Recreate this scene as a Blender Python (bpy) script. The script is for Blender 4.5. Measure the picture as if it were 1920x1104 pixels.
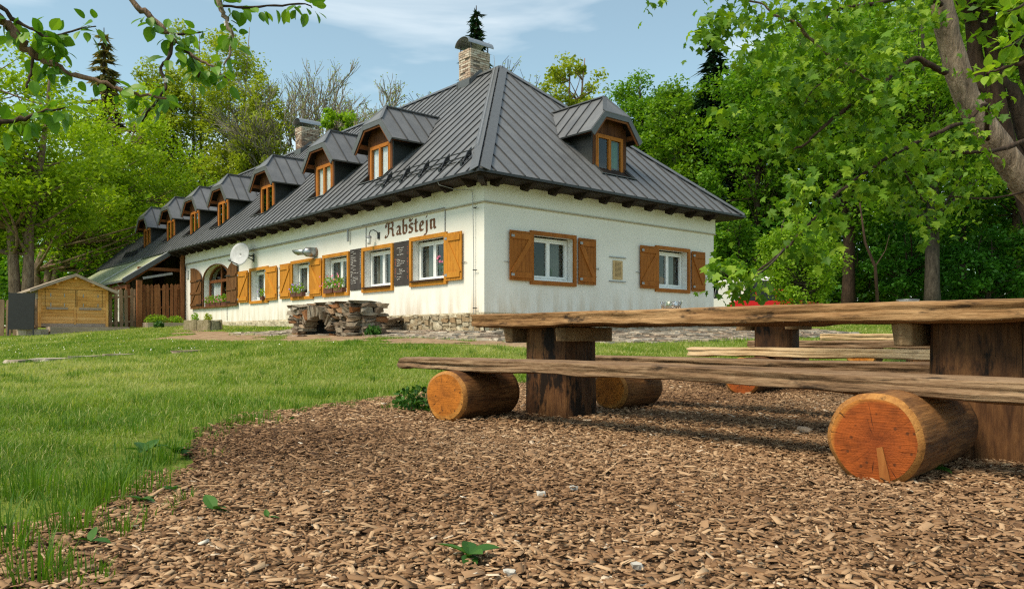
import bpy, bmesh, math, random
import numpy as np
from mathutils import Vector, Matrix, noise as mnoise

for _o in list(bpy.data.objects): bpy.data.objects.remove(_o)
S = bpy.context.scene
COL = S.collection
R = math.radians

# ---------------------------------------------------------------- camera
CAM_H, FPX, HORIZON = 0.6, 1445.0, 629.0
cam_d = bpy.data.cameras.new('camera'); cam = bpy.data.objects.new('camera', cam_d); COL.objects.link(cam)
cam.location = (0, 0, CAM_H); cam.rotation_euler = (R(90), 0, 0)
cam_d.sensor_width = 36; cam_d.lens = 36*FPX/1920
cam_d.shift_y = (HORIZON-552)/1920
cam_d.clip_start = 0.05; cam_d.clip_end = 2000
S.camera = cam

# ---------------------------------------------------------------- light
SUN_EL, SUN_AZ = R(54), math.atan2(-0.80, -0.60)     # azimuth: direction (x,y) towards the sun = sin, cos
sun_dir = Vector((math.sin(SUN_AZ)*math.cos(SUN_EL), math.cos(SUN_AZ)*math.cos(SUN_EL), math.sin(SUN_EL)))
sd = bpy.data.lights.new('sun', 'SUN'); sd.energy = 3.3; sd.angle = R(25); sd.color = (1.0, 0.87, 0.67)
so = bpy.data.objects.new('sun', sd); COL.objects.link(so)
so.rotation_euler = sun_dir.to_track_quat('Z', 'Y').to_euler()
so.location = (-20, -20, 40)

W = bpy.data.worlds.new('World'); S.world = W; W.use_nodes = True
nt = W.node_tree; nt.nodes.clear()
def wn(t, **k):
    n = nt.nodes.new(t)
    for a, b in k.items(): setattr(n, a, b)
    return n
sky = wn('ShaderNodeTexSky', sky_type='NISHITA', sun_disc=False, sun_elevation=SUN_EL, sun_rotation=SUN_AZ)
sky.air_density = 1.0; sky.dust_density = 0.6; sky.ozone_density = 1.0
tc = wn('ShaderNodeTexCoord')
mp = wn('ShaderNodeMapping'); mp.inputs['Scale'].default_value = (1.3, 1.3, 7.0); mp.inputs['Rotation'].default_value = (0, R(-7), 0)
nz = wn('ShaderNodeTexNoise'); nz.inputs['Scale'].default_value = 1.7; nz.inputs['Detail'].default_value = 6; nz.inputs['Distortion'].default_value = 0.5
rp = wn('ShaderNodeValToRGB'); rp.color_ramp.elements[0].position = 0.45; rp.color_ramp.elements[1].position = 0.78
rp.color_ramp.elements[0].color = (0.10,)*3+(1,); rp.color_ramp.elements[1].color = (0.75,)*3+(1,)
mx = wn('ShaderNodeMix', data_type='RGBA'); mx.inputs[7].default_value = (7.2, 7.3, 7.2, 1)
bg = wn('ShaderNodeBackground'); bg.inputs['Strength'].default_value = 0.14
ow = wn('ShaderNodeOutputWorld')
L = nt.links.new
L(tc.outputs['Generated'], mp.inputs[0]); L(mp.outputs[0], nz.inputs['Vector']); L(nz.outputs[0], rp.inputs[0])
L(rp.outputs[0], mx.inputs[0]); tint = wn('ShaderNodeMix', data_type='RGBA', blend_type='MULTIPLY'); tint.inputs[0].default_value = 1; tint.inputs[7].default_value = (0.84, 0.98, 0.82, 1); L(sky.outputs[0], tint.inputs[6]); L(tint.outputs[2], mx.inputs[6]); L(mx.outputs[2], bg.inputs[0]); L(bg.outputs[0], ow.inputs[0])

S.view_settings.view_transform = 'Standard'; S.view_settings.look = 'None'
S.view_settings.gamma = 1; S.view_settings.use_curve_mapping = False
S.view_settings.exposure = 0.52
S.cycles.use_denoising = False; S.cycles.pixel_filter_type = 'BLACKMAN_HARRIS'; S.cycles.filter_width = 1.25
S.cycles.max_bounces = 8; S.cycles.transparent_max_bounces = 12
S.render.film_transparent = False

# ---------------------------------------------------------------- helpers
rng = np.random.default_rng(7); random.seed(7)

def tag(o, label=None, cat=None, group=None, kind=None):
    if label: o['label'] = label
    if cat: o['category'] = cat
    if group: o['group'] = group
    if kind: o['kind'] = kind
    return o
def thing(name, label, cat, loc=(0, 0, 0), rz=0, group=None, parent=None):
    o = bpy.data.objects.new(name, None); COL.objects.link(o)
    o.empty_display_size = 0.2
    o.location = loc; o.rotation_euler = (0, 0, rz); o.parent = parent
    return tag(o, label, cat, group)
def link(name, me, parent=None, loc=None, rot=None, scale=None):
    o = bpy.data.objects.new(name, me); COL.objects.link(o); o.parent = parent
    if loc is not None: o.location = loc
    if rot is not None: o.rotation_euler = rot
    if scale is not None: o.scale = scale
    return o

class MB:
    """collects shapes, builds one mesh object"""
    def __init__(s): s.v = []; s.f = []; s.m = []
    def add(s, vs, fs, mi=0):
        b = len(s.v); s.v += [tuple(v) for v in vs]; s.f += [tuple(b+i for i in f) for f in fs]; s.m += [mi]*len(fs); return s
    def box(s, a, b, mi=0):
        x0, x1 = sorted((a[0], b[0])); y0, y1 = sorted((a[1], b[1])); z0, z1 = sorted((a[2], b[2]))
        return s.add([(x0,y0,z0),(x1,y0,z0),(x1,y1,z0),(x0,y1,z0),(x0,y0,z1),(x1,y0,z1),(x1,y1,z1),(x0,y1,z1)],
                     [(0,3,2,1),(4,5,6,7),(0,1,5,4),(1,2,6,5),(2,3,7,6),(3,0,4,7)], mi)
    def quad(s, *p, mi=0): return s.add(p, [tuple(range(len(p)))], mi)
    def slab(s, poly, d, mi=0):
        """prism: polygon extruded by vector d"""
        n = len(poly); d = Vector(d)
        vs = [Vector(p) for p in poly]+[Vector(p)+d for p in poly]
        fs = [tuple(range(n))[::-1], tuple(range(n, 2*n))]+[(i, (i+1) % n, n+(i+1) % n, n+i) for i in range(n)]
        return s.add(vs, fs, mi)
    def beam(s, p, q, w, h, up=(0, 0, 1), mi=0):
        p, q = Vector(p), Vector(q); t = (q-p).normalized(); sd_ = t.cross(Vector(up))
        if sd_.length < 1e-4: sd_ = t.cross(Vector((1, 0, 0)))
        sd_.normalize(); n = sd_.cross(t)
        a, b = sd_*w/2, n*h/2
        return s.slab([p-a-b, p+a-b, p+a+b, p-a+b], q-p, mi)
    def tube(s, pts, rad, n=8, mi=0, cap=True):
        pts = [Vector(p) for p in pts]; rads = rad if hasattr(rad, '__len__') else [rad]*len(pts)
        b = len(s.v); ref = None
        for i, p in enumerate(pts):
            t = (pts[min(i+1, len(pts)-1)]-pts[max(i-1, 0)]).normalized()
            if ref is None: ref = t.orthogonal().normalized()
            ref = (ref-t*ref.dot(t)).normalized(); w = t.cross(ref)
            for k in range(n):
                a = 2*math.pi*k/n
                s.v.append(tuple(p+(ref*math.cos(a)+w*math.sin(a))*rads[i]))
        m = len(pts)
        for i in range(m-1):
            for k in range(n):
                s.f.append((b+i*n+k, b+i*n+(k+1) % n, b+(i+1)*n+(k+1) % n, b+(i+1)*n+k)); s.m.append(mi)
        if cap:
            s.f.append(tuple(b+k for k in range(n))[::-1]); s.m.append(mi)
            s.f.append(tuple(b+(m-1)*n+k for k in range(n))); s.m.append(mi)
        return s
    def lathe(s, prof, n=20, c=(0, 0, 0), mi=0):
        b = len(s.v)
        for r, z in prof:
            for k in range(n):
                a = 2*math.pi*k/n; s.v.append((c[0]+r*math.cos(a), c[1]+r*math.sin(a), c[2]+z))
        for i in range(len(prof)-1):
            for k in range(n):
                s.f.append((b+i*n+k, b+i*n+(k+1) % n, b+(i+1)*n+(k+1) % n, b+(i+1)*n+k)); s.m.append(mi)
        return s
    def mesh(s, name, mats, smooth=False, fix=True):
        me = bpy.data.meshes.new(name); me.from_pydata(s.v, [], s.f)
        for m in (mats if isinstance(mats, (list, tuple)) else [mats]): me.materials.append(m)
        if len(set(s.m)) > 1: me.polygons.foreach_set('material_index', s.m)
        if fix:
            bm = bmesh.new(); bm.from_mesh(me); bmesh.ops.recalc_face_normals(bm, faces=bm.faces); bm.to_mesh(me); bm.free()
        if smooth: me.polygons.foreach_set('use_smooth', [True]*len(me.polygons))
        me.update(); return me
    def build(s, name, mats, parent=None, smooth=False, loc=None, rot=None, fix=True):
        return link(name, s.mesh(name, mats, smooth, fix), parent, loc, rot)

def np_mesh(name, verts, nper, mat, rnd=None, tri_idx=None, smooth=False):
    """many identical-topology polygons: verts (N,nper,3), one face each (or faces from tri_idx)"""
    verts = np.asarray(verts, np.float32); N = verts.shape[0]; P = verts.shape[1]
    faces = [tuple(range(P))] if tri_idx is None else tri_idx
    lens = [len(f) for f in faces]; flat = np.concatenate([np.array(f) for f in faces])
    idx = (np.arange(N)[:, None]*P+flat[None, :]).astype(np.int32).ravel()
    tot = np.tile(np.array(lens, np.int32), N); start = np.concatenate([[0], np.cumsum(tot)[:-1]]).astype(np.int32)
    me = bpy.data.meshes.new(name); me.vertices.add(N*P); me.vertices.foreach_set('co', verts.ravel())
    me.loops.add(len(idx)); me.loops.foreach_set('vertex_index', idx)
    me.polygons.add(len(tot)); me.polygons.foreach_set('loop_start', start); me.polygons.foreach_set('loop_total', tot)
    me.materials.append(mat)
    if smooth: me.polygons.foreach_set('use_smooth', np.ones(len(tot), bool))
    if rnd is not None:
        at = me.attributes.new('rnd', 'FLOAT', 'POINT'); at.data.foreach_set('value', np.repeat(np.asarray(rnd, np.float32), P))
    me.update(calc_edges=True); return me

def pix(x, y, Y):
    """photo pixel at depth Y -> world point"""
    return Vector(((x-960)/FPX*Y, Y, CAM_H+(HORIZON-y)/FPX*Y))

# ---------------------------------------------------------------- materials
class NT:
    def __init__(s, name):
        s.m = bpy.data.materials.new(name); s.m.use_nodes = True; s.t = s.m.node_tree
        s.b = s.t.nodes['Principled BSDF']; s.o = s.t.nodes['Material Output']
    def n(s, t, ins=None, **k):
        x = s.t.nodes.new('ShaderNode'+t)
        for a, b in k.items(): setattr(x, a, b)
        for a, b in (ins or {}).items(): s.put(x.inputs[a], b)
        return x
    def put(s, sock, v):
        if isinstance(v, bpy.types.NodeSocket): s.t.links.new(v, sock)
        else: sock.default_value = v
    def coords(s, scale=(1, 1, 1), jitter=True, kind='Object'):
        c = s.n('TexCoord').outputs[kind]
        m = s.n('Mapping', {'Vector': c, 'Scale': scale})
        if jitter:
            r = s.n('ObjectInfo').outputs['Random']
            s.put(m.inputs['Location'], s.n('Math', {0: r, 1: 57.0}, operation='MULTIPLY').outputs[0])
        return m.outputs[0]
    def noise(s, vec, scale, detail=4, rough=0.55, dist=0.0):
        return s.n('TexNoise', {'Vector': vec, 'Scale': scale, 'Detail': detail, 'Roughness': rough, 'Distortion': dist}).outputs[0]
    def ramp(s, fac, stops, interp='LINEAR'):
        r = s.n('ValToRGB', {0: fac}); e = r.color_ramp; e.interpolation = interp
        while len(e.elements) < len(stops): e.elements.new(0.5)
        for el, (p, c) in zip(e.elements, stops):
            el.position = p; el.color = (c if hasattr(c, '__len__') else (c, c, c))[:3]+(1,) if hasattr(c, '__len__') else (c, c, c, 1)
        return r.outputs[0]
    def mix(s, fac, a, b, mode='MIX'):
        x = s.n('Mix', data_type='RGBA', blend_type=mode)
        s.put(x.inputs[0], fac); s.put(x.inputs[6], a if not isinstance(a, tuple) else a+(1,)); s.put(x.inputs[7], b if not isinstance(b, tuple) else b+(1,))
        return x.outputs[2]
    def vary(s, col, amt):
        r = s.n('ObjectInfo').outputs['Random']
        f = s.n('MapRange', {0: r, 3: 1-amt, 4: 1+amt}).outputs[0]
        return s.n('VectorMath', {0: col, 1: s.n('CombineXYZ', {0: f, 1: f, 2: f}).outputs[0]}, operation='MULTIPLY').outputs[0]
    def bump(s, h, strength=0.5, dist=0.02):
        s.put(s.b.inputs['Normal'], s.n('Bump', {'Height': h, 'Strength': strength, 'Distance': dist}).outputs[0])
    def done(s, col, rough=0.8, metal=0.0, spec=0.5):
        s.put(s.b.inputs['Base Color'], col if not isinstance(col, tuple) else col+(1,))
        s.put(s.b.inputs['Roughness'], rough); s.b.inputs['Metallic'].default_value = metal
        s.b.inputs['Specular IOR Level'].default_value = spec
        return s.m

def m_wood(name, dark, mid, light, axis=0, var=0.15, crack=0.5, rough=0.75, scale=1.0, bump=0.5, rot=0.0):
    s = NT(name); sc = [16*scale]*3; sc[axis] = 2.0*scale
    v = s.coords(tuple(sc)); nf = s.noise(v, 4.2, 5, 0.7, 0.25)
    sc2 = [75*scale]*3; sc2[axis] = 1.3*scale
    v2 = s.coords(tuple(sc2)); n2 = s.noise(v2, 1.0, 3, 0.6, 0.2)
    sc3 = [3.6*scale]*3; sc3[axis] = 1.0*scale
    nb = s.noise(s.coords(tuple(sc3)), 1.0, 5, 0.65, 0.4)
    n1 = s.n('Math', {0: s.n('Math', {0: nf, 1: 0.42}, operation='MULTIPLY').outputs[0], 1: s.n('Math', {0: nb, 1: 0.58}, operation='MULTIPLY').outputs[0]}, operation='ADD').outputs[0]
    c = s.ramp(n1, [(0.34, dark), (0.47, mid), (0.66, light)])
    k = s.ramp(n2, [(0.29, 1-crack), (0.36, 1.0)])
    c = s.mix(1.0, c, k, 'MULTIPLY')
    spot = s.noise(s.coords(tuple(x*(0.42 if i_ != axis else 1.1) for i_, x in enumerate(sc))), 1.3, 5, 0.65)
    c = s.mix(1.0, c, s.ramp(spot, [(0.30+rot, 1-min(0.96, crack*(0.8+3*rot))), (0.37+rot, 1.0)]), 'MULTIPLY')
    s.bump(s.n('Math', {0: nf, 1: n2}, operation='ADD').outputs[0], bump*0.8, 0.008)
    return s.done(s.vary(c, var), rough, spec=0.25)
def m_plain(name, col, rough=0.6, metal=0.0, var=0.0, nscale=8.0, namt=0.12, bump=0.0, spec=0.5):
    s = NT(name); n = s.noise(s.coords(), nscale, 5)
    c = s.mix(s.ramp(n, [(0.3, 0.0), (0.7, 1.0)]), tuple(x*(1-namt) for x in col), tuple(min(1, x*(1+namt)) for x in col))
    if bump: s.bump(n, bump, 0.01)
    if var: c = s.vary(c, var)
    return s.done(c, rough, metal, spec)
def m_stone(name, cols, scale=6.0, var=0.35, bump=0.9, layers=(1, 1, 2.5)):
    s = NT(name); v = s.coords(layers); n = s.noise(v, scale, 8, 0.65, 0.3); n2 = s.noise(v, scale*4, 4)
    k = len(cols); c = s.ramp(n, [(0.28+0.44*i/(k-1), cc) for i, cc in enumerate(cols)])
    c = s.mix(0.5, c, s.ramp(n2, [(0.3, 0.5), (0.65, 1.1)]), 'MULTIPLY')
    r = s.n('ObjectInfo').outputs['Random']
    hue = s.n('HueSaturation', {'Hue': s.n('MapRange', {0: r, 3: 0.485, 4: 0.515}).outputs[0], 'Saturation': s.n('MapRange', {0: r, 3: 1.25, 4: 0.7}).outputs[0], 'Color': c}).outputs[0]
    s.bump(s.n('Math', {0: n, 1: n2}, operation='ADD').outputs[0], bump, 0.02)
    return s.done(s.vary(hue, var), 0.9, spec=0.25)
def m_leaf(name, c0, c1, c2, trans=0.35, rough=0.55):
    """foliage: colour varies leaf by leaf through the attribute rnd"""
    s = NT(name); a = s.n('Attribute', attribute_name='rnd').outputs['Fac']
    c = s.ramp(a, [(0.0, c0), (0.5, c1), (1.0, c2)])
    s.done(c, rough, spec=0.3)
    tr = s.n('BsdfTranslucent', {'Color': s.mix(1.0, c, (1.15, 1.2, 0.55), 'MULTIPLY')})
    mxs = s.n('MixShader', {0: trans, 1: s.b.outputs[0], 2: tr.outputs[0]})
    s.t.links.new(mxs.outputs[0], s.o.inputs[0]); return s.m

def stucco():
    s = NT('stucco'); v = s.coords(jitter=False); n = s.noise(v, 0.7, 6, 0.6); n2 = s.noise(v, 90, 3)
    st = s.noise(s.coords((3, 3, 0.5), False), 1.2, 6, 0.65)
    c = s.mix(s.ramp(n, [(0.35, 0.0), (0.7, 1.0)]), (0.74, 0.71, 0.65), (0.82, 0.80, 0.75))
    z = s.n('SeparateXYZ', {0: s.n('TexCoord').outputs['Object']}).outputs[2]
    low = s.ramp(s.n('MapRange', {0: z, 1: 1.0, 2: 1.9, 3: 1.0, 4: 0.0}).outputs[0], [(0, 0.0), (1, 0.8)])
    dirt = s.n('Math', {0: low, 1: s.ramp(st, [(0.43, 0.0), (0.64, 1.0)])}, operation='MULTIPLY').outputs[0]
    c = s.mix(dirt, c, (0.50, 0.38, 0.24))
    s.bump(n2, 0.10, 0.004); return s.done(c, 0.92, spec=0.15)
M = {}
M['stucco'] = stucco()
M['reveal'] = m_plain('reveal_plaster', (0.78, 0.77, 0.74), 0.9)
M['plinth'] = m_stone('plinth_rubble', [(0.22, 0.15, 0.09), (0.42, 0.33, 0.20), (0.58, 0.50, 0.36)], 7, 0.15, 1.0, (1, 1, 1))
M['schist'] = m_stone('schist', [(0.10, 0.08, 0.062), (0.27, 0.21, 0.15), (0.46, 0.36, 0.25)], 5, 0.4, 1.0, (1, 1, 4))
M['schist_rust'] = m_stone('schist_rust', [(0.16, 0.09, 0.05), (0.40, 0.22, 0.11), (0.52, 0.36, 0.23)], 5, 0.3, 1.0, (1, 1, 4))
M['paving'] = m_stone('paving_stone', [(0.22, 0.17, 0.13), (0.36, 0.29, 0.22), (0.46, 0.39, 0.31)], 4, 0.25, 0.6, (1, 1, 1))
M['block'] = m_stone('weathered_block', [(0.13, 0.12, 0.06), (0.26, 0.22, 0.13), (0.36, 0.31, 0.22)], 6, 0.2, 0.8, (1, 1, 1))
M['soot'] = m_plain('soot', (0.02, 0.018, 0.016), 0.95)
M['soil'] = m_stone('bare_soil', [(0.19, 0.135, 0.085), (0.31, 0.235, 0.15), (0.40, 0.325, 0.22)], 3, 0.05, 0.7, (1, 1, 1))
def roofm():
    s = NT('roof_metal'); n = s.noise(s.coords((1, 1, 1)), 1.3, 5); n2 = s.noise(s.coords((1, 1, 1)), 220, 2)
    c = s.mix(s.ramp(n, [(0.3, 0.0), (0.7, 1.0)]), (0.108, 0.111, 0.118), (0.134, 0.137, 0.144))
    sk = s.noise(s.coords((1.2, 1.2, 0.35)), 2.2, 6, 0.7)
    c = s.mix(1.0, c, s.ramp(sk, [(0.3, 0.80), (0.7, 1.14)]), 'MULTIPLY')
    s.bump(n2, 0.12, 0.002); return s.done(s.vary(c, 0.09), s.ramp(sk, [(0.3, 0.42), (0.7, 0.60)]), 0.0, 0.5)
M['roof'] = roofm()
M['seam'] = m_plain('roof_seam', (0.035, 0.036, 0.038), 0.5)
M['trim'] = m_plain('roof_trim', (0.085, 0.088, 0.092), 0.45, 0.0)
M['cheek'] = m_plain('dark_sheet', (0.018, 0.022, 0.021), 0.45)
M['black'] = m_plain('black_metal', (0.012, 0.012, 0.013), 0.45)
M['darkwood'] = m_wood('dark_stained_wood', (0.022, 0.011, 0.006), (0.045, 0.021, 0.010), (0.075, 0.036, 0.016), 2, 0.1)
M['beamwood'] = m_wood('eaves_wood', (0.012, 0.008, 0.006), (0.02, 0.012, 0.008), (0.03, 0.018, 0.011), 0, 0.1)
M['ochre'] = m_wood('ochre_stained_wood', (0.30, 0.115, 0.012), (0.46, 0.185, 0.018), (0.56, 0.25, 0.030), 2, 0.12, 0.55)
M['brown'] = m_wood('brown_stained_wood', (0.20, 0.062, 0.010), (0.30, 0.098, 0.014), (0.38, 0.135, 0.022), 2, 0.1, 0.5)
M['redbrown'] = m_wood('reddish_stained_wood', (0.10, 0.032, 0.010), (0.17, 0.055, 0.015), (0.23, 0.085, 0.022), 2, 0.1, 0.5)
M['gable'] = m_wood('dark_gable_boards', (0.05, 0.016, 0.006), (0.095, 0.032, 0.011), (0.15, 0.055, 0.018), 2, 0.1, 0.5)  # reddish boards darkened; shade under the dormer overhang is put into the colour
M['dormerwood'] = m_wood('orange_window_wood', (0.26, 0.085, 0.014), (0.40, 0.135, 0.02), (0.48, 0.18, 0.03), 2, 0.1, 0.3)
M['archwood'] = m_wood('dark_shutter_wood', (0.055, 0.022, 0.008), (0.12, 0.052, 0.016), (0.20, 0.09, 0.03), 2, 0.12, 0.6)
M['shed'] = m_wood('pine_boards', (0.50, 0.22, 0.05), (0.76, 0.39, 0.105), (0.86, 0.52, 0.20), 0, 0.10, 0.3, scale=0.6)
M['greywood'] = m_wood('weathered_boards', (0.22, 0.165, 0.12), (0.37, 0.285, 0.215), (0.50, 0.41, 0.325), 0, 0.18, 0.6)
M['greywood_v'] = m_wood('weathered_pickets', (0.13, 0.085, 0.05), (0.26, 0.165, 0.095), (0.38, 0.265, 0.165), 2, 0.22, 0.6)
M['picket'] = m_wood('brown_pickets', (0.13, 0.045, 0.016), (0.24, 0.09, 0.032), (0.34, 0.145, 0.055), 2, 0.15, 0.6)
M['bench'] = m_wood('weathered_oak', (0.06, 0.032, 0.016), (0.18, 0.105, 0.054), (0.36, 0.245, 0.145), 0, 0.06, 0.8, scale=1.15, bump=1.0, rot=0.05)
M['tabletop'] = m_wood('oak_tabletop', (0.07, 0.030, 0.011), (0.25, 0.132, 0.052), (0.46, 0.285, 0.14), 0, 0.06, 0.85, scale=1.0, bump=1.0, rot=0.07)
M['newbench'] = m_wood('fresh_oak', (0.27, 0.16, 0.075), (0.50, 0.34, 0.18), (0.64, 0.48, 0.30), 0, 0.08, 0.6, scale=1.0, bump=0.8)
M['post'] = m_wood('dark_oak_post', (0.014, 0.0055, 0.0025), (0.075, 0.031, 0.011), (0.20, 0.092, 0.032), 2, 0.08, 0.85, scale=0.8, bump=1.0, rot=0.09)
M['cap'] = m_wood('oak_block', (0.09, 0.055, 0.028), (0.22, 0.135, 0.065), (0.36, 0.24, 0.13), 0, 0.1, 0.7, bump=0.8)
M['logside'] = m_wood('peeled_log', (0.020, 0.008, 0.0035), (0.085, 0.034, 0.011), (0.30, 0.135, 0.042), 2, 0.08, 0.85, scale=0.8, bump=0.9)  # brown wood darkened further; the bench's shadow on the log sides is in the colour
def endgrain(name, heart, mid, sap, rad, pith=(0, 0)):
    s = NT(name); c = s.n('TexCoord').outputs['Object']
    sep = s.n('SeparateXYZ', {0: c})
    nz_ = s.noise(s.n('Mapping', {'Vector': c, 'Scale': (1, 1, 0.2)}).outputs[0], 5, 4)
    x = s.n('Math', {0: sep.outputs[0], 1: -pith[0]}, operation='ADD').outputs[0]; y = s.n('Math', {0: sep.outputs[1], 1: -pith[1]}, operation='ADD').outputs[0]
    r = s.n('VectorMath', {0: s.n('CombineXYZ', {0: x, 1: y}).outputs[0]}, operation='LENGTH').outputs['Value']
    rr = s.n('Math', {0: r, 1: s.n('MapRange', {0: nz_, 3: -0.016, 4: 0.016}).outputs[0]}, operation='ADD').outputs[0]
    rings = s.n('Math', {0: s.n('Math', {0: rr, 1: 560.0}, operation='MULTIPLY').outputs[0]}, operation='SINE').outputs[0]
    ang = s.n('Math', {0: y, 1: x}, operation='ARCTAN2').outputs[0]
    crk = s.noise(s.n('CombineXYZ', {0: s.n('Math', {0: ang, 1: 5.0}, operation='MULTIPLY').outputs[0], 1: s.n('Math', {0: r, 1: 3.0}, operation='MULTIPLY').outputs[0]}).outputs[0], 2.2, 4, 0.6)
    saw = s.noise(s.n('Mapping', {'Vector': c, 'Scale': (9, 150, 1), 'Rotation': (0, 0, 0.6)}).outputs[0], 1.0, 3)
    blot = s.noise(s.n('Mapping', {'Vector': c, 'Scale': (1, 1, 0.1)}).outputs[0], 14, 4, 0.7)
    col = s.ramp(s.n('Math', {0: rr, 1: rad}, operation='DIVIDE').outputs[0], [(0.0, heart), (0.62, mid), (0.80, mid), (0.88, sap), (1.0, sap)])
    col = s.mix(0.5, col, s.ramp(rings, [(0.0, 0.86), (1.0, 1.05)]), 'MULTIPLY')
    col = s.mix(0.95, col, s.ramp(crk, [(0.33, 0.12), (0.40, 1.0)]), 'MULTIPLY')
    col = s.mix(0.8, col, s.ramp(blot, [(0.30, 0.42), (0.55, 1.05)]), 'MULTIPLY')
    kn = s.n('TexVoronoi', {'Vector': s.n('Mapping', {'Vector': c, 'Scale': (1, 1, 0.05)}).outputs[0], 'Scale': 22.0}).outputs['Distance']
    col = s.mix(s.ramp(kn, [(0.10, 0.75), (0.19, 0.0)]), col, (0.05, 0.018, 0.006))
    col = s.mix(0.6, col, s.ramp(saw, [(0.3, 0.62), (0.6, 1.08)]), 'MULTIPLY')
    s.bump(s.n('Math', {0: saw, 1: crk}, operation='ADD').outputs[0], 0.5, 0.006)
    return s.done(col, 0.8, spec=0.25)
M['end_red'] = endgrain('red_end_grain', (0.23, 0.048, 0.008), (0.32, 0.072, 0.010), (0.44, 0.165, 0.03), 0.205, (0.02, -0.015))
M['end_orange'] = endgrain('orange_end_grain', (0.40, 0.125, 0.014), (0.46, 0.15, 0.017), (0.50, 0.21, 0.04), 0.18, (-0.01, 0.02))
M['chamfer'] = m_wood('chamfered_rim', (0.09, 0.034, 0.010), (0.30, 0.125, 0.03), (0.47, 0.225, 0.06), 2, 0.05, 0.8)
M['pvc'] = m_plain('white_window_frame', (0.82, 0.82, 0.81), 0.35, namt=0.02)
M['galv'] = m_plain('galvanised_steel', (0.34, 0.36, 0.37), 0.35, 0.8)
M['greymetal'] = m_plain('grey_metal', (0.30, 0.30, 0.31), 0.5, 0.4)
M['dish'] = m_plain('dish_enamel', (0.46, 0.46, 0.47), 0.45)
M['dark'] = m_plain('room_dark', (0.03, 0.03, 0.03), 0.9)
M['curtain'] = m_plain('white_curtain', (0.72, 0.70, 0.72), 0.9)
M['greencurtain'] = m_plain('green_curtain', (0.10, 0.24, 0.16), 0.9)
M['greycurtain'] = m_plain('grey_curtain', (0.17, 0.17, 0.15), 0.9)
M['chalkboard'] = m_plain('chalkboard', (0.035, 0.028, 0.026), 0.85, namt=0.4, nscale=4)
M['blackboard'] = m_plain('black_panel', (0.010, 0.012, 0.012), 0.75, namt=0.3)
M['chalk'] = m_plain('white_chalk', (0.72, 0.70, 0.66), 0.95)
M['chalk_red'] = m_plain('orange_chalk', (0.55, 0.16, 0.07), 0.95)
M['letter'] = m_plain('brown_lettering', (0.14, 0.054, 0.018), 0.75, namt=0.2)
M['plaque'] = m_wood('plaque_wood', (0.40, 0.26, 0.11), (0.52, 0.36, 0.17), (0.60, 0.43, 0.22), 2, 0.05, 0.15)
M['brick'] = m_stone('pale_brick', [(0.36, 0.25, 0.18), (0.52, 0.41, 0.32), (0.60, 0.51, 0.42)], 9, 0.18, 0.5, (1, 1, 1))
M['brick_dark'] = m_stone('sooty_brick', [(0.16, 0.10, 0.07), (0.27, 0.19, 0.14), (0.38, 0.29, 0.23)], 9, 0.25, 0.5, (1, 1, 1))
M['mortar'] = m_plain('mortar', (0.16, 0.13, 0.11), 0.95)
M['pot'] = m_plain('brown_planter', (0.12, 0.04, 0.022), 0.6)
M['pink'] = m_plain('pink_petals', (0.70, 0.16, 0.30), 0.7, var=0.25)
M['purple'] = m_plain('purple_petals', (0.32, 0.18, 0.55), 0.7, var=0.25)
M['white_petal'] = m_plain('white_petals', (0.80, 0.78, 0.78), 0.7)
M['carwhite'] = m_plain('white_car_paint', (0.78, 0.78, 0.78), 0.25, namt=0.02)
M['carred'] = m_plain('red_car_paint', (0.50, 0.015, 0.02), 0.25, namt=0.04)
M['tyre'] = m_plain('tyre_rubber', (0.02, 0.02, 0.02), 0.8)
M['carglass'] = m_plain('tinted_glass', (0.02, 0.025, 0.03), 0.08)
M['lampwhite'] = m_plain('headlight', (0.75, 0.75, 0.75), 0.2)
M['lampred'] = m_plain('tail_light', (0.5, 0.02, 0.02), 0.25)
M['stonewhite'] = m_plain('pale_pebble', (0.45, 0.42, 0.37), 0.8)
def glass():
    s = NT('window_glass'); g = s.n('BsdfGlossy', {'Color': (0.92, 0.95, 0.95, 1), 'Roughness': 0.02}); t = s.n('BsdfTransparent', {'Color': (0.86, 0.90, 0.89, 1)})
    lw = s.n('LayerWeight', {'Blend': 0.5}).outputs['Facing']
    f = s.n('Math', {0: s.n('Math', {0: lw, 1: 3.0}, operation='POWER').outputs[0], 1: 0.60, 2: 0.04}, operation='MULTIPLY_ADD'); x = s.n('MixShader', {0: f.outputs[0], 1: t.outputs[0], 2: g.outputs[0]})
    s.t.links.new(x.outputs[0], s.o.inputs[0]); return s.m
M['glass'] = glass()
def clearm():
    s = NT('clear_glass'); s.b.inputs['Transmission Weight'].default_value = 0.9; s.b.inputs['IOR'].default_value = 1.45
    return s.done((0.85, 0.88, 0.88), 0.05)
M['clear'] = clearm()
def corrugated():
    s = NT('mossy_corrugated_sheet'); n = s.noise(s.coords((1, 1, 1)), 2.2, 7, 0.7)
    c = s.ramp(n, [(0.3, (0.16, 0.18, 0.07)), (0.5, (0.30, 0.32, 0.19)), (0.75, (0.44, 0.45, 0.36))])
    return s.done(c, 0.7)
M['corrugated'] = corrugated()
M['bark'] = m_stone('bark', [(0.09, 0.062, 0.042), (0.25, 0.18, 0.125), (0.42, 0.32, 0.23)], 12, 0.08, 1.0, (1, 1, 0.22))
M['barkdark'] = m_stone('dark_bark', [(0.022, 0.015, 0.011), (0.055, 0.038, 0.026), (0.10, 0.07, 0.048)], 9, 0.1, 1.0, (1, 1, 0.25))
M['barkpale'] = m_stone('pale_bark', [(0.14, 0.12, 0.085), (0.26, 0.225, 0.165), (0.36, 0.32, 0.25)], 6, 0.1, 0.6, (1, 1, 0.5))
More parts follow.
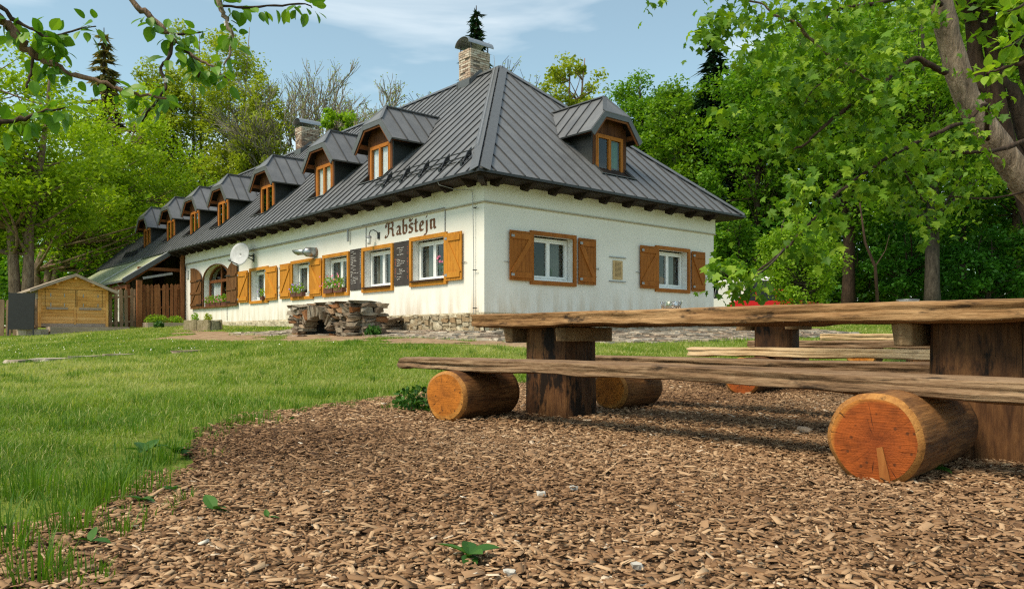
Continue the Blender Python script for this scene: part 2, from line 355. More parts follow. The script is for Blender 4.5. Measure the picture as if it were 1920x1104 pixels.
M['leaf_maple'] = m_leaf('maple_leaf', (0.06, 0.15, 0.010), (0.14, 0.28, 0.014), (0.28, 0.42, 0.03), 0.45)
M['leaf_yellow'] = m_leaf('spring_leaf', (0.15, 0.26, 0.008), (0.28, 0.42, 0.012), (0.44, 0.56, 0.03), 0.45)
M['leaf_lime'] = m_leaf('lime_leaf', (0.11, 0.23, 0.012), (0.22, 0.38, 0.02), (0.34, 0.49, 0.035), 0.45)
M['leaf_olive'] = m_leaf('olive_leaf', (0.17, 0.22, 0.015), (0.30, 0.37, 0.025), (0.45, 0.51, 0.05), 0.45)
M['leaf_green'] = m_leaf('woodland_leaf', (0.05, 0.14, 0.010), (0.115, 0.26, 0.014), (0.24, 0.40, 0.022), 0.45)
M['leaf_deep'] = m_leaf('deep_leaf', (0.026, 0.105, 0.012), (0.058, 0.19, 0.018), (0.115, 0.29, 0.028), 0.4)
M['leaf_apple'] = m_leaf('apple_leaf', (0.06, 0.17, 0.012), (0.12, 0.27, 0.018), (0.22, 0.38, 0.03), 0.4, 0.4)
M['needle'] = m_leaf('spruce_needle', (0.008, 0.028, 0.012), (0.016, 0.05, 0.018), (0.035, 0.085, 0.028), 0.1)
M['needle_brown'] = m_leaf('cone_spruce_needle', (0.11, 0.13, 0.05), (0.22, 0.19, 0.07), (0.38, 0.24, 0.10), 0.3)
M['grass'] = m_leaf('grass_blade', (0.065, 0.165, 0.012), (0.175, 0.275, 0.022), (0.52, 0.50, 0.20), 0.45)
M['weed'] = m_leaf('weed_leaf', (0.02, 0.075, 0.010), (0.04, 0.125, 0.014), (0.085, 0.19, 0.03), 0.3)
M['chip'] = (lambda s: s.done(s.ramp(s.n('Attribute', attribute_name='rnd').outputs['Fac'], [(0.0, (0.055, 0.027, 0.012)), (0.30, (0.195, 0.107, 0.053)), (0.65, (0.33, 0.200, 0.108)), (0.93, (0.52, 0.355, 0.21)), (1.0, (0.66, 0.58, 0.47))]), 0.85, spec=0.2))(NT('wood_chip'))
def chipbed():
    s = NT('chip_bed'); v = s.coords((1, 1, 1), False)
    vo = s.n('TexVoronoi', {'Vector': v, 'Scale': 42.0, 'Randomness': 1.0}); vo2 = s.n('TexVoronoi', {'Vector': v, 'Scale': 60.0}, feature='DISTANCE_TO_EDGE')
    c = s.ramp(s.n('SeparateColor', {0: vo.outputs['Color']}).outputs[0], [(0.0, (0.04, 0.020, 0.010)), (0.5, (0.13, 0.072, 0.036)), (1.0, (0.28, 0.17, 0.09))])
    s.bump(vo.outputs['Distance'], 0.9, 0.02); return s.done(c, 0.9, spec=0.15)
M['chipbed'] = chipbed()
def lawn():
    s = NT('lawn_soil'); v = s.coords((1, 1, 1), False); n = s.noise(v, 0.35, 6, 0.6); n2 = s.noise(v, 14, 6, 0.7)
    c = s.ramp(n2, [(0.3, (0.06, 0.09, 0.014)), (0.5, (0.13, 0.175, 0.022)), (0.72, (0.23, 0.26, 0.055))])
    c = s.mix(s.ramp(n, [(0.45, 0.0), (0.7, 0.5)]), c, (0.20, 0.26, 0.05))
    s.bump(n2, 0.9, 0.04); return s.done(c, 0.95, spec=0.1)
M['lawn'] = lawn()
# ================================================================ setting
HD = 18.0; HC = np.array([(908-960)/FPX*HD, HD]); HA = R(40.58)
HU = np.array([math.cos(HA), math.sin(HA)]); HV = np.array([-math.sin(HA), math.cos(HA)])
def h2w(x, y, z=0.0):
    p = HC+x*HU+y*HV; return Vector((p[0], p[1], z))
def sstep(t): t = np.clip(t, 0, 1); return t*t*(3-2*t)
def G(X, Y):
    """terrain height"""
    X = np.asarray(X, float); Y = np.asarray(Y, float)
    qx, qy = X-HC[0], Y-HC[1]; x = qx*HU[0]+qy*HU[1]; y = qx*HV[0]+qy*HV[1]
    dx = 10+3*np.clip((y-8)/10, 0, 1); dy = 8+3*sstep((x+1)/6)
    dd = np.hypot(np.maximum(-x, 0)/dx, np.maximum(-y, 0)/dy); t = 1-dd
    base = 0.69+0.0185*np.clip(y, 0, 60)+0.021*np.clip(x, 0, 60)
    bump = 0.02*np.sin(X*0.9+1.3)*np.sin(Y*0.7)+0.012*np.sin(X*2.1)*np.sin(Y*1.7+0.5)
    return base*(0.5*(t+np.sqrt(t*t+0.01)))**0.9+bump*np.clip((np.hypot(X, Y)-3)/6, 0, 1)
def g(X, Y): return float(G(X, Y))
def gh(x, y):
    p = HC+x*HU+y*HV; return g(p[0], p[1])

def grid_sheet(name, xs, ys, mat, dz=0.0, keep=None, parent=None):
    X, Y = np.meshgrid(xs, ys); Z = G(X, Y)+dz
    nx, ny = len(xs), len(ys); idx = np.arange(nx*ny).reshape(ny, nx)
    q = np.stack([idx[:-1, :-1], idx[:-1, 1:], idx[1:, 1:], idx[1:, :-1]], -1).reshape(-1, 4)
    if keep is not None:
        cx = (X[:-1, :-1]+X[1:, 1:])/2; cy = (Y[:-1, :-1]+Y[1:, 1:])/2
        q = q[keep(cx, cy).ravel()]
    used, inv = np.unique(q.ravel(), return_inverse=True)
    me = bpy.data.meshes.new(name); V = np.stack([X, Y, Z], -1).reshape(-1, 3)[used]
    me.from_pydata(V.tolist(), [], inv.reshape(-1, 4).tolist()); me.materials.append(mat)
    me.polygons.foreach_set('use_smooth', [True]*len(me.polygons)); me.update()
    return link(name, me, parent)

def in_poly(X, Y, poly):
    X = np.asarray(X); Y = np.asarray(Y); r = np.zeros(X.shape, bool); n = len(poly)
    for i in range(n):
        x0, y0 = poly[i]; x1, y1 = poly[(i+1) % n]
        c = ((y0 > Y) != (y1 > Y)) & (X < (x1-x0)*(Y-y0)/(y1-y0+1e-12)+x0); r ^= c
    return r
def noise2(X, Y, s, seed=0):
    """cheap smooth value noise"""
    r = np.random.default_rng(seed).random((64, 64)); x = np.asarray(X)*s+1000; y = np.asarray(Y)*s+1000
    xi = np.floor(x).astype(int); yi = np.floor(y).astype(int); fx = sstep(x-xi); fy = sstep(y-yi)
    a = r[xi % 64, yi % 64]; b = r[(xi+1) % 64, yi % 64]; c = r[xi % 64, (yi+1) % 64]; d = r[(xi+1) % 64, (yi+1) % 64]
    return (a*(1-fx)+b*fx)*(1-fy)+(c*(1-fx)+d*fx)*fy

gx = np.unique(np.concatenate([np.linspace(-400, -40, 19), np.linspace(-40, 40, 161), np.linspace(40, 400, 19)]))
gy = np.unique(np.concatenate([np.linspace(-60, 0, 13), np.linspace(0, 50, 126), np.linspace(50, 600, 23)]))
ground = grid_sheet('ground', gx, gy, M['lawn'])
tag(ground, 'grassy ground rising gently towards the white guesthouse', 'ground', kind='structure')

# wood chip area round the tables
CHIP = [(-1.7, 0.2), (-1.75, 1.7), (-1.55, 2.2), (-1.40, 2.8), (-1.78, 3.9), (-1.92, 4.8), (-1.88, 5.8), (-1.45, 6.7), (-1.05, 7.6), (-0.35, 8.6),
        (0.5, 9.6), (1.5, 10.4), (2.6, 10.9), (4.0, 11.2), (6.0, 11.4), (9.0, 11.0), (10.5, 9), (10.5, 0.2)]
def chip_keep(X, Y, off=0.0):
    w = 0.34*(noise2(X, Y, 1.6, 3)-0.5)+0.24*(noise2(X, Y, 5, 4)-0.5)
    return in_poly(X+w+off, Y+w, CHIP)
bed = grid_sheet('wood_chip_bed', np.arange(-2.6, 10.7, 0.08), np.arange(0.2, 11.8, 0.08), M['chipbed'], 0.006, chip_keep)
tag(bed, 'brown bed of wood chips under the log tables', 'ground', kind='structure')

def chips(n, ymin, ymax, lmul, zspread, bias=0.0):
    Y = ymin+(ymax-ymin)*rng.random(n*2); hw = 0.70*Y+0.5
    X = (rng.random(n*2)*2-1)*hw
    keep = chip_keep(X, Y) & (rng.random(n*2) < np.clip(Y/ymax+bias, 0, 1)); X, Y = X[keep][:n], Y[keep][:n]; n = len(X)
    ln = rng.gamma(3.2, 0.0064, n).clip(0.007, 0.07)*lmul; wd = (ln*rng.uniform(0.20, 0.48, n)).clip(0.004, 0.022); th = rng.uniform(0.0016, 0.0045, n)*lmul
    spl = rng.random(n) < 0.05; ln[spl] *= 1.9; wd[spl] *= 0.5
    az = rng.random(n)*2*np.pi; pit = rng.normal(0, 0.17, n); rol = rng.normal(0, 0.22, n)
    ca, sa, cp, sp, cr, sr = np.cos(az), np.sin(az), np.cos(pit), np.sin(pit), np.cos(rol), np.sin(rol)
    ex = np.stack([ca*cp, sa*cp, sp], -1); ey = np.stack([-sa*cr-ca*sp*sr, ca*cr-sa*sp*sr, cp*sr], -1); ez = np.cross(ex, ey)
    Z = G(X, Y)+0.006+rng.random(n)*zspread+0.25*ln*np.abs(sp)
    c = np.stack([X, Y, Z], -1)
    j = lambda: 1+rng.uniform(-0.35, 0.25, n)
    def corner(a, b, t): return c+ex*(a*ln/2*j())[:, None]+ey*(b*wd/2*j())[:, None]+ez*(t*th)[:, None]
    V = np.stack([corner(-1, -1, 0), corner(1, -1, 0), corner(1, 1, 0), corner(-1, 1, 0), corner(-.9, -.9, 1), corner(.9, -.9, 1), corner(.9, .9, 1), corner(-.9, .9, 1)], 1)
    col = np.clip(rng.beta(2.4, 2.6, n)-0.30*sstep((noise2(X, Y, 0.7, 71)-0.45)*3)+0.06, 0, 0.97); col[rng.random(n) < 0.0015] = 1.0
    return V, col
cv = [chips(62000, 1.6, 4.6, 1.0, 0.020, 0.3), chips(50000, 4.6, 11.4, 1.2, 0.022, 0.3)]
cm = np_mesh('wood_chips', np.concatenate([a for a, b in cv]), 8, M['chip'], np.concatenate([b for a, b in cv]),
             [(4, 5, 6, 7), (0, 1, 5, 4), (1, 2, 6, 5), (2, 3, 7, 6), (3, 0, 4, 7)])
tag(link('wood_chips', cm), 'loose brown wood chips covering the ground under the tables', 'wood chips', kind='stuff')

# ---- terrace of flat stones along the house, bare soil strip before it
TER = [(-0.05, 9.0), (-2.5, 9.0), (-3.0, 6.0), (-2.7, 3.2), (-2.5, 1.0), (-2.2, -1.2), (-1.2, -2.7), (1.5, -3.9), (6.0, -4.2), (9.5, -4.3), (11.3, -3.6), (11.8, -1.0), (9.2, -0.05), (0, 0)]
def to_local(X, Y): qx, qy = X-HC[0], Y-HC[1]; return qx*HU[0]+qy*HU[1], qx*HV[0]+qy*HV[1]
def ter_keep(X, Y, grow=0.0):
    x, y = to_local(X, Y); w = 0.5*(noise2(x, y, 0.9, 8)-0.5)+grow
    return in_poly(x+w, y+w, TER) & ~((x > 0) & (y > 0))
tb = grid_sheet('terrace', np.arange(-12, 14, 0.12), np.arange(12, 28, 0.12), M['soil'], 0.006, lambda X, Y: ter_keep(X, Y))
tag(tb, 'stone paved terrace along the foot of the house', 'terrace', kind='structure')
# paving stones: long narrow slabs laid in rows along the walls
st_v = []
def rock_box(w, d, h, jit, r):
    b = MB(); n = (2, 2, 1)
    for i in range(3):
        for j in range(3):
            for k in range(2):
                e = 0.86 if (i != 1 and j != 1) else 1.0
                b.v.append(((i-1)*w/2*e+r.normal(0, jit*w), (j-1)*d/2*e+r.normal(0, jit*d), (k-0.5)*h*(0.9 if k == 0 else 1.0)+(r.normal(0, jit*h) if k else 0)))
    I = lambda i, j, k: (i*3+j)*2+k
    for i in range(2):
        for j in range(2):
            b.f.append((I(i, j, 1), I(i+1, j, 1), I(i+1, j+1, 1), I(i, j+1, 1))); b.f.append((I(i, j, 0), I(i, j+1, 0), I(i+1, j+1, 0), I(i+1, j, 0)))
    for i in range(2):
        b.f.append((I(i, 0, 0), I(i+1, 0, 0), I(i+1, 0, 1), I(i, 0, 1))); b.f.append((I(i, 2, 0), I(i, 2, 1), I(i+1, 2, 1), I(i+1, 2, 0)))
        b.f.append((I(0, i, 0), I(0, i, 1), I(0, i+1, 1), I(0, i+1, 0))); b.f.append((I(2, i, 0), I(2, i+1, 0), I(2, i+1, 1), I(2, i, 1)))
    b.m = [0]*len(b.f); return b
pr = np.random.default_rng(21)
pave_meshes = [rock_box(1, 1, 0.07, 0.05, pr).mesh('paving_stone', M['paving']) for _ in range(8)]
cand = []
for side in (0, 1):
    d = 0.25
    while d < 4.4:
        rowh = pr.uniform(0.16, 0.34); a = -4.0
        while a < 15:
            ln = pr.uniform(0.28, 0.75)
            x, y = (a+ln/2, -d) if side else (-d, a+ln/2)
            if (side and x > -1.2+0*d and y < 0) or (not side and y > -1.2 and y > x):
                P = h2w(x, y)
                ok = bool(ter_keep(np.array([P.x]), np.array([P.y]), 0.1)[0]) and not (side == 0 and -2.75 < x < -1.4 and 1.4 < y < 5.3)
                if side and x < 0 and (-x) > d: ok = False
                if not side and y < 0 and (-y) > d: ok = False
                if ok: cand.append((P, side, ln, rowh))
            a += ln+0.015
        d += rowh+0.012
cand.sort(key=lambda c: -c[2]*c[3]/c[0].y**3)
for i, (P, side, ln, rowh) in enumerate(cand[:300]):
    o = link('paving_stone', pave_meshes[i % 8], tb, (P.x, P.y, g(P.x, P.y)-0.008+pr.uniform(-0.008, 0.010)), (pr.normal(0, 0.015), pr.normal(0, 0.02), HA+(0 if side else math.pi/2)+pr.normal(0, 0.03)), (ln, rowh, 1))
if len(cand) > 300:
    b = MB()
    for P, side, ln, rowh in cand[300:]:
        z = g(P.x, P.y)+0.018+pr.uniform(-0.01, 0.01); a = HA+(0 if side else math.pi/2)
        e1 = Vector((math.cos(a), math.sin(a), 0))*ln*0.48; e2 = Vector((-math.sin(a), math.cos(a), 0))*rowh*0.47; c = Vector((P.x, P.y, z-0.05))
        b.slab([c-e1-e2, c+e1*0.95-e2, c+e1+e2*0.95, c-e1*0.97+e2], (0, 0, 0.05))
    tag(b.build('small_paving_stones', M['paving'], tb), kind='stuff')

# bare trodden soil strip between terrace and lawn, towards the fireplace
SOIL = [(-2.6, 14.5), (-3.7, 12), (-4.4, 9), (-4.8, 6.5), (-4.4, 3.5), (-4.0, 1.2), (-3.3, -1.8), (-1.9, -3.7), (-1.0, -2.6), (-2.0, -1.0), (-2.4, 1.2), (-2.7, 4), (-2.9, 7), (-2.4, 10.5), (-1.9, 14)]
def soil_keep(X, Y):
    x, y = to_local(X, Y); w = 0.9*(noise2(x, y, 0.8, 18)-0.5)
    return in_poly(x+w, y+0.6*w, SOIL) & (noise2(x, y, 1.7, 5) > 0.30)
sb = grid_sheet('dirt_path', np.arange(-18, 3, 0.1), np.arange(12, 28, 0.1), M['soil'], 0.010, soil_keep)
tag(sb, 'worn strip of bare soil between lawn and terrace', 'path', kind='structure')

# ---- grass blades
STEPS = []
for k_, (px_, py_, w_) in enumerate(((38, 683, 0.35), (88, 675, 0.45), (170, 674, 0.42), (222, 673, 0.34), (352, 664, 0.40))):
    Y_s = 14.0+0.18*k_; STEPS.append(((px_-960)/FPX*Y_s, Y_s, w_))
def blades(n, region, hmin, hmax, wid, lean, seg=2, dens=None, colshift=0.0, zoff=0.0):
    r = rng; Y = region[2]+(region[3]-region[2])*r.random(n); Y = np.maximum(Y+r.normal(0, 0.10, n)*Y, 1.72+0.2*r.random(n)); X = region[0](Y)+(region[1](Y)-region[0](Y))*r.random(n)
    k = ~chip_keep(X, Y) & ~ter_keep(X, Y) & ~soil_keep(X, Y)
    x, y = to_local(X, Y); k &= ~((x > 0.02) & (y > 0.02) & (x < 9.1) & (y < 34))
    for sx_, sy_, sw_ in STEPS: k &= ((X-sx_)/(sw_*0.85))**2+((Y-sy_+0.15)/(sw_*0.95))**2 > 1
    if dens is not None: k &= r.random(n) < dens(X, Y)
    X, Y = X[k], Y[k]; n = len(X)
    tall = noise2(X, Y, 1.1, 31)*0.6+noise2(X, Y, 3.0, 32)*0.4
    h = (hmin+(hmax-hmin)*r.random(n)**1.6)*(0.45+1.1*tall**1.5); az = r.random(n)*2*np.pi; le = np.abs(r.normal(0, lean, n))*h
    w = wid*r.uniform(0.6, 1.3, n); Z = G(X, Y)+zoff
    base = np.stack([X, Y, Z], -1); d = np.stack([np.cos(az), np.sin(az), 0*az], -1); s = np.stack([-np.sin(az), np.cos(az), 0*az], -1)
    up = np.array([0, 0, 1.0])
    tip = base+d*le[:, None]+up*(h*0.95)[:, None]
    b0, b1 = base-s*(w/2)[:, None], base+s*(w/2)[:, None]
    yel = 0.04+0.34*sstep((Y-3.2)/4.5)+(noise2(X, Y, 0.5, 41)-0.5)*0.45+(noise2(X, Y, 2.3, 42)-0.35)*0.45
    col = np.clip(yel+r.normal(0.08+colshift, 0.13, n), 0, 1); dry = r.random(n) < 0.11; col[dry] = r.uniform(0.85, 1.0, dry.sum())
    if seg == 1: return np.stack([b0, b1, tip, tip+s*1e-4], 1), col
    mid = base+d*(le*0.35)[:, None]+up*(h*0.62)[:, None]
    m0, m1 = mid-s*(w*0.42)[:, None], mid+s*(w*0.42)[:, None]
    return np.stack([b0, b1, m1, tip, m0], 1), col
def edge_dens(X, Y):
    """thin out towards the chips"""
    d = np.zeros(X.shape)
    for off in (0.10, 0.22, 0.36, 0.5, 0.7): d += ~chip_keep(X, Y, off)
    return np.clip(0.08+0.18*d, 0, 1)*np.clip(0.15+1.5*(noise2(X, Y, 1.3, 61)*0.6+noise2(X, Y, 4.0, 62)*0.4-0.12), 0.05, 1)
q5 = []; q4 = []
for y0, y1, n in ((1.7, 3, 50000), (3, 4.5, 66000), (4.5, 6.5, 70000), (6.5, 9, 72000)):
    ym = (y0+y1)/2
    q5.append(blades(n, (lambda Y: -0.80*Y-0.9, lambda Y: -0.02*Y-0.1, y0, y1), 0.022, 0.095, 0.0017+0.00042*ym, 1.15, 2, edge_dens))
for y0, y1, n in ((9, 12, 100000), (12, 16, 90000), (16, 21, 60000), (21, 34, 60000)):
    ym = (y0+y1)/2
    q4.append(blades(n, (lambda Y: -0.80*Y-0.9, (lambda Y: 0.42*Y) if y0 < 16 else (lambda Y: -0.2*Y), y0, y1), 0.03, 0.085, 0.0030+0.0008*ym, 1.0, 1, edge_dens if y0 < 12 else None))
q4.append(blades(24000, (lambda Y: 0.22*Y, lambda Y: 0.70*Y, 15, 34), 0.04, 0.08, 0.03, 0.5, 1))
# stray tufts over the chips' edge
def tufts(spots):
    out = []
    for (x, y, n, rad, h) in spots:
        a = rng.random(n)*2*np.pi; rr = rad*np.sqrt(rng.random(n)); X = x+rr*np.cos(a); Y = y+rr*np.sin(a)
        hh = h*rng.uniform(0.5, 1.1, n); az = a+rng.normal(0, 0.7, n); le = hh*np.abs(rng.normal(0.35, 0.25, n)); w = 0.0042*rng.uniform(0.7, 1.3, n)
        base = np.stack([X, Y, G(X, Y)], -1); d = np.stack([np.cos(az), np.sin(az), 0*az], -1); s = np.stack([-np.sin(az), np.cos(az), 0*az], -1); up = np.array([0, 0, 1.0])
        mid = base+d*(le*0.3)[:, None]+up*(hh*0.6)[:, None]; tip = base+d*le[:, None]+up*(hh*0.92)[:, None]; W_ = w[:, None]
        out.append((np.stack([base-s*W_/2, base+s*W_/2, mid+s*W_*0.42, tip, mid-s*W_*0.42], 1), np.clip(rng.normal(0.16, 0.12, n), 0, 1)))
    return out
tuft_spots = []
for px_, py_, n, rad, h in [(20, 1040, 60, .06, .16), (130, 1010, 70, .07, .15), (70, 1095, 70, .08, .14), (160, 1098, 50, .08, .08), (230, 1010, 40, .06, .11), (240, 930, 160, .16, .15), (180, 950, 120, .12, .16), (60, 930, 120, .12, .16), (290, 870, 90, .12, .12),
                            (330, 850, 60, .1, .1), (470, 795, 150, .13, .10), (440, 800, 80, .12, .08), (770, 765, 130, .14, .13), (795, 775, 80, .1, .09), (735, 770, 60, .1, .07), (560, 775, 40, .1, .06), (620, 765, 40, .12, .06), (1130, 712, 60, .3, .07), (1010, 705, 60, .3, .07)]:
    Yd = CAM_H*FPX/(py_-HORIZON); tuft_spots.append(((px_-960)/FPX*Yd, Yd, n, rad, h))
er = np.random.default_rng(202)
for _ in range(110):
    Y_0 = er.uniform(2.2, 16); X_0 = er.uniform(-0.68*Y_0, 0.05*Y_0)
    if not chip_keep(np.array([X_0]), np.array([Y_0]))[0] and not ter_keep(np.array([X_0]), np.array([Y_0]))[0]: tuft_spots.append((X_0, Y_0, int(er.integers(20, 70)), er.uniform(0.04, 0.16), er.uniform(0.07, 0.14)))
for (xa, ya), (xb, yb) in zip(CHIP[1:11], CHIP[2:12]):
    for _ in range(16):
        f = er.random(); o1 = abs(er.normal(0, 0.20))-0.08; X_0 = xa+(xb-xa)*f+o1; tuft_spots.append((X_0, ya+(yb-ya)*f-0.3*o1, int(er.integers(5, 26)), er.uniform(0.02, 0.10), er.uniform(0.04, 0.11)))
q5 += tufts(tuft_spots)
gm5 = np_mesh('grass', np.concatenate([a for a, b in q5]), 5, M['grass'], np.concatenate([b for a, b in q5]), [(0, 1, 2, 4), (4, 2, 3)])
tag(link('grass', gm5), 'tall green grass on the near left of the lawn', 'grass', kind='stuff')
gm4 = np_mesh('lawn_grass', np.concatenate([a for a, b in q4]), 4, M['grass'], np.concatenate([b for a, b in q4]))
tag(link('lawn_grass', gm4), 'short lawn grass stretching to the house and shed', 'grass', kind='stuff')
# clover heads in the lawn
n = 150; X = rng.uniform(-16, -1, n); Y = rng.uniform(14, 27, n); k = ~ter_keep(X, Y) & ~soil_keep(X, Y); X, Y = X[k], Y[k]; n = len(X)
c = np.stack([X, Y, G(X, Y)+0.075], -1); r_ = rng.uniform(0.008, 0.014, n)[:, None]
V = np.stack([c+r_*np.array(d) for d in ((1, 0, 0), (0, 1, 0), (-1, 0, 0), (0, -1, 0), (0, 0, 1))], 1)
tag(link('clover_flowers', np_mesh('clover_flowers', V, 5, M['white_petal'], None, [(0, 1, 4), (1, 2, 4), (2, 3, 4), (3, 0, 4)])), 'tiny white clover flowers dotting the far lawn', 'flowers', kind='stuff')
# ================================================================ the guesthouse
HW, HL, WEND = 9.09, 34.4, 21.15     # width, full roof length, end of the white front
EO, EZ, RX, RZ_, HY_ = 0.65, 4.32, 4.55, 9.20, 4.92
house = thing('guesthouse', 'long white guesthouse with dark metal hip roof and wooden shutters', 'house', (HC[0], HC[1], 0), HA)
k_l = (RZ_-EZ)/(RX+EO); k_f = (RZ_-EZ)/(HY_+EO)
zl = lambda x: EZ+k_l*(x+EO)
zf = lambda y: EZ+k_f*(y+EO)
STR = 3.75; PL = 1.15

def wall_sheet(name, P, a0, a1, z0, z1, holes, th=0.32):
    """wall with rectangular openings; P(a,b,z) maps along / inward / up to house coordinates"""
    b = MB(); As = sorted({a0, a1, *[h[0] for h in holes], *[h[1] for h in holes]}); Zs = sorted({z0, z1, *[h[2] for h in holes], *[h[3] for h in holes]})
    def solid(a, z): return not any(h[0] < a < h[1] and h[2] < z < h[3] for h in holes)
    for i in range(len(As)-1):
        for j in range(len(Zs)-1):
            if solid((As[i]+As[i+1])/2, (Zs[j]+Zs[j+1])/2):
                b.quad(P(As[i], 0, Zs[j]), P(As[i+1], 0, Zs[j]), P(As[i+1], 0, Zs[j+1]), P(As[i], 0, Zs[j+1]))
                b.quad(P(As[i], th, Zs[j]), P(As[i+1], th, Zs[j]), P(As[i+1], th, Zs[j+1]), P(As[i], th, Zs[j+1]))
    for h in holes:
        A0, A1, Z0, Z1 = h
        for p, q in (((A0, Z0), (A1, Z0)), ((A1, Z0), (A1, Z1)), ((A1, Z1), (A0, Z1)), ((A0, Z1), (A0, Z0))):
            b.quad(P(p[0], 0, p[1]), P(q[0], 0, q[1]), P(q[0], th, q[1]), P(p[0], th, p[1]), mi=1)
    return b.build(name, [M['stucco'], M['reveal']], house, fix=False)
PLF = lambda a, b, z: (b, a, z)       # left front: along y, inward +x
PRF = lambda a, b, z: (a, b, z)       # right end: along x, inward +y

FW = 0.10
LW = [ # a0, a1, z0, z1, shutters (a0,a1), kind
  (1.45, 3.12, 1.88, 3.17, [(0.79, 1.47)], 'ochre'), (3.94, 5.63, 1.83, 3.12, [], 'ochre'), (6.39, 8.07, 1.80, 3.10, [], 'ochre'),
  (8.72, 10.36, 1.78, 3.08, [(8.10, 8.93), (10.38, 11.18)], 'ochre'), (12.24, 13.92, 1.77, 3.07, [(11.45, 12.40), (14.02, 14.95)], 'ochre')]
RW = [(1.42, 3.01, 1.86, 3.18, [(0.73, 1.47), (3.07, 3.72)], 'brown'), (6.23, 7.84, 1.86, 3.18, [(5.53, 6.34), (7.90, 8.56)], 'brown')]
AR = (16.02, 18.84, 1.80, 2.90, 3.47)       # arched window: a0,a1,sill,spring,apex
hole = lambda w: (w[0]+FW*0.8, w[1]-FW*0.8, w[2]+FW*0.8, w[3]-FW*0.8)
wall_sheet('wall', PLF, 0, WEND, PL, 4.80, [hole(w) for w in LW]+[(AR[0], AR[1], AR[2], AR[4]+0.06)])
wall_sheet('wall', PRF, 0, HW, PL, 4.76, [hole(w) for w in RW])
b = MB(); b.box((HW-0.3, 0.32, 0.3), (HW, 34, 5.2)); b.box((0.32, 33.7, 0.3), (HW-0.3, 34, 5.2)); b.box((0.0, WEND-0.3, 0.3), (0.9, WEND+0.02, 4.9))
b.build('wall', M['stucco'], house)
MB().box((0.9, WEND+0.03, 0.3), (1.2, 33.7, 4.8)).build('recessed_wall', M['darkwood'], house)  # white wall coloured as dark wood: the shade under the canopy is painted in
# upper band standing a little proud, with the groove line under it
b = MB(); b.box((-0.035, -0.035, STR), (-0.001, WEND, 4.74)); b.box((-0.001, -0.035, STR), (HW+0.04, -0.001, 4.74)); b.box((HW, -0.001, STR), (HW+0.04, 33.9, 4.74)); b.build('upper_wall_band', M['stucco'], house)
b = MB(); b.box((-0.055, -0.055, STR-0.035), (-0.002, WEND, STR-0.002)); b.box((-0.002, -0.055, STR-0.035), (HW+0.05, -0.002, STR-0.002)); b.build('string_course', m_plain('string_line', (0.42, 0.38, 0.30), 0.9), house)
# arch spandrels
ac, aa, ab = (AR[0]+AR[1])/2, (AR[1]-AR[0])/2, AR[4]-AR[3]
arc = [(ac+aa*math.cos(t), AR[3]+ab*math.sin(t)) for t in np.linspace(0, math.pi, 25)]
b = MB(); zt = AR[4]+0.06
for (p, q) in zip(arc[:-1], arc[1:]):
    b.slab([(0, p[0], p[1]), (0, q[0], q[1]), (0, q[0], zt), (0, p[0], zt)], (0.32, 0, 0))
b.build('arch_lintel', M['stucco'], house)
# inside of the rooms: floor, ceiling and a dark back wall
b = MB(); b.box((4.2, 0.4, 0.9), (4.4, 33, 4.6)); b.box((0.34, 0.4, 0.95), (4.2, 33, 1.0)); b.box((0.33, 0.33, 4.55), (HW-0.35, 33, 4.62)); b.box((0.34, 4.6, 1.0), (4.2, 4.75, 4.5)); b.box((4.4, 4.6, 1.0), (HW-0.4, 4.75, 4.5)); b.box((0.34, 15.4, 1.0), (4.2, 15.55, 4.5))
b.build('interior', m_plain('interior_paint', (0.20, 0.19, 0.17), 0.9), house)

# plinth with rubble
b = MB()
def plinth(P, a0, a1):
    n = int((a1-a0)/0.12); rows = 6
    for i in range(n+1):
        a = a0+(a1-a0)*i/n; zb = gh(*P(a, 0, 0)[:2])-0.15
        for j in range(rows+1):
            z = zb+(PL-zb)*j/rows
            d = 0.0 if j == rows else 0.02+0.035*(noise2(np.array([a]), np.array([z]), 7.0, 51)[0]-0.5)*2+0.02*noise2(np.array([a]), np.array([z]), 19, 52)[0]
            b.v.append(P(a, -d, z))
    base = len(b.v)-(n+1)*(rows+1)
    for i in range(n):
        for j in range(rows):
            q = base+i*(rows+1)+j; b.f.append((q, q+rows+1, q+rows+2, q+1)); b.m.append(0)
plinth(PLF, 0, WEND); plinth(PRF, 0, HW)
pl = b.build('plinth', M['plinth'], house)
sr = np.random.default_rng(5)
stone_m = [rock_box(1, 1, 1, 0.10, sr).mesh('plinth_stone', M['plinth']) for _ in range(6)]
for P, a0, a1 in ((PLF, 0.1, 4.3), (PRF, 0.1, 8.8)):
    a = a0
    while a < a1:
        w = sr.uniform(0.10, 0.30); zb = gh(*P(a, 0, 0)[:2])
        z = zb+0.02
        while z < PL-0.06:
            h = min(sr.uniform(0.06, 0.15), PL-0.03-z)
            if sr.random() < 0.72:
                link('plinth_stone', stone_m[sr.integers(6)], pl, P(a+w/2+sr.uniform(-.03, .03), -0.02, z+h/2), (0, sr.normal(0, .12), 0 if P is PRF else math.pi/2), (w*0.95, sr.uniform(0.09, 0.14), h*0.92))
            z += h
        a += w

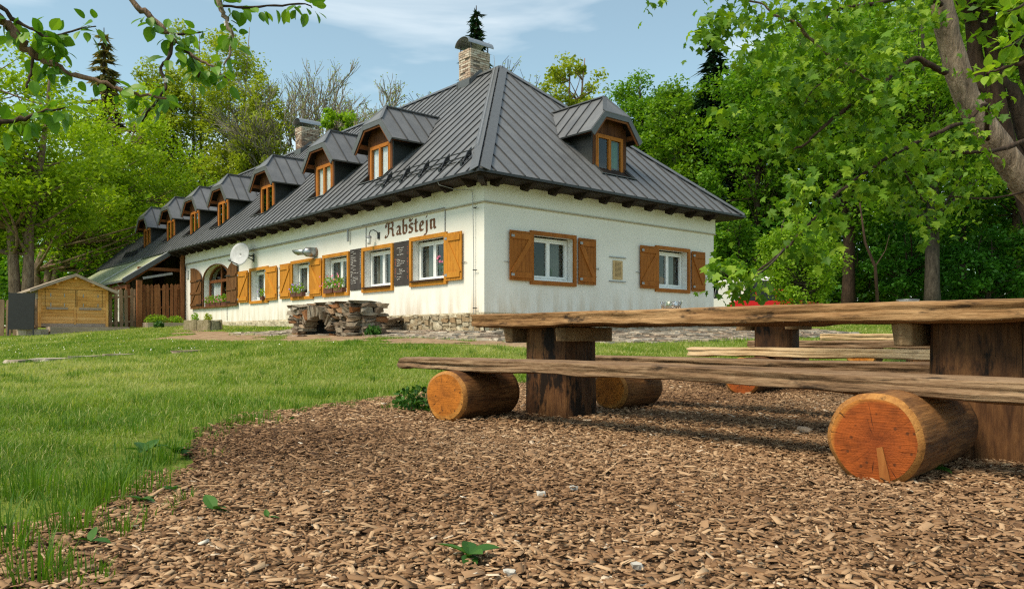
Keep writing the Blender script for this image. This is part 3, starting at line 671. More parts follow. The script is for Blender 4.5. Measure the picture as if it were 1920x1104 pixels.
# windows -----------------------------------------------------------------
def beam_frame(P, a0, a1, z0, z1, w, b0, b1, mb=None):
    m = mb or MB()
    bx = lambda A0, A1, Z0, Z1: m.slab([P(A0, b0, Z0), P(A1, b0, Z0), P(A1, b0, Z1), P(A0, b0, Z1)], Vector(P(0, b1, 0))-Vector(P(0, b0, 0)))
    bx(a0, a1, z1-w, z1); bx(a0, a1, z0, z0+w); bx(a0, a0+w, z0+w, z1-w); bx(a1-w, a1, z0+w, z1-w); return m
def bxp(m, P, a0, a1, b0, b1, z0, z1, mi=0):
    return m.slab([P(a0, b0, z0), P(a1, b0, z0), P(a1, b0, z1), P(a0, b0, z1)], Vector(P(0, b1, 0))-Vector(P(0, b0, 0)), mi)
def casement(win, P, a0, a1, z0, z1, bd, mat, fr=0.055, sash=0.05, n=2, glass_in=0.03):
    """white or wooden two-light window set back in the wall"""
    beam_frame(P, a0, a1, z0, z1, fr, bd, bd+0.07).build('sash_frame', mat, win)
    w = (a1-a0-2*fr)/n
    for i in range(n):
        s0, s1 = a0+fr+i*w+0.004, a0+fr+(i+1)*w-0.004
        beam_frame(P, s0, s1, z0+fr+0.004, z1-fr-0.004, sash, bd-0.015, bd+0.05).build('sash', mat, win)
        m = MB(); m.quad(P(s0+sash, bd+glass_in, z0+fr+sash), P(s1-sash, bd+glass_in, z0+fr+sash), P(s1-sash, bd+glass_in, z1-fr-sash), P(s0+sash, bd+glass_in, z1-fr-sash))
        m.build('pane', M['glass'], win, fix=False)
def cloth(win, P, a0, a1, z0, z1, bd, mat, name='curtain'):
    m = MB(); n = 28
    for i in range(n+1):
        a = a0+(a1-a0)*i/n; bb = bd+0.025*math.sin(i*1.35)+0.012*math.sin(i*3.1)
        m.v += [P(a, bb, z0), P(a, bb, z1)]
    m.f = [(2*i, 2*i+2, 2*i+3, 2*i+1) for i in range(n)]; m.m = [0]*n
    return m.build(name, mat, win, smooth=True, fix=False)
def blind(win, P, a0, a1, z0, z1, bd):
    m = MB(); z = z0
    while z < z1: m.quad(P(a0, bd, z), P(a1, bd, z), P(a1, bd+0.02, z+0.034), P(a0, bd+0.02, z+0.034)); z += 0.036
    return m.build('blind', M['greycurtain'], win, fix=False)
def shutter(P, a0, a1, z0, z1, mat, brace_up, name='shutter', out=0.075):
    m = MB(); n = 6; w = (a1-a0)/n
    for i in range(n): bxp(m, P, a0+i*w+0.003, a0+(i+1)*w-0.003, -out, -out+0.028, z0, z1)
    bxp(m, P, a0+0.01, a1-0.01, -out+0.02, -out+0.034, z0+0.01, z1-0.01)
    sh = m.build(name, mat, house)
    m = MB(); f = -out-0.026
    bxp(m, P, a0+0.05, a1-0.05, f, -out, z1-0.20, z1-0.07); bxp(m, P, a0+0.05, a1-0.05, f, -out, z0+0.07, z0+0.20)
    lo, hi = (a0+0.10, a1-0.10) if brace_up else (a1-0.10, a0+0.10); t = 0.095 if brace_up else -0.095
    m.slab([P(lo-t, f, z0+0.20), P(lo+t*0.6, f, z0+0.20), P(hi+t, f, z1-0.20), P(hi-t*0.6, f, z1-0.20)], Vector(P(0, -out, 0))-Vector(P(0, f, 0)))
    m.build('brace', mat, sh)
    for z in (z0+0.135, z1-0.135):
        m = MB(); e = a1-0.07 if P is PLF else a0+0.07
        bxp(m, P, e-0.05, e+0.05, f-0.006, f-0.001, z-0.03, z+0.03); m.build('hinge', M['greymetal'], sh)
    # stay hook and distance blocks that hold it off the wall
    m = MB(); zc = (z0+z1)/2-0.1
    bxp(m, P, a0+0.1, a0+0.16, -out+0.034, 0.0, zc-0.03, zc+0.03); bxp(m, P, a1-0.16, a1-0.1, -out+0.034, 0.0, zc-0.03, zc+0.03); m.build('distance_block', M['greymetal'], sh)
    return sh
def stay(P, a, z):
    m = MB(); m.tube([P(a-0.12, -0.03, z), P(a+0.12, -0.03, z)], 0.008, 6); m.tube([P(a+0.12, -0.03, z+0.04), P(a+0.12, -0.03, z-0.04)], 0.008, 6); m.tube([P(a, -0.03, z), P(a, 0.0, z)], 0.008, 6)
    m.build('shutter_stay', M['greymetal'], house)
for side, P, ws in (('l', PLF, LW), ('r', PRF, RW)):
    for i, w in enumerate(ws):
        a0, a1, z0, z1, shs, mk = w
        win = beam_frame(P, a0, a1, z0, z1, FW, -0.055, -0.002).build('window', M[mk], house)
        h = hole(w); casement(win, P, h[0]+0.02, h[1]-0.02, h[2]+0.05, h[3]-0.05, 0.20, M['pvc'])
        m = MB(); bxp(m, P, h[0], h[1], 0.0, 0.30, h[2]+0.0005, h[2]+0.045); m.build('sill_board', M['reveal'], win)
        if side == 'l' and i in (0, 1):
            m = MB(); bxp(m, P, a0+FW+0.01, a1-FW-0.01, -0.11, 0.02, z0+FW+0.002, z0+FW+0.045); m.build('counter_plank', M['darkwood'], win)
        if side == 'l' and i in (2, 3): blind(win, P, h[0]+0.12, h[1]-0.12, z0+0.35, z1-0.2, 0.30)
        elif side == 'l' and i == 4: cloth(win, P, h[0]+0.1, h[1]-0.1, z0+0.2, z1-0.15, 0.36, M['greycurtain'])
        elif side == 'l': cloth(win, P, h[1]-0.50, h[1]-0.1, z0+0.2, z1-0.15, 0.36, M['greycurtain'])
        else: cloth(win, P, h[1]-0.55, h[1]-0.08, z0+0.2, z1-0.15, 0.38, M['greycurtain'])
        for j, (s0, s1) in enumerate(shs):
            left_img = (s0 > a0) if side == 'l' else (s0 < a0)
            up = left_img if side == 'r' else (not left_img)
            shutter(P, s0, s1, z0+0.07, z1-0.05, M[mk], up)
            stay(P, (s1+0.02) if (side == 'l') == left_img else (s0-0.02), (z0+z1)/2-0.15)
# arched window
win = MB()
for (p, q) in zip(arc[:-1], arc[1:]):
    e = lambda t, s: (ac+(t[0]-ac)*s, AR[3]+(t[1]-AR[3])*s)
    p2, q2 = e(p, 1.055), e(q, 1.055); p1, q1 = e(p, 0.995), e(q, 0.995)
    win.slab([(-0.05, *p1), (-0.05, *q1), (-0.05, *q2), (-0.05, *p2)], (0.048, 0, 0))
for a in (AR[0]-0.07, AR[1]+0.005): bxp(win, PLF, a, a+0.065, -0.05, -0.002, AR[2], AR[3])
bxp(win, PLF, AR[0]-0.1, AR[1]+0.1, -0.10, -0.002, AR[2]-0.07, AR[2]-0.002)
aw = win.build('arched_window', M['archwood'], house)
m = MB(); bxp(m, PLF, AR[0]+0.02, AR[1]-0.02, 0.2, 0.27, 2.78, 2.90)
for a in (AR[0]+0.01, ac-0.05, AR[1]-0.11): bxp(m, PLF, a, a+0.10, 0.2, 0.27, AR[2]+0.02, 2.78)
bxp(m, PLF, AR[0]+0.02, AR[1]-0.02, 0.2, 0.27, AR[2]+0.001, AR[2]+0.10); bxp(m, PLF, ac-0.04, ac+0.04, 0.2, 0.27, 2.90, 3.46)
for (p, q) in zip(arc[:-1], arc[1:]):
    m.slab([(0.2, *e(p, 0.90)), (0.2, *e(q, 0.90)), (0.2, *e(q, 0.992)), (0.2, *e(p, 0.992))], (0.07, 0, 0))
m.build('sash_frame', M['redbrown'], aw)
for a0, a1 in ((AR[0]+0.11, ac-0.05), (ac+0.05, AR[1]-0.11)):
    m = MB(); m.quad((0.24, a0, AR[2]+0.1), (0.24, a1, AR[2]+0.1), (0.24, a1, 2.78), (0.24, a0, 2.78)); m.build('pane', M['glass'], aw, fix=False)
m = MB(); m.add([(0.24, ac, 2.90)]+[(0.24, *e(p, 0.93)) for p in arc], [tuple(range(len(arc)+1))]); m.build('pane', M['glass'], aw, fix=False)
cloth(aw, PLF, AR[1]-1.2, AR[1]-0.15, AR[2]+0.15, 2.8, 0.36, M['curtain'])
def arch_shutter(a_low, a_high):
    """half-arch plank shutter: low edge by the window, high edge away from it"""
    n = 7; m = MB(); s = 1 if a_high > a_low else -1; wd = abs(a_high-a_low); out = 0.10
    top = lambda t: AR[3]+0.03+(AR[4]-AR[3])*math.sqrt(max(0, 1-(1-t)**2))
    for i in range(n):
        t0, t1 = i/n, (i+1)/n; A0, A1 = a_low+s*wd*t0+0.004*s, a_low+s*wd*t1-0.004*s
        m.slab([(-out, A0, AR[2]-0.06), (-out, A1, AR[2]-0.06), (-out, A1, top(t1)), (-out, A0, top(t0))], (0.03, 0, 0))
    bxp(m, PLF, a_low+0.02*s, a_high-0.02*s, -out+0.022, -out+0.036, AR[2], AR[3])
    sh = m.build('arched_shutter', M['archwood'], house)
    m = MB()
    for z in (AR[2]+0.06, AR[2]+0.55, AR[3]-0.02): bxp(m, PLF, a_low+0.04*s, a_high-0.04*s, -out-0.03, -out, z, z+0.09)
    m.slab([(-out-0.028, a_high-0.05*s, AR[2]+0.15), (-out-0.028, a_high-0.17*s, AR[2]+0.15), (-out-0.028, a_low+0.06*s, AR[3]-0.02), (-out-0.028, a_low+0.18*s, AR[3]-0.02)], (0.027, 0, 0))
    m.build('brace', M['archwood'], sh)
    m = MB()
    for z in (AR[2]+0.10, AR[3]+0.02): bxp(m, PLF, a_low-0.08*s, a_low+0.5*s, -out-0.037, -out-0.031, z-0.02, z+0.02); bxp(m, PLF, a_low-0.02*s, a_low+0.06*s, -out-0.03, 0, z-0.02, z+0.02)
    m.build('hinge', M['black'], sh)
arch_shutter(18.94, 20.28); arch_shutter(16.06, 15.02)

# roof --------------------------------------------------------------------
DL = [5.37, 8.84, 13.35, 17.80, 21.25, 24.66, 28.58]; DR = 4.78
HIPR = (RX+EO)/(HY_+EO)
roof = MB()
up = 0.05
roof.add([(-EO, -EO, EZ-up), (HW+EO, -EO, EZ-up), (RX, HY_, RZ_-up)], [(0, 1, 2)])
WELL_IN, WELL_OUT = 0.42, 0.06
def deck_left():
    ys = sorted({HY_, HL, *[d-0.62 for d in DL], *[d+0.62 for d in DL]})
    roof.add([(-EO, -EO, EZ-up), (RX, HY_, RZ_-up), (-EO, HY_, EZ-up)], [(0, 1, 2)])
    for a, c in zip(ys[:-1], ys[1:]):
        inside = any(abs((a+c)/2-d) < 0.6 for d in DL)
        for x0, x1 in (((-EO, WELL_OUT), (1.4, RX)) if inside else ((-EO, RX),)):
            roof.quad((x0, a, zl(x0)-up), (x0, c, zl(x0)-up), (x1, c, zl(x1)-up), (x1, a, zl(x1)-up))
deck_left()
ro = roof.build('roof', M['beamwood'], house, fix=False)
PW = 0.44
def panel(pts_list, seam=None, n=Vector((0, 0, 1))):
    for pts in pts_list[1:]: MB().slab(pts, -n*0.035, 0).build('roof_panel', M['roof'], ro)
    m = MB(); m.slab(pts_list[0], -n*0.035, 0)
    if seam:
        for p, q in seam:
            p, q = Vector(p), Vector(q)
            if (q-p).length > 0.05: MB().beam(p+n*0.013, q+n*0.013, 0.030, 0.03, up=n).build('roof_seam', M['seam'], ro)
    return m.build('roof_panel', M['roof'], ro)
nL = Vector((-k_l, 0, 1)).normalized(); nF = Vector((0, -k_f, 1)).normalized()
def cuts(a, c, wells):
    """split the strip a..c where a dormer well crosses it"""
    s = sorted({a, c, *[w for d in wells for w in (d-0.62, d+0.62) if a < w < c]}); return list(zip(s[:-1], s[1:]))
# left slope
y = -EO; ends = []
while y < HL-0.01:
    y2 = min(y+PW, HL)
    xl = lambda t: min(RX, -EO+(t+EO)*HIPR)
    polys = []; g_ = 0.004
    for a, c in cuts(y+g_, y2-g_, DL):
        inside = any(abs((a+c)/2-d) < 0.62 for d in DL)
        if inside: segs = [(-EO-0.04, WELL_OUT), (1.4, RX)]
        else: segs = [(-EO-0.04, None)]
        for s0, s1 in segs:
            e0, e1 = (xl(a), xl(c)) if s1 is None else (s1, s1)
            if e0 <= s0+0.01 and e1 <= s0+0.01: continue
            e0 = max(e0, s0+0.005)
            polys.append([(s0, a, zl(s0)), (s0, c, zl(s0)), (e1, c, zl(e1)), (e0, a, zl(e0))])
    inside2 = any(abs(y2-d) < 0.62 for d in DL); xe = xl(y2)
    seam = [((-EO-0.03, y2, zl(-EO-0.03)), (WELL_OUT, y2, zl(WELL_OUT))), ((1.4, y2, zl(1.4)), (xe, y2, zl(xe)))] if inside2 else [((-EO-0.03, y2, zl(-EO-0.03)), (xe, y2, zl(xe)))]
    if y2 < HL-0.05 and polys: panel(polys, seam, nL)
    elif polys: panel(polys, None, nL)
    y = y2
# hipped end slope
x = -EO
while x < HW+EO-0.01:
    x2 = min(x+PW, HW+EO); yl = lambda t: -EO+(min(t, 2*RX-0.01-t+0.0)+EO)/HIPR if True else 0
    polys = []
    for a, c in cuts(x+0.004, x2-0.004, [DR]):
        inside = abs((a+c)/2-DR) < 0.62
        for s0, s1 in ([(-EO-0.04, WELL_OUT), (1.4, None)] if inside else [(-EO-0.04, None)]):
            e0, e1 = (yl(a), yl(c)) if s1 is None else (s1, s1)
            e0 = max(e0, s0+0.005); e1 = max(e1, s0+0.005)
            pts = [(a, s0, zf(s0)), (c, s0, zf(s0)), (c, e1, zf(e1))]
            if a < RX < c and s1 is None: pts.append((RX, HY_, RZ_))
            pts.append((a, e0, zf(e0))); polys.append(pts)
    ye = yl(x2); ins = abs(x2-DR) < 0.62
    seam = ([((x2, -EO-0.03, zf(-EO-0.03)), (x2, WELL_OUT, zf(WELL_OUT))), ((x2, 1.4, zf(1.4)), (x2, ye, zf(ye)))] if ins else [((x2, -EO-0.03, zf(-EO-0.03)), (x2, ye, zf(ye)))]) if x2 < HW+EO-0.05 else None
    panel(polys, seam, nF); x = x2
# slope towards the back
m = MB(); xr = HW+EO
m.slab([(xr, -EO, EZ), (xr, HL, EZ), (RX, HL, RZ_), (RX, HY_, RZ_)], (0, 0, -0.05)); m.build('back_slope', M['roof'], ro)
# hip and ridge caps
def cap(p, q, n1, n2, w=0.24, name='hip_cap'):
    p, q = Vector(p), Vector(q); t = (q-p).normalized(); m = MB()
    for n_ in (n1, n2):
        s = n_.cross(t).normalized()
        s = s if (s.z < 0) else -s
        m.slab([p+n_*0.045, q+n_*0.045, q+s*w+n_*0.045, p+s*w+n_*0.045], n_*0.012)
    return m.build(name, M['trim'], ro)
nB = Vector((k_l, 0, 1)).normalized()
cap((-EO-0.02, -EO-0.02, EZ-0.01), (RX, HY_, RZ_), nL, nF); cap((HW+EO, -EO, EZ), (RX, HY_, RZ_), nB, nF)
cap((RX, HY_, RZ_), (RX, HL, RZ_), nL, nB, 0.20, 'ridge_cap')
# eaves: metal drip edge, fascia and sculpted rafter tails
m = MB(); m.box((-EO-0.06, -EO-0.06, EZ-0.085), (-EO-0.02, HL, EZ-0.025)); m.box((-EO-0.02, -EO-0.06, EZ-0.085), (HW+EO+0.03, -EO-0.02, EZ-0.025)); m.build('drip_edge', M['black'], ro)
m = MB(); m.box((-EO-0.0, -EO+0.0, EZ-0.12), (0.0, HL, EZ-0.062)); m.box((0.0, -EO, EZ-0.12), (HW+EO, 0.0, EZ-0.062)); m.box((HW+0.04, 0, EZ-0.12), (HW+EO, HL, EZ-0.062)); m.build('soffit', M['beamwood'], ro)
tail = MB()
tail.slab([(-0.12, -0.06, -0.06), (-0.12, -0.06, -0.16), (-0.28, -0.06, -0.22), (-0.36, -0.06, -0.17), (-0.44, -0.06, -0.19), (-0.52, -0.06, -0.12), (-0.60, -0.06, -0.06)], (0, 0.12, 0))
tm = tail.mesh('rafter_tail', M['beamwood'])
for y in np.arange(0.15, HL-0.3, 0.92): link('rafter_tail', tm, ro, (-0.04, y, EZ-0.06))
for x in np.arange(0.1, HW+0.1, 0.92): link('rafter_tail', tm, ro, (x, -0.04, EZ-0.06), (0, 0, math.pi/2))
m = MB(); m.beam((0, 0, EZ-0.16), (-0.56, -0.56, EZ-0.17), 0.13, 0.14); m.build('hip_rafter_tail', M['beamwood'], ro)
m = MB(); m.slab([(-EO, HL, EZ-0.1), (RX, HL, RZ_-0.1), (RX, HL, RZ_+0.05), (-EO, HL, EZ+0.05)], (0, 0.04, 0)); m.build('verge_board', M['trim'], ro)
m = MB(); m.slab([(0.3, 33.9, 4.5), (HW-0.3, 33.9, 4.5), (RX, 33.9, RZ_-0.3)], (0, -0.1, 0)); m.build('gable_wall', M['darkwood'], house)

# dormers -----------------------------------------------------------------
def dormer(P, ac_, zr, kk, wide, lit):
    """half-hipped dormer; P(a,b,z), zr(b) main roof height, kk main roof slope"""
    BV, BW, HWD, TOPW, ZE, ZRD = 0.14, 0.42, wide, 0.50, 6.05, 7.20
    Q = lambda a, b, z: P(ac_+a, b, z)
    ks = (ZRD-ZE)/HWD; zd = lambda a: ZRD-ks*abs(a); bi = lambda z: (z-zr(0))/kk
    ZT = zd(TOPW)
    d = MB()                                   # cheeks + gable boarding = the body
    for s in (-1, 1):
        d.slab([Q(0.68*s, BW, zr(BW)-0.35), Q(0.68*s, BW, zd(0.68)-0.05), Q(0.68*s, bi(zd(0.68)-0.05)+0.05, zd(0.68)-0.05)], Vector(Q(0.03*s, 0, 0))-Vector(Q(0, 0, 0)))
    body = d.build('dormer', M['cheek'], house)
    m = MB()                                   # vertical gable boards
    n = 9
    for i in range(n):
        a0, a1 = -0.66+1.32*i/n+0.004, -0.66+1.32*(i+1)/n-0.004
        m.slab([Q(a0, BW+0.01, 6.145), Q(a1, BW+0.01, 6.145), Q(a1, BW+0.01, zd(a1)-0.06), Q(a0, BW+0.01, zd(a0)-0.06)], Vector(Q(0, 0.03, 0))-Vector(Q(0, 0, 0)))
    m.build('gable_boards', M['gable'], body)
    for s in (-1, 1): MB().slab([Q(0.565*s, BW-0.01, 4.99), Q(0.675*s, BW-0.01, 4.99), Q(0.675*s, BW-0.01, 6.42), Q(0.565*s, BW-0.01, 6.42)], Vector(Q(0, 0.08, 0))-Vector(Q(0, 0, 0))).build('corner_post', M['gable'], body)
    # window
    wn_ = beam_frame(Q, -0.56, 0.56, 5.0, 6.14, 0.058, BW-0.01, BW+0.07).build('window', M['dormerwood'], body)
    for s0, s1 in ((-0.50, -0.004), (0.004, 0.50)):
        beam_frame(Q, s0, s1, 5.06, 6.08, 0.045, BW-0.022, BW+0.05).build('sash', M['dormerwood'], body)
        g2 = MB(); g2.quad(Q(s0+0.04, BW+0.02, 5.10), Q(s1-0.04, BW+0.02, 5.10), Q(s1-0.04, BW+0.02, 6.04), Q(s0+0.04, BW+0.02, 6.04)); g2.build('pane', M['glass'], body, fix=False)
    if lit == 'white':
        cloth(body, Q, -0.50, -0.02, 5.02, 6.12, BW+0.09, M['curtain']); cloth(body, Q, 0.02, 0.50, 5.02, 6.12, BW+0.09, M['curtain'])
    elif lit == 'green': cloth(body, Q, 0.08, 0.44, 5.02, 6.12, BW+0.10, M['greencurtain'])
    elif lit == 'half': cloth(body, Q, -0.50, -0.18, 5.02, 6.12, BW+0.10, M['curtain'])
    m = MB(); bxp(m, Q, -0.66, 0.66, BW+0.5, BW+0.55, 4.6, 6.4); m.build('interior', M['dark'], body)
    # roof well with sill in front of the window
    m = MB(); m.slab([Q(-0.70, WELL_OUT-0.03, zr(WELL_OUT)+0.02), Q(0.70, WELL_OUT-0.03, zr(WELL_OUT)+0.02), Q(0.70, BW, zr(WELL_OUT)+0.05), Q(-0.70, BW, zr(WELL_OUT)+0.05)], (0, 0, 0.02)); m.build('sill', M['trim'], body)
    m = MB()
    for s in (-1, 1): m.slab([Q(0.62*s, WELL_OUT, zr(WELL_OUT)-0.05), Q(0.62*s, BW, zr(WELL_OUT)-0.05), Q(0.62*s, BW, zr(BW)+0.05), Q(0.62*s, WELL_OUT, zr(WELL_OUT)+0.05)], Vector(Q(0.02*s, 0, 0))-Vector(Q(0, 0, 0)))
    m.build('well_flashing', M['cheek'], body)
    # roof panels (three to four a side)
    for s in (-1, 1):
        nrm = Vector(Q(ks*s, 0, 1))-Vector(Q(0, 0, 0)); nrm.normalize()
        bs = [BV, 0.62, 1.06, 1.50, 1.94, bi(ZRD)+0.05]
        be = bi(ZE)+0.03
        def top_a(b_):   # ridge side |a|: on the front hip part the plane is cut back
            return TOPW*(0.6-b_)/(0.6-BV) if b_ < 0.6 else 0.0
        def low_a(b_):   # eaves side |a|: main roof cuts in behind be
            return HWD if b_ <= be else max(0.0, HWD*(1-(b_-be)/(bi(ZRD)-be)))
        for b0, b1 in zip(bs[:-1], bs[1:]):
            xs = sorted({b0, b1, *[t for t in (0.6, be) if b0 < t < b1]})
            lo = [Q(s*low_a(t), t, zd(low_a(t))) for t in xs]; hi = [Q(s*top_a(t), t, zd(top_a(t))) for t in xs[::-1]]
            mm = MB(); poly = lo+hi
            if Vector(poly[-1]).to_tuple(4) == Vector(poly[0]).to_tuple(4): poly = poly[:-1]
            mm.slab(poly, nrm*0.05, 0)
            if b1 < bi(ZRD)-0.1 and low_a(b1)-top_a(b1) > 0.05:
                mm.beam(Vector(Q(s*low_a(b1), b1, zd(low_a(b1))))+nrm*0.063, Vector(Q(s*top_a(b1), b1, zd(top_a(b1))))+nrm*0.063, 0.03, 0.03, up=nrm, mi=1)
            mm.build('dormer_roof_panel', [M['roof'], M['seam']], body)
    fn = Vector(Q(0, -(ZRD-ZT), (0.6-BV)))-Vector(Q(0, 0, 0)); fn.normalize()
    m = MB(); m.slab([Q(-TOPW, BV, ZT), Q(TOPW, BV, ZT), Q(0, 0.6, ZRD)], fn*0.05); m.build('hip_facet', M['roof'], body)
    m = MB(); m.beam(Vector(Q(0, 0.58, ZRD+0.075)), Vector(Q(0, bi(ZRD)+0.05, ZRD+0.075)), 0.16, 0.03)
    for s in (-1, 1): m.beam(Vector(Q(s*TOPW, BV, ZT+0.06)), Vector(Q(0, 0.6, ZRD+0.075)), 0.12, 0.02, up=fn)
    m.build('ridge_cap', M['trim'], body)
    prof = [(-HWD-0.03, ZE-0.03), (-TOPW, ZT), (TOPW, ZT), (HWD+0.03, ZE-0.03)]
    m = MB(); t = MB(); inn = lambda p, dz: (p[0]*(0.88 if abs(p[0]) > 0.8 else 0.9), p[1]-dz)
    fw = Vector(Q(0, 0.03, 0))-Vector(Q(0, 0, 0))
    lowp = [(-HWD+0.10, ZE-0.09), (-TOPW+0.045, ZT-0.10), (TOPW-0.045, ZT-0.10), (HWD-0.10, ZE-0.09)]
    low2 = [(-HWD+0.16, ZE-0.10), (-TOPW+0.075, ZT-0.155), (TOPW-0.075, ZT-0.155), (HWD-0.16, ZE-0.10)]
    for i in range(3):
        m.slab([Q(prof[i][0], BV-0.03, prof[i][1]+0.055), Q(prof[i+1][0], BV-0.03, prof[i+1][1]+0.055), Q(lowp[i+1][0], BV-0.03, lowp[i+1][1]), Q(lowp[i][0], BV-0.03, lowp[i][1])], fw)
        t.slab([Q(lowp[i][0], BV+0.005, lowp[i][1]), Q(lowp[i+1][0], BV+0.005, lowp[i+1][1]), Q(low2[i+1][0], BV+0.005, low2[i+1][1]), Q(low2[i][0], BV+0.005, low2[i][1])], fw)
    m.build('fascia', M['trim'], body); t.build('verge_trim', M['redbrown'], body)
    m = MB()                                   # soffit lining under the overhang and along the eaves
    for s in (-1, 1):
        m.quad(Q(s*(HWD-0.02), BV, ZE-0.012), Q(s*TOPW, BV, ZT-0.012), Q(s*TOPW, 1.3, ZT-0.012), Q(s*(HWD-0.02), bi(ZE), ZE-0.012))
    m.quad(Q(-TOPW, BV, ZT-0.012), Q(TOPW, BV, ZT-0.012), Q(TOPW, BW+0.1, ZT-0.012), Q(-TOPW, BW+0.1, ZT-0.012)); m.build('soffit', M['beamwood'], body, fix=False)
    for s in (-1, 1):
        m = MB(); bxp(m, Q, s*0.78-0.055, s*0.78+0.055, BV+0.05, BW+0.5, 6.12, 6.23); m.build('purlin_end', M['redbrown'], body)
    return body
lits = ['white', 'white', 'none', 'none', 'none', 'none', 'half']
for yc_, lt in zip(DL, lits): dormer(PLF, yc_, zl, k_l, 1.10, lt)
dormer(PRF, DR, zf, k_f, 1.02, 'green')

# chimneys of pale brick with a curved metal cowl ----------------------------
bm_ = MB().box((-0.125, -0.035, -0.03), (0.125, 0.035, 0.03)).mesh('brick', M['brick']); bmd = MB().box((-0.125, -0.035, -0.03), (0.125, 0.035, 0.03)).mesh('brick', M['brick_dark'])
def chimney(x0, x1, y0, y1, zt, worn):
    m = MB(); m.box((x0+0.012, y0+0.012, RZ_-0.9), (x1-0.012, y1-0.012, zt-0.01)); ch = m.build('chimney', M['mortar'], house)
    r = np.random.default_rng(int(y0*10)); z = RZ_-0.85; k = 0
    while z < zt-0.04:
        off = 0.13 if k % 2 else 0.0
        for (p, q, fixed, ax) in ((x0, x1, y0, 0), (x0, x1, y1, 0), (y0, y1, x0, 1), (y0, y1, x1, 1)):
            a = p-off
            while a < q-0.01:
                s, e = max(a, p), min(a+0.25, q); a += 0.262
                if e-s < 0.03: continue
                top = z > zt-0.30; dark = worn and not top and r.random() < 0.75
                if (not top) and r.random() < (0.10 if worn else 0.05): continue
                c = ((s+e)/2, fixed, z+0.034) if ax == 0 else (fixed, (s+e)/2, z+0.034)
                out = 0.02 if top else 0.0
                inw = 0.022-out
                c = (c[0], fixed+(inw if fixed in (y0,) else -inw), c[2]) if ax == 0 else (fixed+(inw if fixed == x0 else -inw), c[1], c[2])
                link('brick', bmd if dark or r.random() < 0.08 else bm_, ch, c, (0, 0, 0 if ax == 0 else math.pi/2), ((e-s)/0.25-0.03, 1, 0.98))
        z += 0.072; k += 1
    m = MB(); m.box((x0-0.05, y0-0.05, RZ_-0.55), (x1+0.05, y1+0.05, RZ_-0.50))
    for s in (0, 1):     # lead apron around the foot, following the slopes
        yy = y0-0.03 if s == 0 else y1+0.03
        m.slab([(x0-0.08, yy, zl(x0-0.08)+0.03), (RX, yy, RZ_+0.03), (x1+0.08, yy, zl(2*RX-x1-0.08)+0.03), (x1+0.08, yy, zl(2*RX-x1-0.08)+0.2), (RX, yy, RZ_+0.2), (x0-0.08, yy, zl(x0-0.08)+0.20)], (0, -0.02 if s == 0 else 0.02, 0))
    m.box((x0-0.06, y0-0.05, zl(x0)-0.05), (x0-0.03, y1+0.05, zl(x0)+0.2)); m.build('lead_flashing', M['trim'], ch)
    m = MB(); n = 12; cx, hw = (x0+x1)/2, (y1-y0)/2+0.08; cy = (y0+y1)/2
    pts = [(cy+hw*math.cos(t), zt+0.17+0.26*math.sin(t)) for t in np.linspace(0, math.pi, n+1)]
    for p, q in zip(pts[:-1], pts[1:]): m.slab([(x0-0.12, *p), (x1+0.12, *p), (x1+0.12, *q), (x0-0.12, *q)], (0, (p[0]+q[0]-2*cy)*0.02, 0.012))
    m.build('cowl', M['galv'], ch)
    m = MB()
    for x in (x0+0.05, x1-0.05):
        for y in (y0+0.02, y1-0.02): m.box((x-0.015, y-0.015, zt-0.03), (x+0.015, y+0.015, zt+0.24))
    m.build('cowl_leg', M['black'], ch)
chimney(4.15, 4.95, 5.95, 6.55, 9.98, False); chimney(4.15, 4.95, 18.4, 19.0, 9.98, True)

# snow guard on the corner of the left slope
m = MB(); xs_ = -0.22
for dx, dz in ((0.0, 0.10), (0.05, 0.19), (-0.05, 0.05)): m.tube([(xs_+dx, 0.25, zl(xs_+dx)+dz), (xs_+dx, 4.55, zl(xs_+dx)+dz)], 0.014, 6)
sg = m.build('snow_guard', M['black'], house)
for y in np.arange(0.35, 4.5, 0.88):
    m = MB(); m.slab([(xs_-0.16, y, zl(xs_-0.16)+0.03), (xs_+0.12, y, zl(xs_+0.12)+0.03), (xs_+0.12, y, zl(xs_+0.12)+0.22), (xs_, y, zl(xs_)+0.20)], (0, 0.03, 0)); m.box((xs_-0.19, y-0.03, zl(xs_-0.17)+0.01), (xs_-0.12, y+0.06, zl(xs_-0.15)+0.07)); m.build('guard_bracket', M['black'], sg)
m = MB()
for dx, dz in ((0.0, 0.10), (0.05, 0.19)): m.tube([(xs_+dx, 28.2, zl(xs_+dx)+dz), (xs_+dx, 30.4, zl(xs_+dx)+dz)], 0.014, 6)
sg = m.build('snow_guard', M['black'], house)
for y in np.arange(28.3, 30.4, 0.5):
    m = MB(); m.slab([(xs_-0.16, y, zl(xs_-0.16)+0.03), (xs_+0.12, y, zl(xs_+0.12)+0.03), (xs_+0.12, y, zl(xs_+0.12)+0.22), (xs_, y, zl(xs_)+0.20)], (0, 0.03, 0)); m.build('guard_bracket', M['black'], sg)
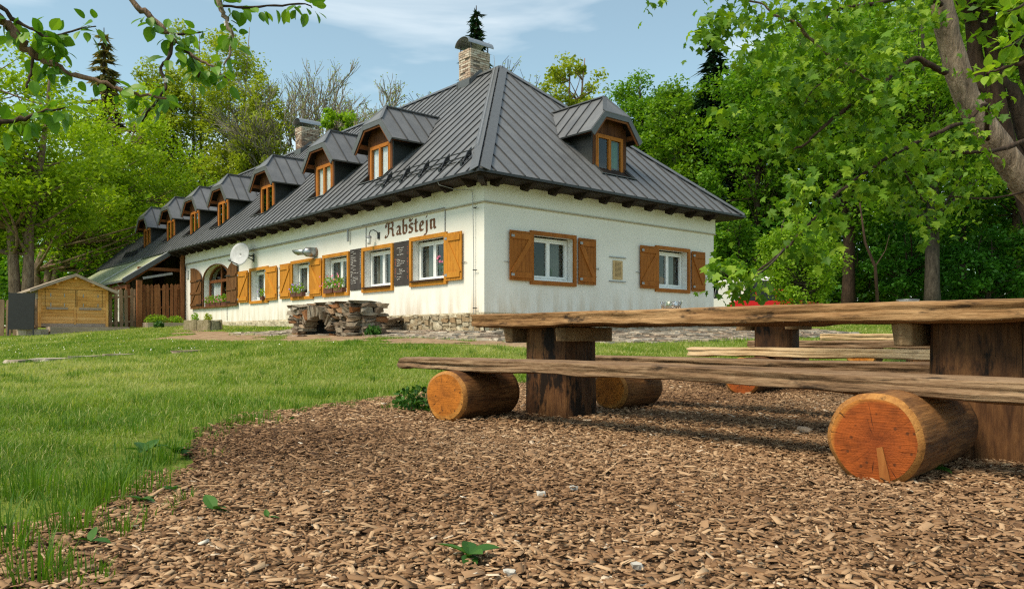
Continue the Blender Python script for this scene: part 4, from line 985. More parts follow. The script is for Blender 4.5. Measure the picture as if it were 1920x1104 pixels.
# lightning conductor
m = MB(); hp = lambda t: (-EO+(RX+EO)*t-0.10, -EO+(HY_+EO)*t+0.12, EZ+(RZ_-EZ)*t+0.06)
m.tube([(RX, HY_+0.3, RZ_+0.45), (RX, HY_+0.25, RZ_+0.1)]+[hp(t) for t in (0.98, 0.8, 0.6, 0.4, 0.25, 0.16)]+[(-0.45, 0.75, zl(-0.45)+0.03), (-EO-0.07, 0.90, EZ-0.02), (-EO-0.02, 0.88, EZ-0.16), (-0.35, 0.60, EZ-0.28), (-0.09, 0.36, 4.05), (-0.085, 0.33, 3.9), (-0.055, 0.33, 2.4), (-0.055, 0.33, 0.65)], 0.009, 5)
lc = m.build('lightning_conductor', M['greymetal'], house)
m = MB()
for z in (3.62, 2.15, 1.25): m.tube([(0.0, 0.33, z), (-0.075, 0.33, z)], 0.012, 5); m.tube([(-0.06, 0.36, z), (-0.06, 0.20, z-0.005)], 0.010, 5)
m.build('conductor_clip', M['black'], lc)
# conduit and hanging rods on the front
m = MB(); m.tube([(-0.07, 1.5, STR+0.012), (-0.07, 5.6, STR+0.012)], 0.014, 6); m.tube([(-0.015, 1.55, STR-0.03), (-0.015, 1.55, 3.18)], 0.014, 6); m.tube([(-0.015, 5.43, STR-0.05), (-0.015, 5.43, 3.13)], 0.012, 6)
m.tube([(-0.07, 5.6, STR+0.012), (-0.07, 21, STR-0.0)], 0.010, 6); m.box((-0.09, 6.35, 3.38), (-0.06, 6.42, STR-0.02))
m.tube([(-0.05, 14.95, STR), (-0.05, 14.98, 3.4)], 0.008, 5); m.tube([(-0.02, 16.2, 1.75), (-0.02, 16.2, 1.2)], 0.01, 5)
m.build('cable_conduit', M['greymetal'], house)
m = MB(); m.box((-0.05, 20.75, 3.1), (-0.001, 20.98, 3.45)); m.build('meter_box', M['dish'], house)

# painted name -----------------------------------------------------------
GL = {
 'R': (1.40, [[(.06, 1.02), (-.02, 1.22), (.04, 1.42), (.2, 1.50)], [(.28, 1.46), (.36, 1.30), (.36, .30), (.22, .06), (.02, -.06), (-.1, .08), (-.02, .2)], [(.28, 1.46), (.52, 1.34), (.74, 1.50), (.93, 1.38), (.93, 1.0), (.80, .84)], [(.36, .80), (.60, .88), (.80, .84)], [(.78, .84), (.92, .68), (.92, .18), (1.04, .0), (1.16, .08)]]),
 'a': (.80, [[(.06, .78), (.24, .96), (.46, .80), (.46, .16), (.58, .02), (.68, .1)], [(.46, .56), (.16, .44), (.08, .2), (.2, .02), (.46, .22)]]),
 'b': (.78, [[(0.02, 1.38), (.12, 1.52), (.12, .18), (.3, .0), (.52, .16), (.54, .74), (.36, .94), (.14, .74)]]),
 's': (.74, [[(.52, .82), (.34, .98), (.1, .80), (.16, .62), (.46, .42), (.50, .18), (.28, .0), (.02, .14)], [(.10, 1.44), (.28, 1.16), (.50, 1.44)]]),
 't': (.62, [[(.16, 1.32), (.16, .16), (.30, .0), (.46, .12)], [(-.04, .86), (.40, .96)]]),
 'e': (.72, [[(.14, .48), (.46, .66), (.42, .84), (.28, .98), (.08, .78), (.08, .18), (.26, .0), (.50, .16)]]),
 'j': (.52, [[(.04, .86), (.16, .94), (.16, -.22), (.02, -.44), (-.14, -.40)], [(.10, 1.28), (.20, 1.42)]]),
 'n': (.86, [[(-.02, .84), (.12, .94), (.12, .16), (.24, .02)], [(.12, .78), (.40, .97), (.52, .84), (.52, .18), (.64, .02), (.74, .10)]])}
def lettering():
    root = thing('name_lettering', None, None, parent=house)
    tot = sum(GL[c][0] for c in 'Rabstejn'); sx = 2.46/tot; sz = 0.255; x = 0.0; nib = Vector((math.cos(R(38)), math.sin(R(38))))*0.138
    lay = 0
    for ch in 'Rabstejn':
        m = MB()
        for st in GL[ch][1]:
            for p, q in zip(st[:-1], st[1:]):
                for nb in (nib, Vector((-nib.y, nib.x))*0.42):
                    pts = [(p[0]-nb.x, p[1]-nb.y), (p[0]+nb.x, p[1]+nb.y), (q[0]+nb.x, q[1]+nb.y), (q[0]-nb.x, q[1]-nb.y)]
                    lay = (lay+1) % 17; dd = -0.003-0.0004*lay
                    m.quad(*[(dd, 4.36-(x+u_)*sx, 3.315+v_*sz*1.0) for u_, v_ in pts])
        m.build('letter', M['letter'], root, fix=False); x += GL[ch][0]
lettering()
m = MB(); m.box((-0.012, 0.0, 0), (0, 0, 0))
# ================================================================ things on and by the house
def at_house(name, label, cat, x, y, z, group=None): 
    p = h2w(x, y, z); return thing(name, label, cat, p, HA, group)
# menu boards with chalk writing
def menu(y0, y1, z0, z1, label, seed, orange):
    t = at_house('menu_board', label, 'chalkboard', -0.004, (y0+y1)/2, z0, 'menu boards'); w = y1-y0; h = z1-z0
    MB().box((-0.02, -w/2, 0), (-0.001, w/2, h)).build('board', M['chalkboard'], t)
    r = np.random.default_rng(seed); wm, om = MB(), MB()
    def scrib(m, a, z, ln, hh):
        x = a; st = []
        while x < a+ln:
            st.append((x, z+r.uniform(0, hh))); x += r.uniform(0.008, 0.018)
        for p, q in zip(st[:-1], st[1:]):
            m.beam((-0.0215, -p[0], p[1]), (-0.0215, -q[0], q[1]), 0.0015, 0.0055, up=(0, 0, 1))
    z = h-0.09; L0 = -w/2+0.05
    while z > 0.10:
        if r.random() < (0.86 if not orange else 0.74):
            ind = r.choice([0.0, 0.0, 0.12]); a = L0+ind+(0.10 if orange else 0)
            for _ in range(r.integers(1, 4)):
                ln = r.uniform(0.08, 0.2)
                if a+ln > w/2-0.14: break
                scrib(wm, a, z, ln, 0.032); a += ln+0.025
            scrib(om if orange else wm, w/2-0.11, z, 0.06, 0.035)
            if orange and r.random() < 0.6: scrib(om, L0, z+0.01, 0.07, 0.05)
        z -= r.uniform(0.042, 0.060)
    wm.build('chalk_writing', M['chalk'], t, fix=False)
    if om.v: om.build('price_writing', M['chalk_red'], t, fix=False)
menu(5.655, 6.345, 1.93, 3.13, 'brown menu board chalked in white only, beside the window with flower boxes', 3, False)
menu(3.155, 3.915, 1.945, 3.12, 'menu board with orange prices below the painted house name', 4, True)
# wooden plaque between two rails
t = at_house('plaque', 'small pale wooden plaque with carved lines between the end wall windows', 'plaque', 4.63, -0.004, 2.13)
MB().box((-0.19, -0.025, 0), (0.19, -0.001, 0.51)).build('tablet', M['plaque'], t)
m = MB(); r = np.random.default_rng(9)
for i in range(12):
    z = 0.45-i*0.034; x = -0.12
    while x < 0.11:
        l = r.uniform(0.02, 0.05); m.box((x, -0.027, z), (min(x+l, 0.13), -0.0255, z+0.012)); x += l+0.012
m.build('carved_text', M['darkwood'], t)
for z in (-0.06, 0.595):
    MB().box((-0.33, -0.035, z-0.012), (0.33, -0.002, z+0.012)).build('rail', M['greymetal'], t)
# wall lamp
t = at_house('wall_lamp', 'swan neck wall lamp with glass jar left of the painted name', 'lamp', 0, 4.72, 3.3)
MB().box((-0.04, -0.04, 0.0), (-0.001, 0.04, 0.18)).build('mounting_plate', M['black'], t)
m = MB(); m.tube([(-0.03, 0, 0.1), (-0.06, 0.02, 0.2), (-0.12, 0.10, 0.255), (-0.17, 0.18, 0.24), (-0.19, 0.22, 0.16), (-0.19, 0.23, 0.10)], 0.013, 8); m.build('arm', M['black'], t, smooth=True)
m = MB(); m.lathe([(0.03, 0.11), (0.07, 0.08), (0.075, 0.04), (0.06, 0.03)], 16, (-0.19, 0.23, 0)); m.build('lamp_holder', M['greymetal'], t)
m = MB(); m.lathe([(0.058, 0.03), (0.06, -0.08), (0.045, -0.14), (0.0, -0.155)], 16, (-0.19, 0.23, 0)); m.build('glass_jar', M['lampwhite'], t, smooth=True)
# satellite dish
t = at_house('satellite_dish', 'pale grey satellite dish mounted on the front wall', 'satellite dish', 0, 13.6, 3.1)
dd = Vector((-0.88, -0.45, 0.16)).normalized(); c0 = Vector((-0.52, 0.0, 0.45))
e1 = dd.orthogonal().normalized(); e2 = dd.cross(e1)
m = MB(); nr, na = 5, 28
for i in range(nr+1):
    r_ = 0.43*i/nr
    for k in range(na):
        a = 2*math.pi*k/na; m.v.append(tuple(c0+(e1*math.cos(a)+e2*math.sin(a))*max(r_, 0.001)+dd*(0.35*r_*r_-0.06)))
for i in range(nr):
    for k in range(na): m.f.append((i*na+k, i*na+(k+1) % na, (i+1)*na+(k+1) % na, (i+1)*na+k)); m.m.append(0)
d_ = m.build('reflector', M['dish'], t, smooth=True, fix=False); md = d_.modifiers.new('s', 'SOLIDIFY'); md.thickness = 0.012
m = MB(); low = c0-Vector((0, 0, 1))*0.40; foc = c0+dd*0.50+Vector((0, 0.12, -0.34)); m.beam(low, foc, 0.03, 0.03); m.build('feed_arm', M['black'], t)
m = MB(); m.tube([foc, foc+(c0-foc).normalized()*0.10], [0.04, 0.025], 10); m.build('receiver', M['greymetal'], t)
m = MB(); m.tube([(0, 0, 0.42), (-0.42, 0.0, 0.42)], 0.024, 8); m.tube([(0, 0, 0.25), (-0.30, 0, 0.40)], 0.016, 8); m.tube([c0-dd*0.05, Vector((-0.40, 0, 0.42))], 0.03, 8); m.box((-0.012, -0.08, 0.2), (0, 0.08, 0.5)); m.build('wall_bracket', M['black'], t)
# extractor pipe
t = at_house('extractor_pipe', 'galvanised extractor pipe with slanted mouth sticking out of the wall', 'vent pipe', 0, 8.6, 3.24)
m = MB(); m.tube([(0.0, 0, 0), (-0.10, 0, 0)], [0.16, 0.15], 20); m.build('wall_flange', M['brick_dark'], t)
m = MB(); m.tube([(-0.05, 0, 0), (-0.22, 0.02, 0), (-0.30, 0.05, 0), (-0.36, 0.10, 0.0)], [0.155, 0.155, 0.15, 0.10], 20); m.build('elbow', M['galv'], t, smooth=True)
m = MB(); pts = [Vector((-0.34, 0.08, 0)), Vector((-0.40, 0.62, 0.02))]; n = 20; ax = (pts[1]-pts[0]).normalized(); o1 = ax.orthogonal().normalized(); o2 = ax.cross(o1)
for j, p in enumerate(pts):
    for k in range(n):
        a = 2*math.pi*k/n; v = p+(o1*math.cos(a)+o2*math.sin(a))*(0.088 if j == 0 else 0.094)
        if j: v = v+ax*(0.16*(v.z-p.z)/0.094)
        m.v.append(tuple(v))
m.f = [(k, (k+1) % n, n+(k+1) % n, n+k) for k in range(n)]; m.m = [0]*n
o = m.build('spout', M['galv'], t, smooth=True, fix=False); o.modifiers.new('s', 'SOLIDIFY').thickness = 0.006
m = MB(); m.tube([pts[1]-ax*0.15, pts[1]-ax*0.14], 0.082, 16); m.build('dark_bore', M['soot'], t)

# flower boxes: leaves and flowers as clumps on stems
def leafball(name, mat, n, size, rad, parent, c=(0, 0, 0), seed=0, flat=1.0):
    r = np.random.default_rng(seed); d = r.normal(size=(n, 3)); d /= np.linalg.norm(d, axis=1)[:, None]
    p = d*np.array(rad)*(r.random(n)**0.45)[:, None]+np.array(c)
    a = r.normal(size=(n, 3)); a /= np.linalg.norm(a, axis=1)[:, None]; b_ = np.cross(a, r.normal(size=(n, 3))); b_ /= np.linalg.norm(b_, axis=1)[:, None]
    s = (size*r.uniform(0.6, 1.3, n))[:, None]
    V = np.stack([p-a*s*0.5, p+b_*s*0.32, p+a*s*0.5, p-b_*s*0.32], 1)
    return link(name, np_mesh(name, V, 4, mat, r.random(n)), parent)
def petals(parent, n, box_, mat, size, seed):
    r = np.random.default_rng(seed); m = MB()
    for _ in range(n):
        p = Vector([r.uniform(*b_) for b_ in box_])
        for k in range(5):
            a = 2*math.pi*k/5+r.random(); d = Vector((-0.4+r.normal(0, .2), math.cos(a), math.sin(a)))*size
            q = d.cross(Vector((1, 0, 0)))*0.5
            m.quad(p, p+d*0.6+q, p+d, p+d*0.6-q)
    m.build('flower', mat, parent, fix=False)
def flower_box(x, y, z, w, label, fl, seed, hgt=0.22, lean=0.0):
    t = at_house('flower_box', label, 'flower box', x, y, z, 'flower boxes on the front sills')
    MB().slab([(-0.07, -w/2, 0), (0.07, -w/2, 0), (0.07, w/2, 0), (-0.07, w/2, 0)], (0, 0, 0.14)).build('box', M['pot'], t)
    leafball('leaves', M['leaf_lime'], int(420*w), 0.065, (0.13, w/2+0.06, hgt), t, (-0.03, 0, 0.18+hgt*0.4), seed)
    petals(t, int(15*w)+2, ((-0.2, -0.05), (-w/2-0.05, w/2+0.05), (0.16, 0.2+hgt*1.3)), M[fl], 0.035, seed+1)
fbz = lambda w: w[2]+FW+0.03
for k, (y, fl) in enumerate(((6.92, 'pink'), (7.56, 'pink'))): flower_box(-0.06, y, LW[2][2]+FW+0.002, 0.56, ('brown flower box with pink blooms in the unshuttered window, nearer the menu board', 'brown flower box with pink blooms in the unshuttered window, nearer the shutter')[k], fl, 10+k, 0.26)
for k, (y, fl) in enumerate(((9.55, 'purple'), (10.0, 'purple'))): flower_box(-0.06, y, LW[3][2]+FW+0.002, 0.40, ('flower box with purple blooms in the second ochre window, beside its right shutter', 'flower box with purple blooms in the second ochre window, beside its left shutter')[k], fl, 20+k, 0.20)
flower_box(-0.06, 12.62, LW[4][2]+FW+0.002, 0.22, 'small potted plant in the window between the arched one and the extractor pipe', 'purple', 31, 0.20)
for k, y in enumerate((16.55, 17.15, 17.75, 18.35)): flower_box(0.03, y, AR[2]+0.004, 0.5, ('flower box rightmost in the arched window', 'flower box second from right in the arched window', 'flower box second from left in the arched window', 'flower box leftmost in the arched window')[k], 'pink', 40+k, 0.20)
# plants inside windows
t = at_house('potted_geranium', 'red geranium in a pot behind the glass under the painted name', 'potted plant', 0.36, 2.05, LW[0][2]+0.16)
m = MB(); m.lathe([(0.0, 0), (0.07, 0), (0.095, 0.14), (0.08, 0.14)], 14); m.build('pot', M['pot'], t); leafball('leaves', M['weed'], 260, 0.07, (0.14, 0.38, 0.22), t, (0, 0.0, 0.32), 55); petals(t, 14, ((-0.16, -0.1), (-0.35, 0.35), (0.35, 0.6)), M['pink'], 0.035, 56)
t = at_house('potted_houseplant', 'small green potted plant inside the end wall window nearest the corner', 'potted plant', 2.35, 0.36, RW[0][2]+0.14)
m = MB(); m.lathe([(0.0, 0), (0.06, 0), (0.08, 0.12), (0.07, 0.12)], 14); m.build('pot', M['pot'], t); leafball('leaves', M['weed'], 160, 0.06, (0.15, 0.10, 0.14), t, (0, 0, 0.22), 57)
t = at_house('guitar', 'brown guitar leaning inside the end wall window farther from the corner', 'guitar', 7.02, 0.42, RW[1][2]+0.08)
m = MB(); prof = [(0.0, 0.0), (0.10, 0.01), (0.15, 0.09), (0.14, 0.18), (0.10, 0.25), (0.12, 0.33), (0.09, 0.40), (0.0, 0.42)]; outl = [(x_, z_) for x_, z_ in prof]+[(-x_, z_) for x_, z_ in prof[::-1][1:-1]]
m.slab([(x_, 0, z_) for x_, z_ in outl], (0, 0.08, 0)); m.build('body', M['brown'], t)
m = MB(); m.box((-0.022, 0.005, 0.40), (0.022, 0.04, 0.86)); m.build('neck', M['darkwood'], t); m = MB(); m.box((-0.035, 0.0, 0.86), (0.035, 0.03, 1.0)); m.build('headstock', M['darkwood'], t)
t.rotation_euler = (0, R(12), HA)

# ---- stone fireplace with arched mouth
FX0, FX1, FY0, FY1 = -2.35, -1.72, 1.78, 4.98
fz = min(gh(FX0, FY0), gh(FX0, FY1))-0.05
ftop = 1.36
fire = at_house('stone_fireplace', 'rough stone outdoor fireplace with arched opening before the house wall', 'fireplace', 0, 0, 0)
fr_ = np.random.default_rng(77); ay, aw_, asp, ah = 3.62, 0.66, fz+0.20, 0.38
inarch = lambda y, z, grow=0.0: abs(y-ay) < aw_+grow and z < asp+(ah+grow)*math.sqrt(max(0, 1-((y-ay)/(aw_+grow))**2))
m = MB(); ys = sorted({FY0+0.1, FY1-0.1, *np.linspace(ay-aw_, ay+aw_, 15)})
for a, c in zip(ys[:-1], ys[1:]):
    mid = (a+c)/2; z0_ = fz
    if abs(mid-ay) < aw_: z0_ = asp+ah*math.sqrt(1-((mid-ay)/aw_)**2)
    m.box((FX0+0.10, a, z0_), (FX1-0.1, c, ftop-0.05))
m.box((FX1-0.20, ay-aw_-0.05, fz), (FX1-0.12, ay+aw_+0.05, ftop-0.1)); m.build('core', M['soot'], fire)
fst = [rock_box(1, 1, 1, 0.09, fr_).mesh('stone', M['schist']) for _ in range(8)]; fsr = [rock_box(1, 1, 1, 0.09, fr_).mesh('stone', M['schist_rust']) for _ in range(5)]
def fstone(c, sc_, rot, rust=0.22):
    me = fsr[fr_.integers(5)] if fr_.random() < rust else fst[fr_.integers(8)]
    link('stone', me, fire, c, rot, sc_)
z = fz
while z < ftop-0.02:
    h = fr_.uniform(0.055, 0.13); h = min(h, ftop-z)
    y = FY0+fr_.uniform(-0.05, 0.05)
    while y < FY1-0.05:
        w = fr_.uniform(0.14, 0.46); yc_ = y+w/2
        if not (inarch(yc_, z+h/2, 0.20) or inarch(y+0.03, z+h/2, 0.14) or inarch(y+w-0.03, z+h/2, 0.14)) or z+h/2 > asp+ah+0.23:
            fstone((FX0+0.06+fr_.uniform(-0.06, 0.04), yc_, z+h/2), (0.34, w*1.02, h*1.04), (fr_.normal(0, 0.06), fr_.normal(0, 0.05), fr_.normal(0, 0.08)))
        y += w
    for ye in (FY0, FY1):
        x = FX0+0.1
        while x < FX1-0.05:
            w = fr_.uniform(0.2, 0.45); fstone((x+w/2, ye+fr_.uniform(-0.03, 0.03), z+h/2), (w*1.02, 0.26, h*1.03), (fr_.normal(0, .05), fr_.normal(0, .05), fr_.normal(0, .06))); x += w
    z += h
for k in range(27):    # voussoirs on edge
    t_ = math.pi*(0.02+0.96*k/26); y = ay+(aw_+0.09)*math.cos(t_); z = asp+(ah+0.10)*math.sin(t_)
    fstone((FX0+0.02+fr_.uniform(-0.04, 0.03), y, z), (0.34, 0.085, fr_.uniform(0.22, 0.32)), (math.atan2(aw_*math.sin(t_), (ah)*math.cos(t_)+1e-6)-math.pi/2+fr_.normal(0, 0.06), 0, 0), 0.12)
x = FY0-0.08
while x < FY1:         # covering slabs
    w = fr_.uniform(0.4, 0.8); fstone((FX0+0.30, x+w/2, ftop+0.015), (0.85, w*1.0, 0.07), (fr_.normal(0, 0.03), fr_.normal(0, 0.02), fr_.normal(0, 0.04)), 0.05); x += w
for _ in range(14):
    fstone((fr_.uniform(FX0+0.2, FX1-0.25), fr_.uniform(ay-0.5, ay+0.5), fz+0.05), (0.3, 0.25, 0.12), (0, 0, fr_.random()*3), 0.1)

# ---- stone bench against the wall
sbn = at_house('stone_bench', 'low bench of stacked dark flat stones against the house wall', 'bench', 0, 0, 0)
z0 = gh(-0.5, 3.6)-0.02
for (yy, ww, zz, hh, dx) in ((3.6, 1.5, 0.02, 0.14, 0.50), (3.2, 0.7, 0.17, 0.13, 0.46), (4.1, 0.8, 0.17, 0.13, 0.48), (3.75, 1.25, 0.31, 0.09, 0.60), (2.95, 0.55, 0.31, 0.07, 0.55)):
    link('stone', fst[fr_.integers(8)], sbn, (-dx/2-0.08, yy+0.5, z0+zz+hh/2), (0, fr_.normal(0, 0.02), fr_.normal(0, 0.03)), (dx, ww, hh*1.06))
# ---- squared stone troughs in the grass
tr = np.random.default_rng(12)
for k, (x_, y_, ln, lab) in enumerate(((-2.2, 11.9, 1.25, 'mossy stone block lying in grass, nearer the fireplace'), (-2.15, 13.35, 1.35, 'mossy stone trough lying in grass, farther from the fireplace'))):
    p = h2w(x_, y_); t = thing('stone_trough', lab, 'stone trough', (p.x, p.y, g(p.x, p.y)-0.06), HA+math.pi/2+tr.normal(0, 0.05), 'stone troughs')
    m = rock_box(ln, 0.45, 0.10, 0.02, tr); o = m.build('floor_slab', M['block'], t, loc=(0, 0, 0.05))
    for s in (-1, 1):
        rock_box(ln, 0.13, 0.36, 0.03, tr).build('side', M['block'], t, loc=(0, s*0.18, 0.22)); rock_box(0.13, 0.28, 0.34, 0.03, tr).build('end', M['block'], t, loc=(s*(ln/2-0.065), 0, 0.22))
    MB().box((-ln/2+0.1, -0.13, 0.1), (ln/2-0.1, 0.13, 0.34)).build('earth', M['soil'], t)
    leafball('herbs', M['leaf_lime' if k else 'leaf_olive'], 240, 0.07, (0.24, 0.13, 0.22), t, (0.1, 0, 0.44), 60+k)

# ---- lean-to canopy at the far end of the front
can = at_house('canopy', 'lean-to canopy of mossy corrugated sheets at the far house end', 'canopy', 0, 0, 0)
cx0, cz0, cx1, cz1, cy0, cy1 = -0.60, 4.26, -2.45, 2.98, 21.45, 33.6
y = cy0
while y < cy1-0.1:
    y2 = min(y+1.02, cy1); m = MB(); n = 24
    for i in range(n+1):
        a = y+(y2-y)*i/n; dz = 0.022*math.sin(2*math.pi*i/4)
        m.v += [(cx0, a, cz0+dz), (cx1, a, cz1+dz)]
    m.f = [(2*i, 2*i+1, 2*i+3, 2*i+2) for i in range(n)]; m.m = [0]*n
    m.build('corrugated_sheet', M['corrugated'], can, smooth=True, fix=False); y = y2
for yy in (cy0, cy0+4.0):
    m = MB(); m.beam((cx0, yy, cz0+0.06), (cx1-0.05, yy, cz1+0.05), 0.16, 0.03); m.build('cover_strip', M['dish'], can)
m = MB(); m.box((cx1-0.06, cy0-0.05, cz1-0.10), (cx1, cy1, cz1-0.02)); m.build('gutter', M['trim'], can)
m = MB(); m.beam((cx0, cy0-0.06, cz0-0.05), (cx1-0.06, cy0-0.06, cz1-0.08), 0.04, 0.18); m.build('verge_board', M['trim'], can)
for yy in np.arange(cy0+0.1, cy1, 1.35):
    m = MB(); m.beam((cx0, yy, cz0-0.13), (cx1+0.1, yy, cz1-0.13), 0.09, 0.13); m.build('rafter', M['redbrown'], can)
m = MB(); m.box((cx1+0.1, cy0, cz1-0.35), (cx1+0.24, cy1, cz1-0.2)); m.box((-1.9, cy0-0.02, 3.42), (-0.05, cy0+0.10, 3.56)); m.build('beam', M['redbrown'], can)
m = MB(); m.beam((-1.75, cy0-0.2, 3.06), (-0.55, cy0-0.2, 3.32), 0.05, 0.10); m.build('awning_roller', M['greymetal'], can)
for x_, yy in ((cx1+0.17, cy0+0.1), (cx1+0.17, cy0+4), (cx1+0.17, cy0+8), (cx1+0.17, cy1-0.2), (-0.12, cy0-0.16)):
    m = MB(); m.box((x_-0.075, yy-0.075, gh(x_, yy)-0.2), (x_+0.075, yy+0.075, cz1-0.21 if x_ < -1 else 4.2)); m.build('post', M['picket'], can)
m = MB(); m.box((-0.02, 26, 0.5), (0.5, 26.15, 4.4)); m.build('inner_wall', M['darkwood'], can)

# ---- picket fences
def picket_run(name, label, p0, p1, h, w, gap, mat, hv=0.05, railz=(0.25, 0.75), posts=True, group=None, pointed=True, seed=0):
    p0, p1 = Vector(p0), Vector(p1); d = (p1-p0); ln = d.length; d.normalize(); a = math.atan2(d.y, d.x); r = np.random.default_rng(seed)
    t = thing(name, label, 'fence', (p0.x, p0.y, g(p0.x, p0.y)), a, group); z0 = t.location.z
    ms = []
    for k in range(4):
        ww = w*r.uniform(0.92, 1.05); m = MB(); top = [(-ww/2, h-0.06), (0, h+0.02), (ww/2, h-0.06)] if pointed else [(-ww/2, h-0.05), (-ww*0.25, h), (ww*0.25, h), (ww/2, h-0.05)]
        m.slab([(-ww/2, 0, 0.04), (ww/2, 0, 0.04)]+[(x_, 0, z_) for x_, z_ in top[::-1]], (0, 0.025, 0)); ms.append(m.mesh('picket', mat))
    s = w/2
    while s < ln-w/2+0.01:
        P = p0+d*s; link('picket', ms[r.integers(4)], t, (s, -0.03+r.normal(0, 0.004), g(P.x, P.y)-z0+r.normal(0, hv*0.4)), (0, r.normal(0, 0.012), 0)); s += w+gap
    ze = g(p1.x, p1.y)-z0
    for f in railz:
        MB().beam((0, 0.022, h*f), (ln, 0.022, h*f+ze), 0.04, 0.08).build('rail', mat, t)
    if posts:
        for s_ in (0.02, ln-0.02):
            zz = ze*s_/ln; MB().box((s_-0.06, 0.045, zz-0.2), (s_+0.06, 0.16, zz+h-0.02)).build('post', mat, t)
    return t
picket_run('picket_fence', 'tall brown picket fence panel beside the white wall end', h2w(-1.92, 21.3), h2w(-0.22, 21.3), 1.82, 0.125, 0.035, M['picket'], 0.03, (0.12, 0.45, 0.88), seed=1, pointed=True)
picket_run('picket_fence', 'greyer picket fence between pine shed and tall brown panel', h2w(-3.72, 21.2), h2w(-1.98, 21.3), 1.66, 0.135, 0.075, M['greywood_v'], 0.06, (0.16, 0.80), seed=2)
m = MB(); zz = gh(-1.9, 21.2); m.box((-0.10, -0.09, -0.1), (0.10, 0.09, 2.0)); p = h2w(-1.93, 21.15)
t = thing('gate_post', 'thick dark brown post where the two picket fences meet', 'post', (p.x, p.y, zz), HA); m.build('post', M['picket'], t)
MB().slab([(-0.11, -0.10, 2.0), (0.11, -0.10, 2.0), (0.11, 0.10, 2.0), (-0.11, 0.10, 2.0)], (0, 0, 0.03)).build('cap', M['darkwood'], t)
# raised bed before the fence
p = h2w(-0.95, 20.35); t = thing('raised_bed', 'low wooden bed with two clumps of herbs by the brown fence', 'planter', (p.x, p.y, g(p.x, p.y)), HA)
for y_ in (-0.3, 0.3): MB().box((-0.95, y_-0.03, -0.08), (0.95, y_+0.03, 0.16)).build('side_board', M['greywood'], t)
for x_ in (-0.95, 0.95): MB().box((x_-0.03, -0.27, -0.08), (x_+0.03, 0.27, 0.155)).build('end_board', M['greywood'], t)
MB().box((-0.92, -0.27, -0.05), (0.92, 0.27, 0.12)).build('earth', M['soil'], t)
leafball('herb_clump', M['leaf_lime'], 900, 0.07, (0.50, 0.30, 0.26), t, (-0.52, 0, 0.26), 70); leafball('herb_clump', M['leaf_lime'], 600, 0.07, (0.34, 0.28, 0.24), t, (0.28, 0, 0.25), 71)

# ---- pine shed
SX, SY = -18.45, 30.0
sz0 = 0.93
shed = thing('garden_shed', 'pale pine shed with horizontal boards, closed shutters and low gable roof', 'shed', (SX, SY, sz0), HA)
SWD, SDP, SEV, SAP = 2.48, 2.5, 1.52, 2.06
top_at = lambda x: SEV+(SAP-SEV)*(1-abs(x-SWD/2)/(SWD/2))
MB().slab([(0.03, 0.03, 0), (SWD-0.03, 0.03, 0), (SWD-0.03, 0.03, SEV-0.04), (SWD/2, 0.03, SAP-0.05), (0.03, 0.03, SEV-0.04)], (0, SDP-0.06, 0)).build('core', M['darkwood'], shed)
z = 0.02; bh = 0.135; k = 0
while z < SAP-0.05:
    z1 = min(z+bh-0.006, SAP-0.02)
    def span(zq): return (0.0, SWD) if zq <= SEV else (SWD/2*(zq-SEV)/(SAP-SEV), SWD-SWD/2*(zq-SEV)/(SAP-SEV))
    s0, s1 = span(z), span(z1)
    mat = M['greywood'] if k == 0 else M['shed']
    if 0.1 < z < SEV-0.05: parts_ = ((s0[0], 1.32, s1[0], 1.32), (1.325, s0[1], 1.325, s1[1]))
    else: parts_ = ((s0[0], s0[1], s1[0], s1[1]),)
    for (a0, a1, c0, c1) in parts_:
        if a1-a0 > 0.05: MB().slab([(a0, -0.002*(k % 3), z), (a1, -0.002*(k % 3), z), (c1, -0.002*(k % 3), z1), (c0, -0.002*(k % 3), z1)], (0, 0.028, 0)).build('plank', mat, shed)
    if z < SEV-0.05:
        for xx, nm in ((-0.001, 0), (SWD+0.001, 1)):
            MB().box((xx-0.014, 0.03, z), (xx+0.014, SDP, min(z1, SEV))).build('plank', M['greywood'], shed)
    z += bh; k += 1
for x_, w_ in ((0.0, 0.10), (SWD-0.10, 0.10)): MB().box((x_, -0.03, 0.0), (x_+w_, -0.008, SEV-0.03)).build('corner_board', M['shed'], shed)
for x0_, x1_ in ((0.28, 1.02), (1.42, 2.22)):
    MB().box((x0_, -0.06, 0.70), (x1_, -0.01, 0.79)).build('shelf_batten', M['greywood'], shed)
    for x_ in (x0_+0.15, x1_-0.12):
        for z_ in (0.82, 1.20): MB().box((x_-0.015, -0.025, z_), (x_+0.015, -0.008, z_+0.13)).build('hinge', M['galv'], shed)
for a, c in ((0.24, 1.29), (1.345, 2.26)):   # grooves round the hinged hatches
    mm = MB()
    for x_ in (a, c): mm.box((x_-0.006, -0.009, 0.80), (x_+0.006, -0.0055, 1.50))
    mm.box((a, -0.009, 1.49), (c, -0.0055, 1.502)); mm.build('hatch_joint', M['darkwood'], shed)
MB().box((1.24, -0.03, 0.12), (1.30, -0.008, 0.76)).build('door_batten', M['shed'], shed)
for s in (-1, 1):
    xe = SWD/2+s*(SWD/2+0.32); ze = SEV-(SAP-SEV)/(SWD/2)*0.32
    m = MB(); m.slab([(SWD/2, -0.35, SAP+0.0), (xe, -0.35, ze), (xe, SDP+0.25, ze), (SWD/2, SDP+0.25, SAP)], (0, 0, 0.06)); m.build('roof_slope', M['greywood'], shed)
    m = MB(); m.slab([(SWD/2, -0.39, SAP+0.07), (xe, -0.39, ze+0.07), (xe, -0.39, ze-0.05), (SWD/2, -0.39, SAP-0.05)], (0, 0.035, 0)); m.build('barge_board', M['greywood'], shed)
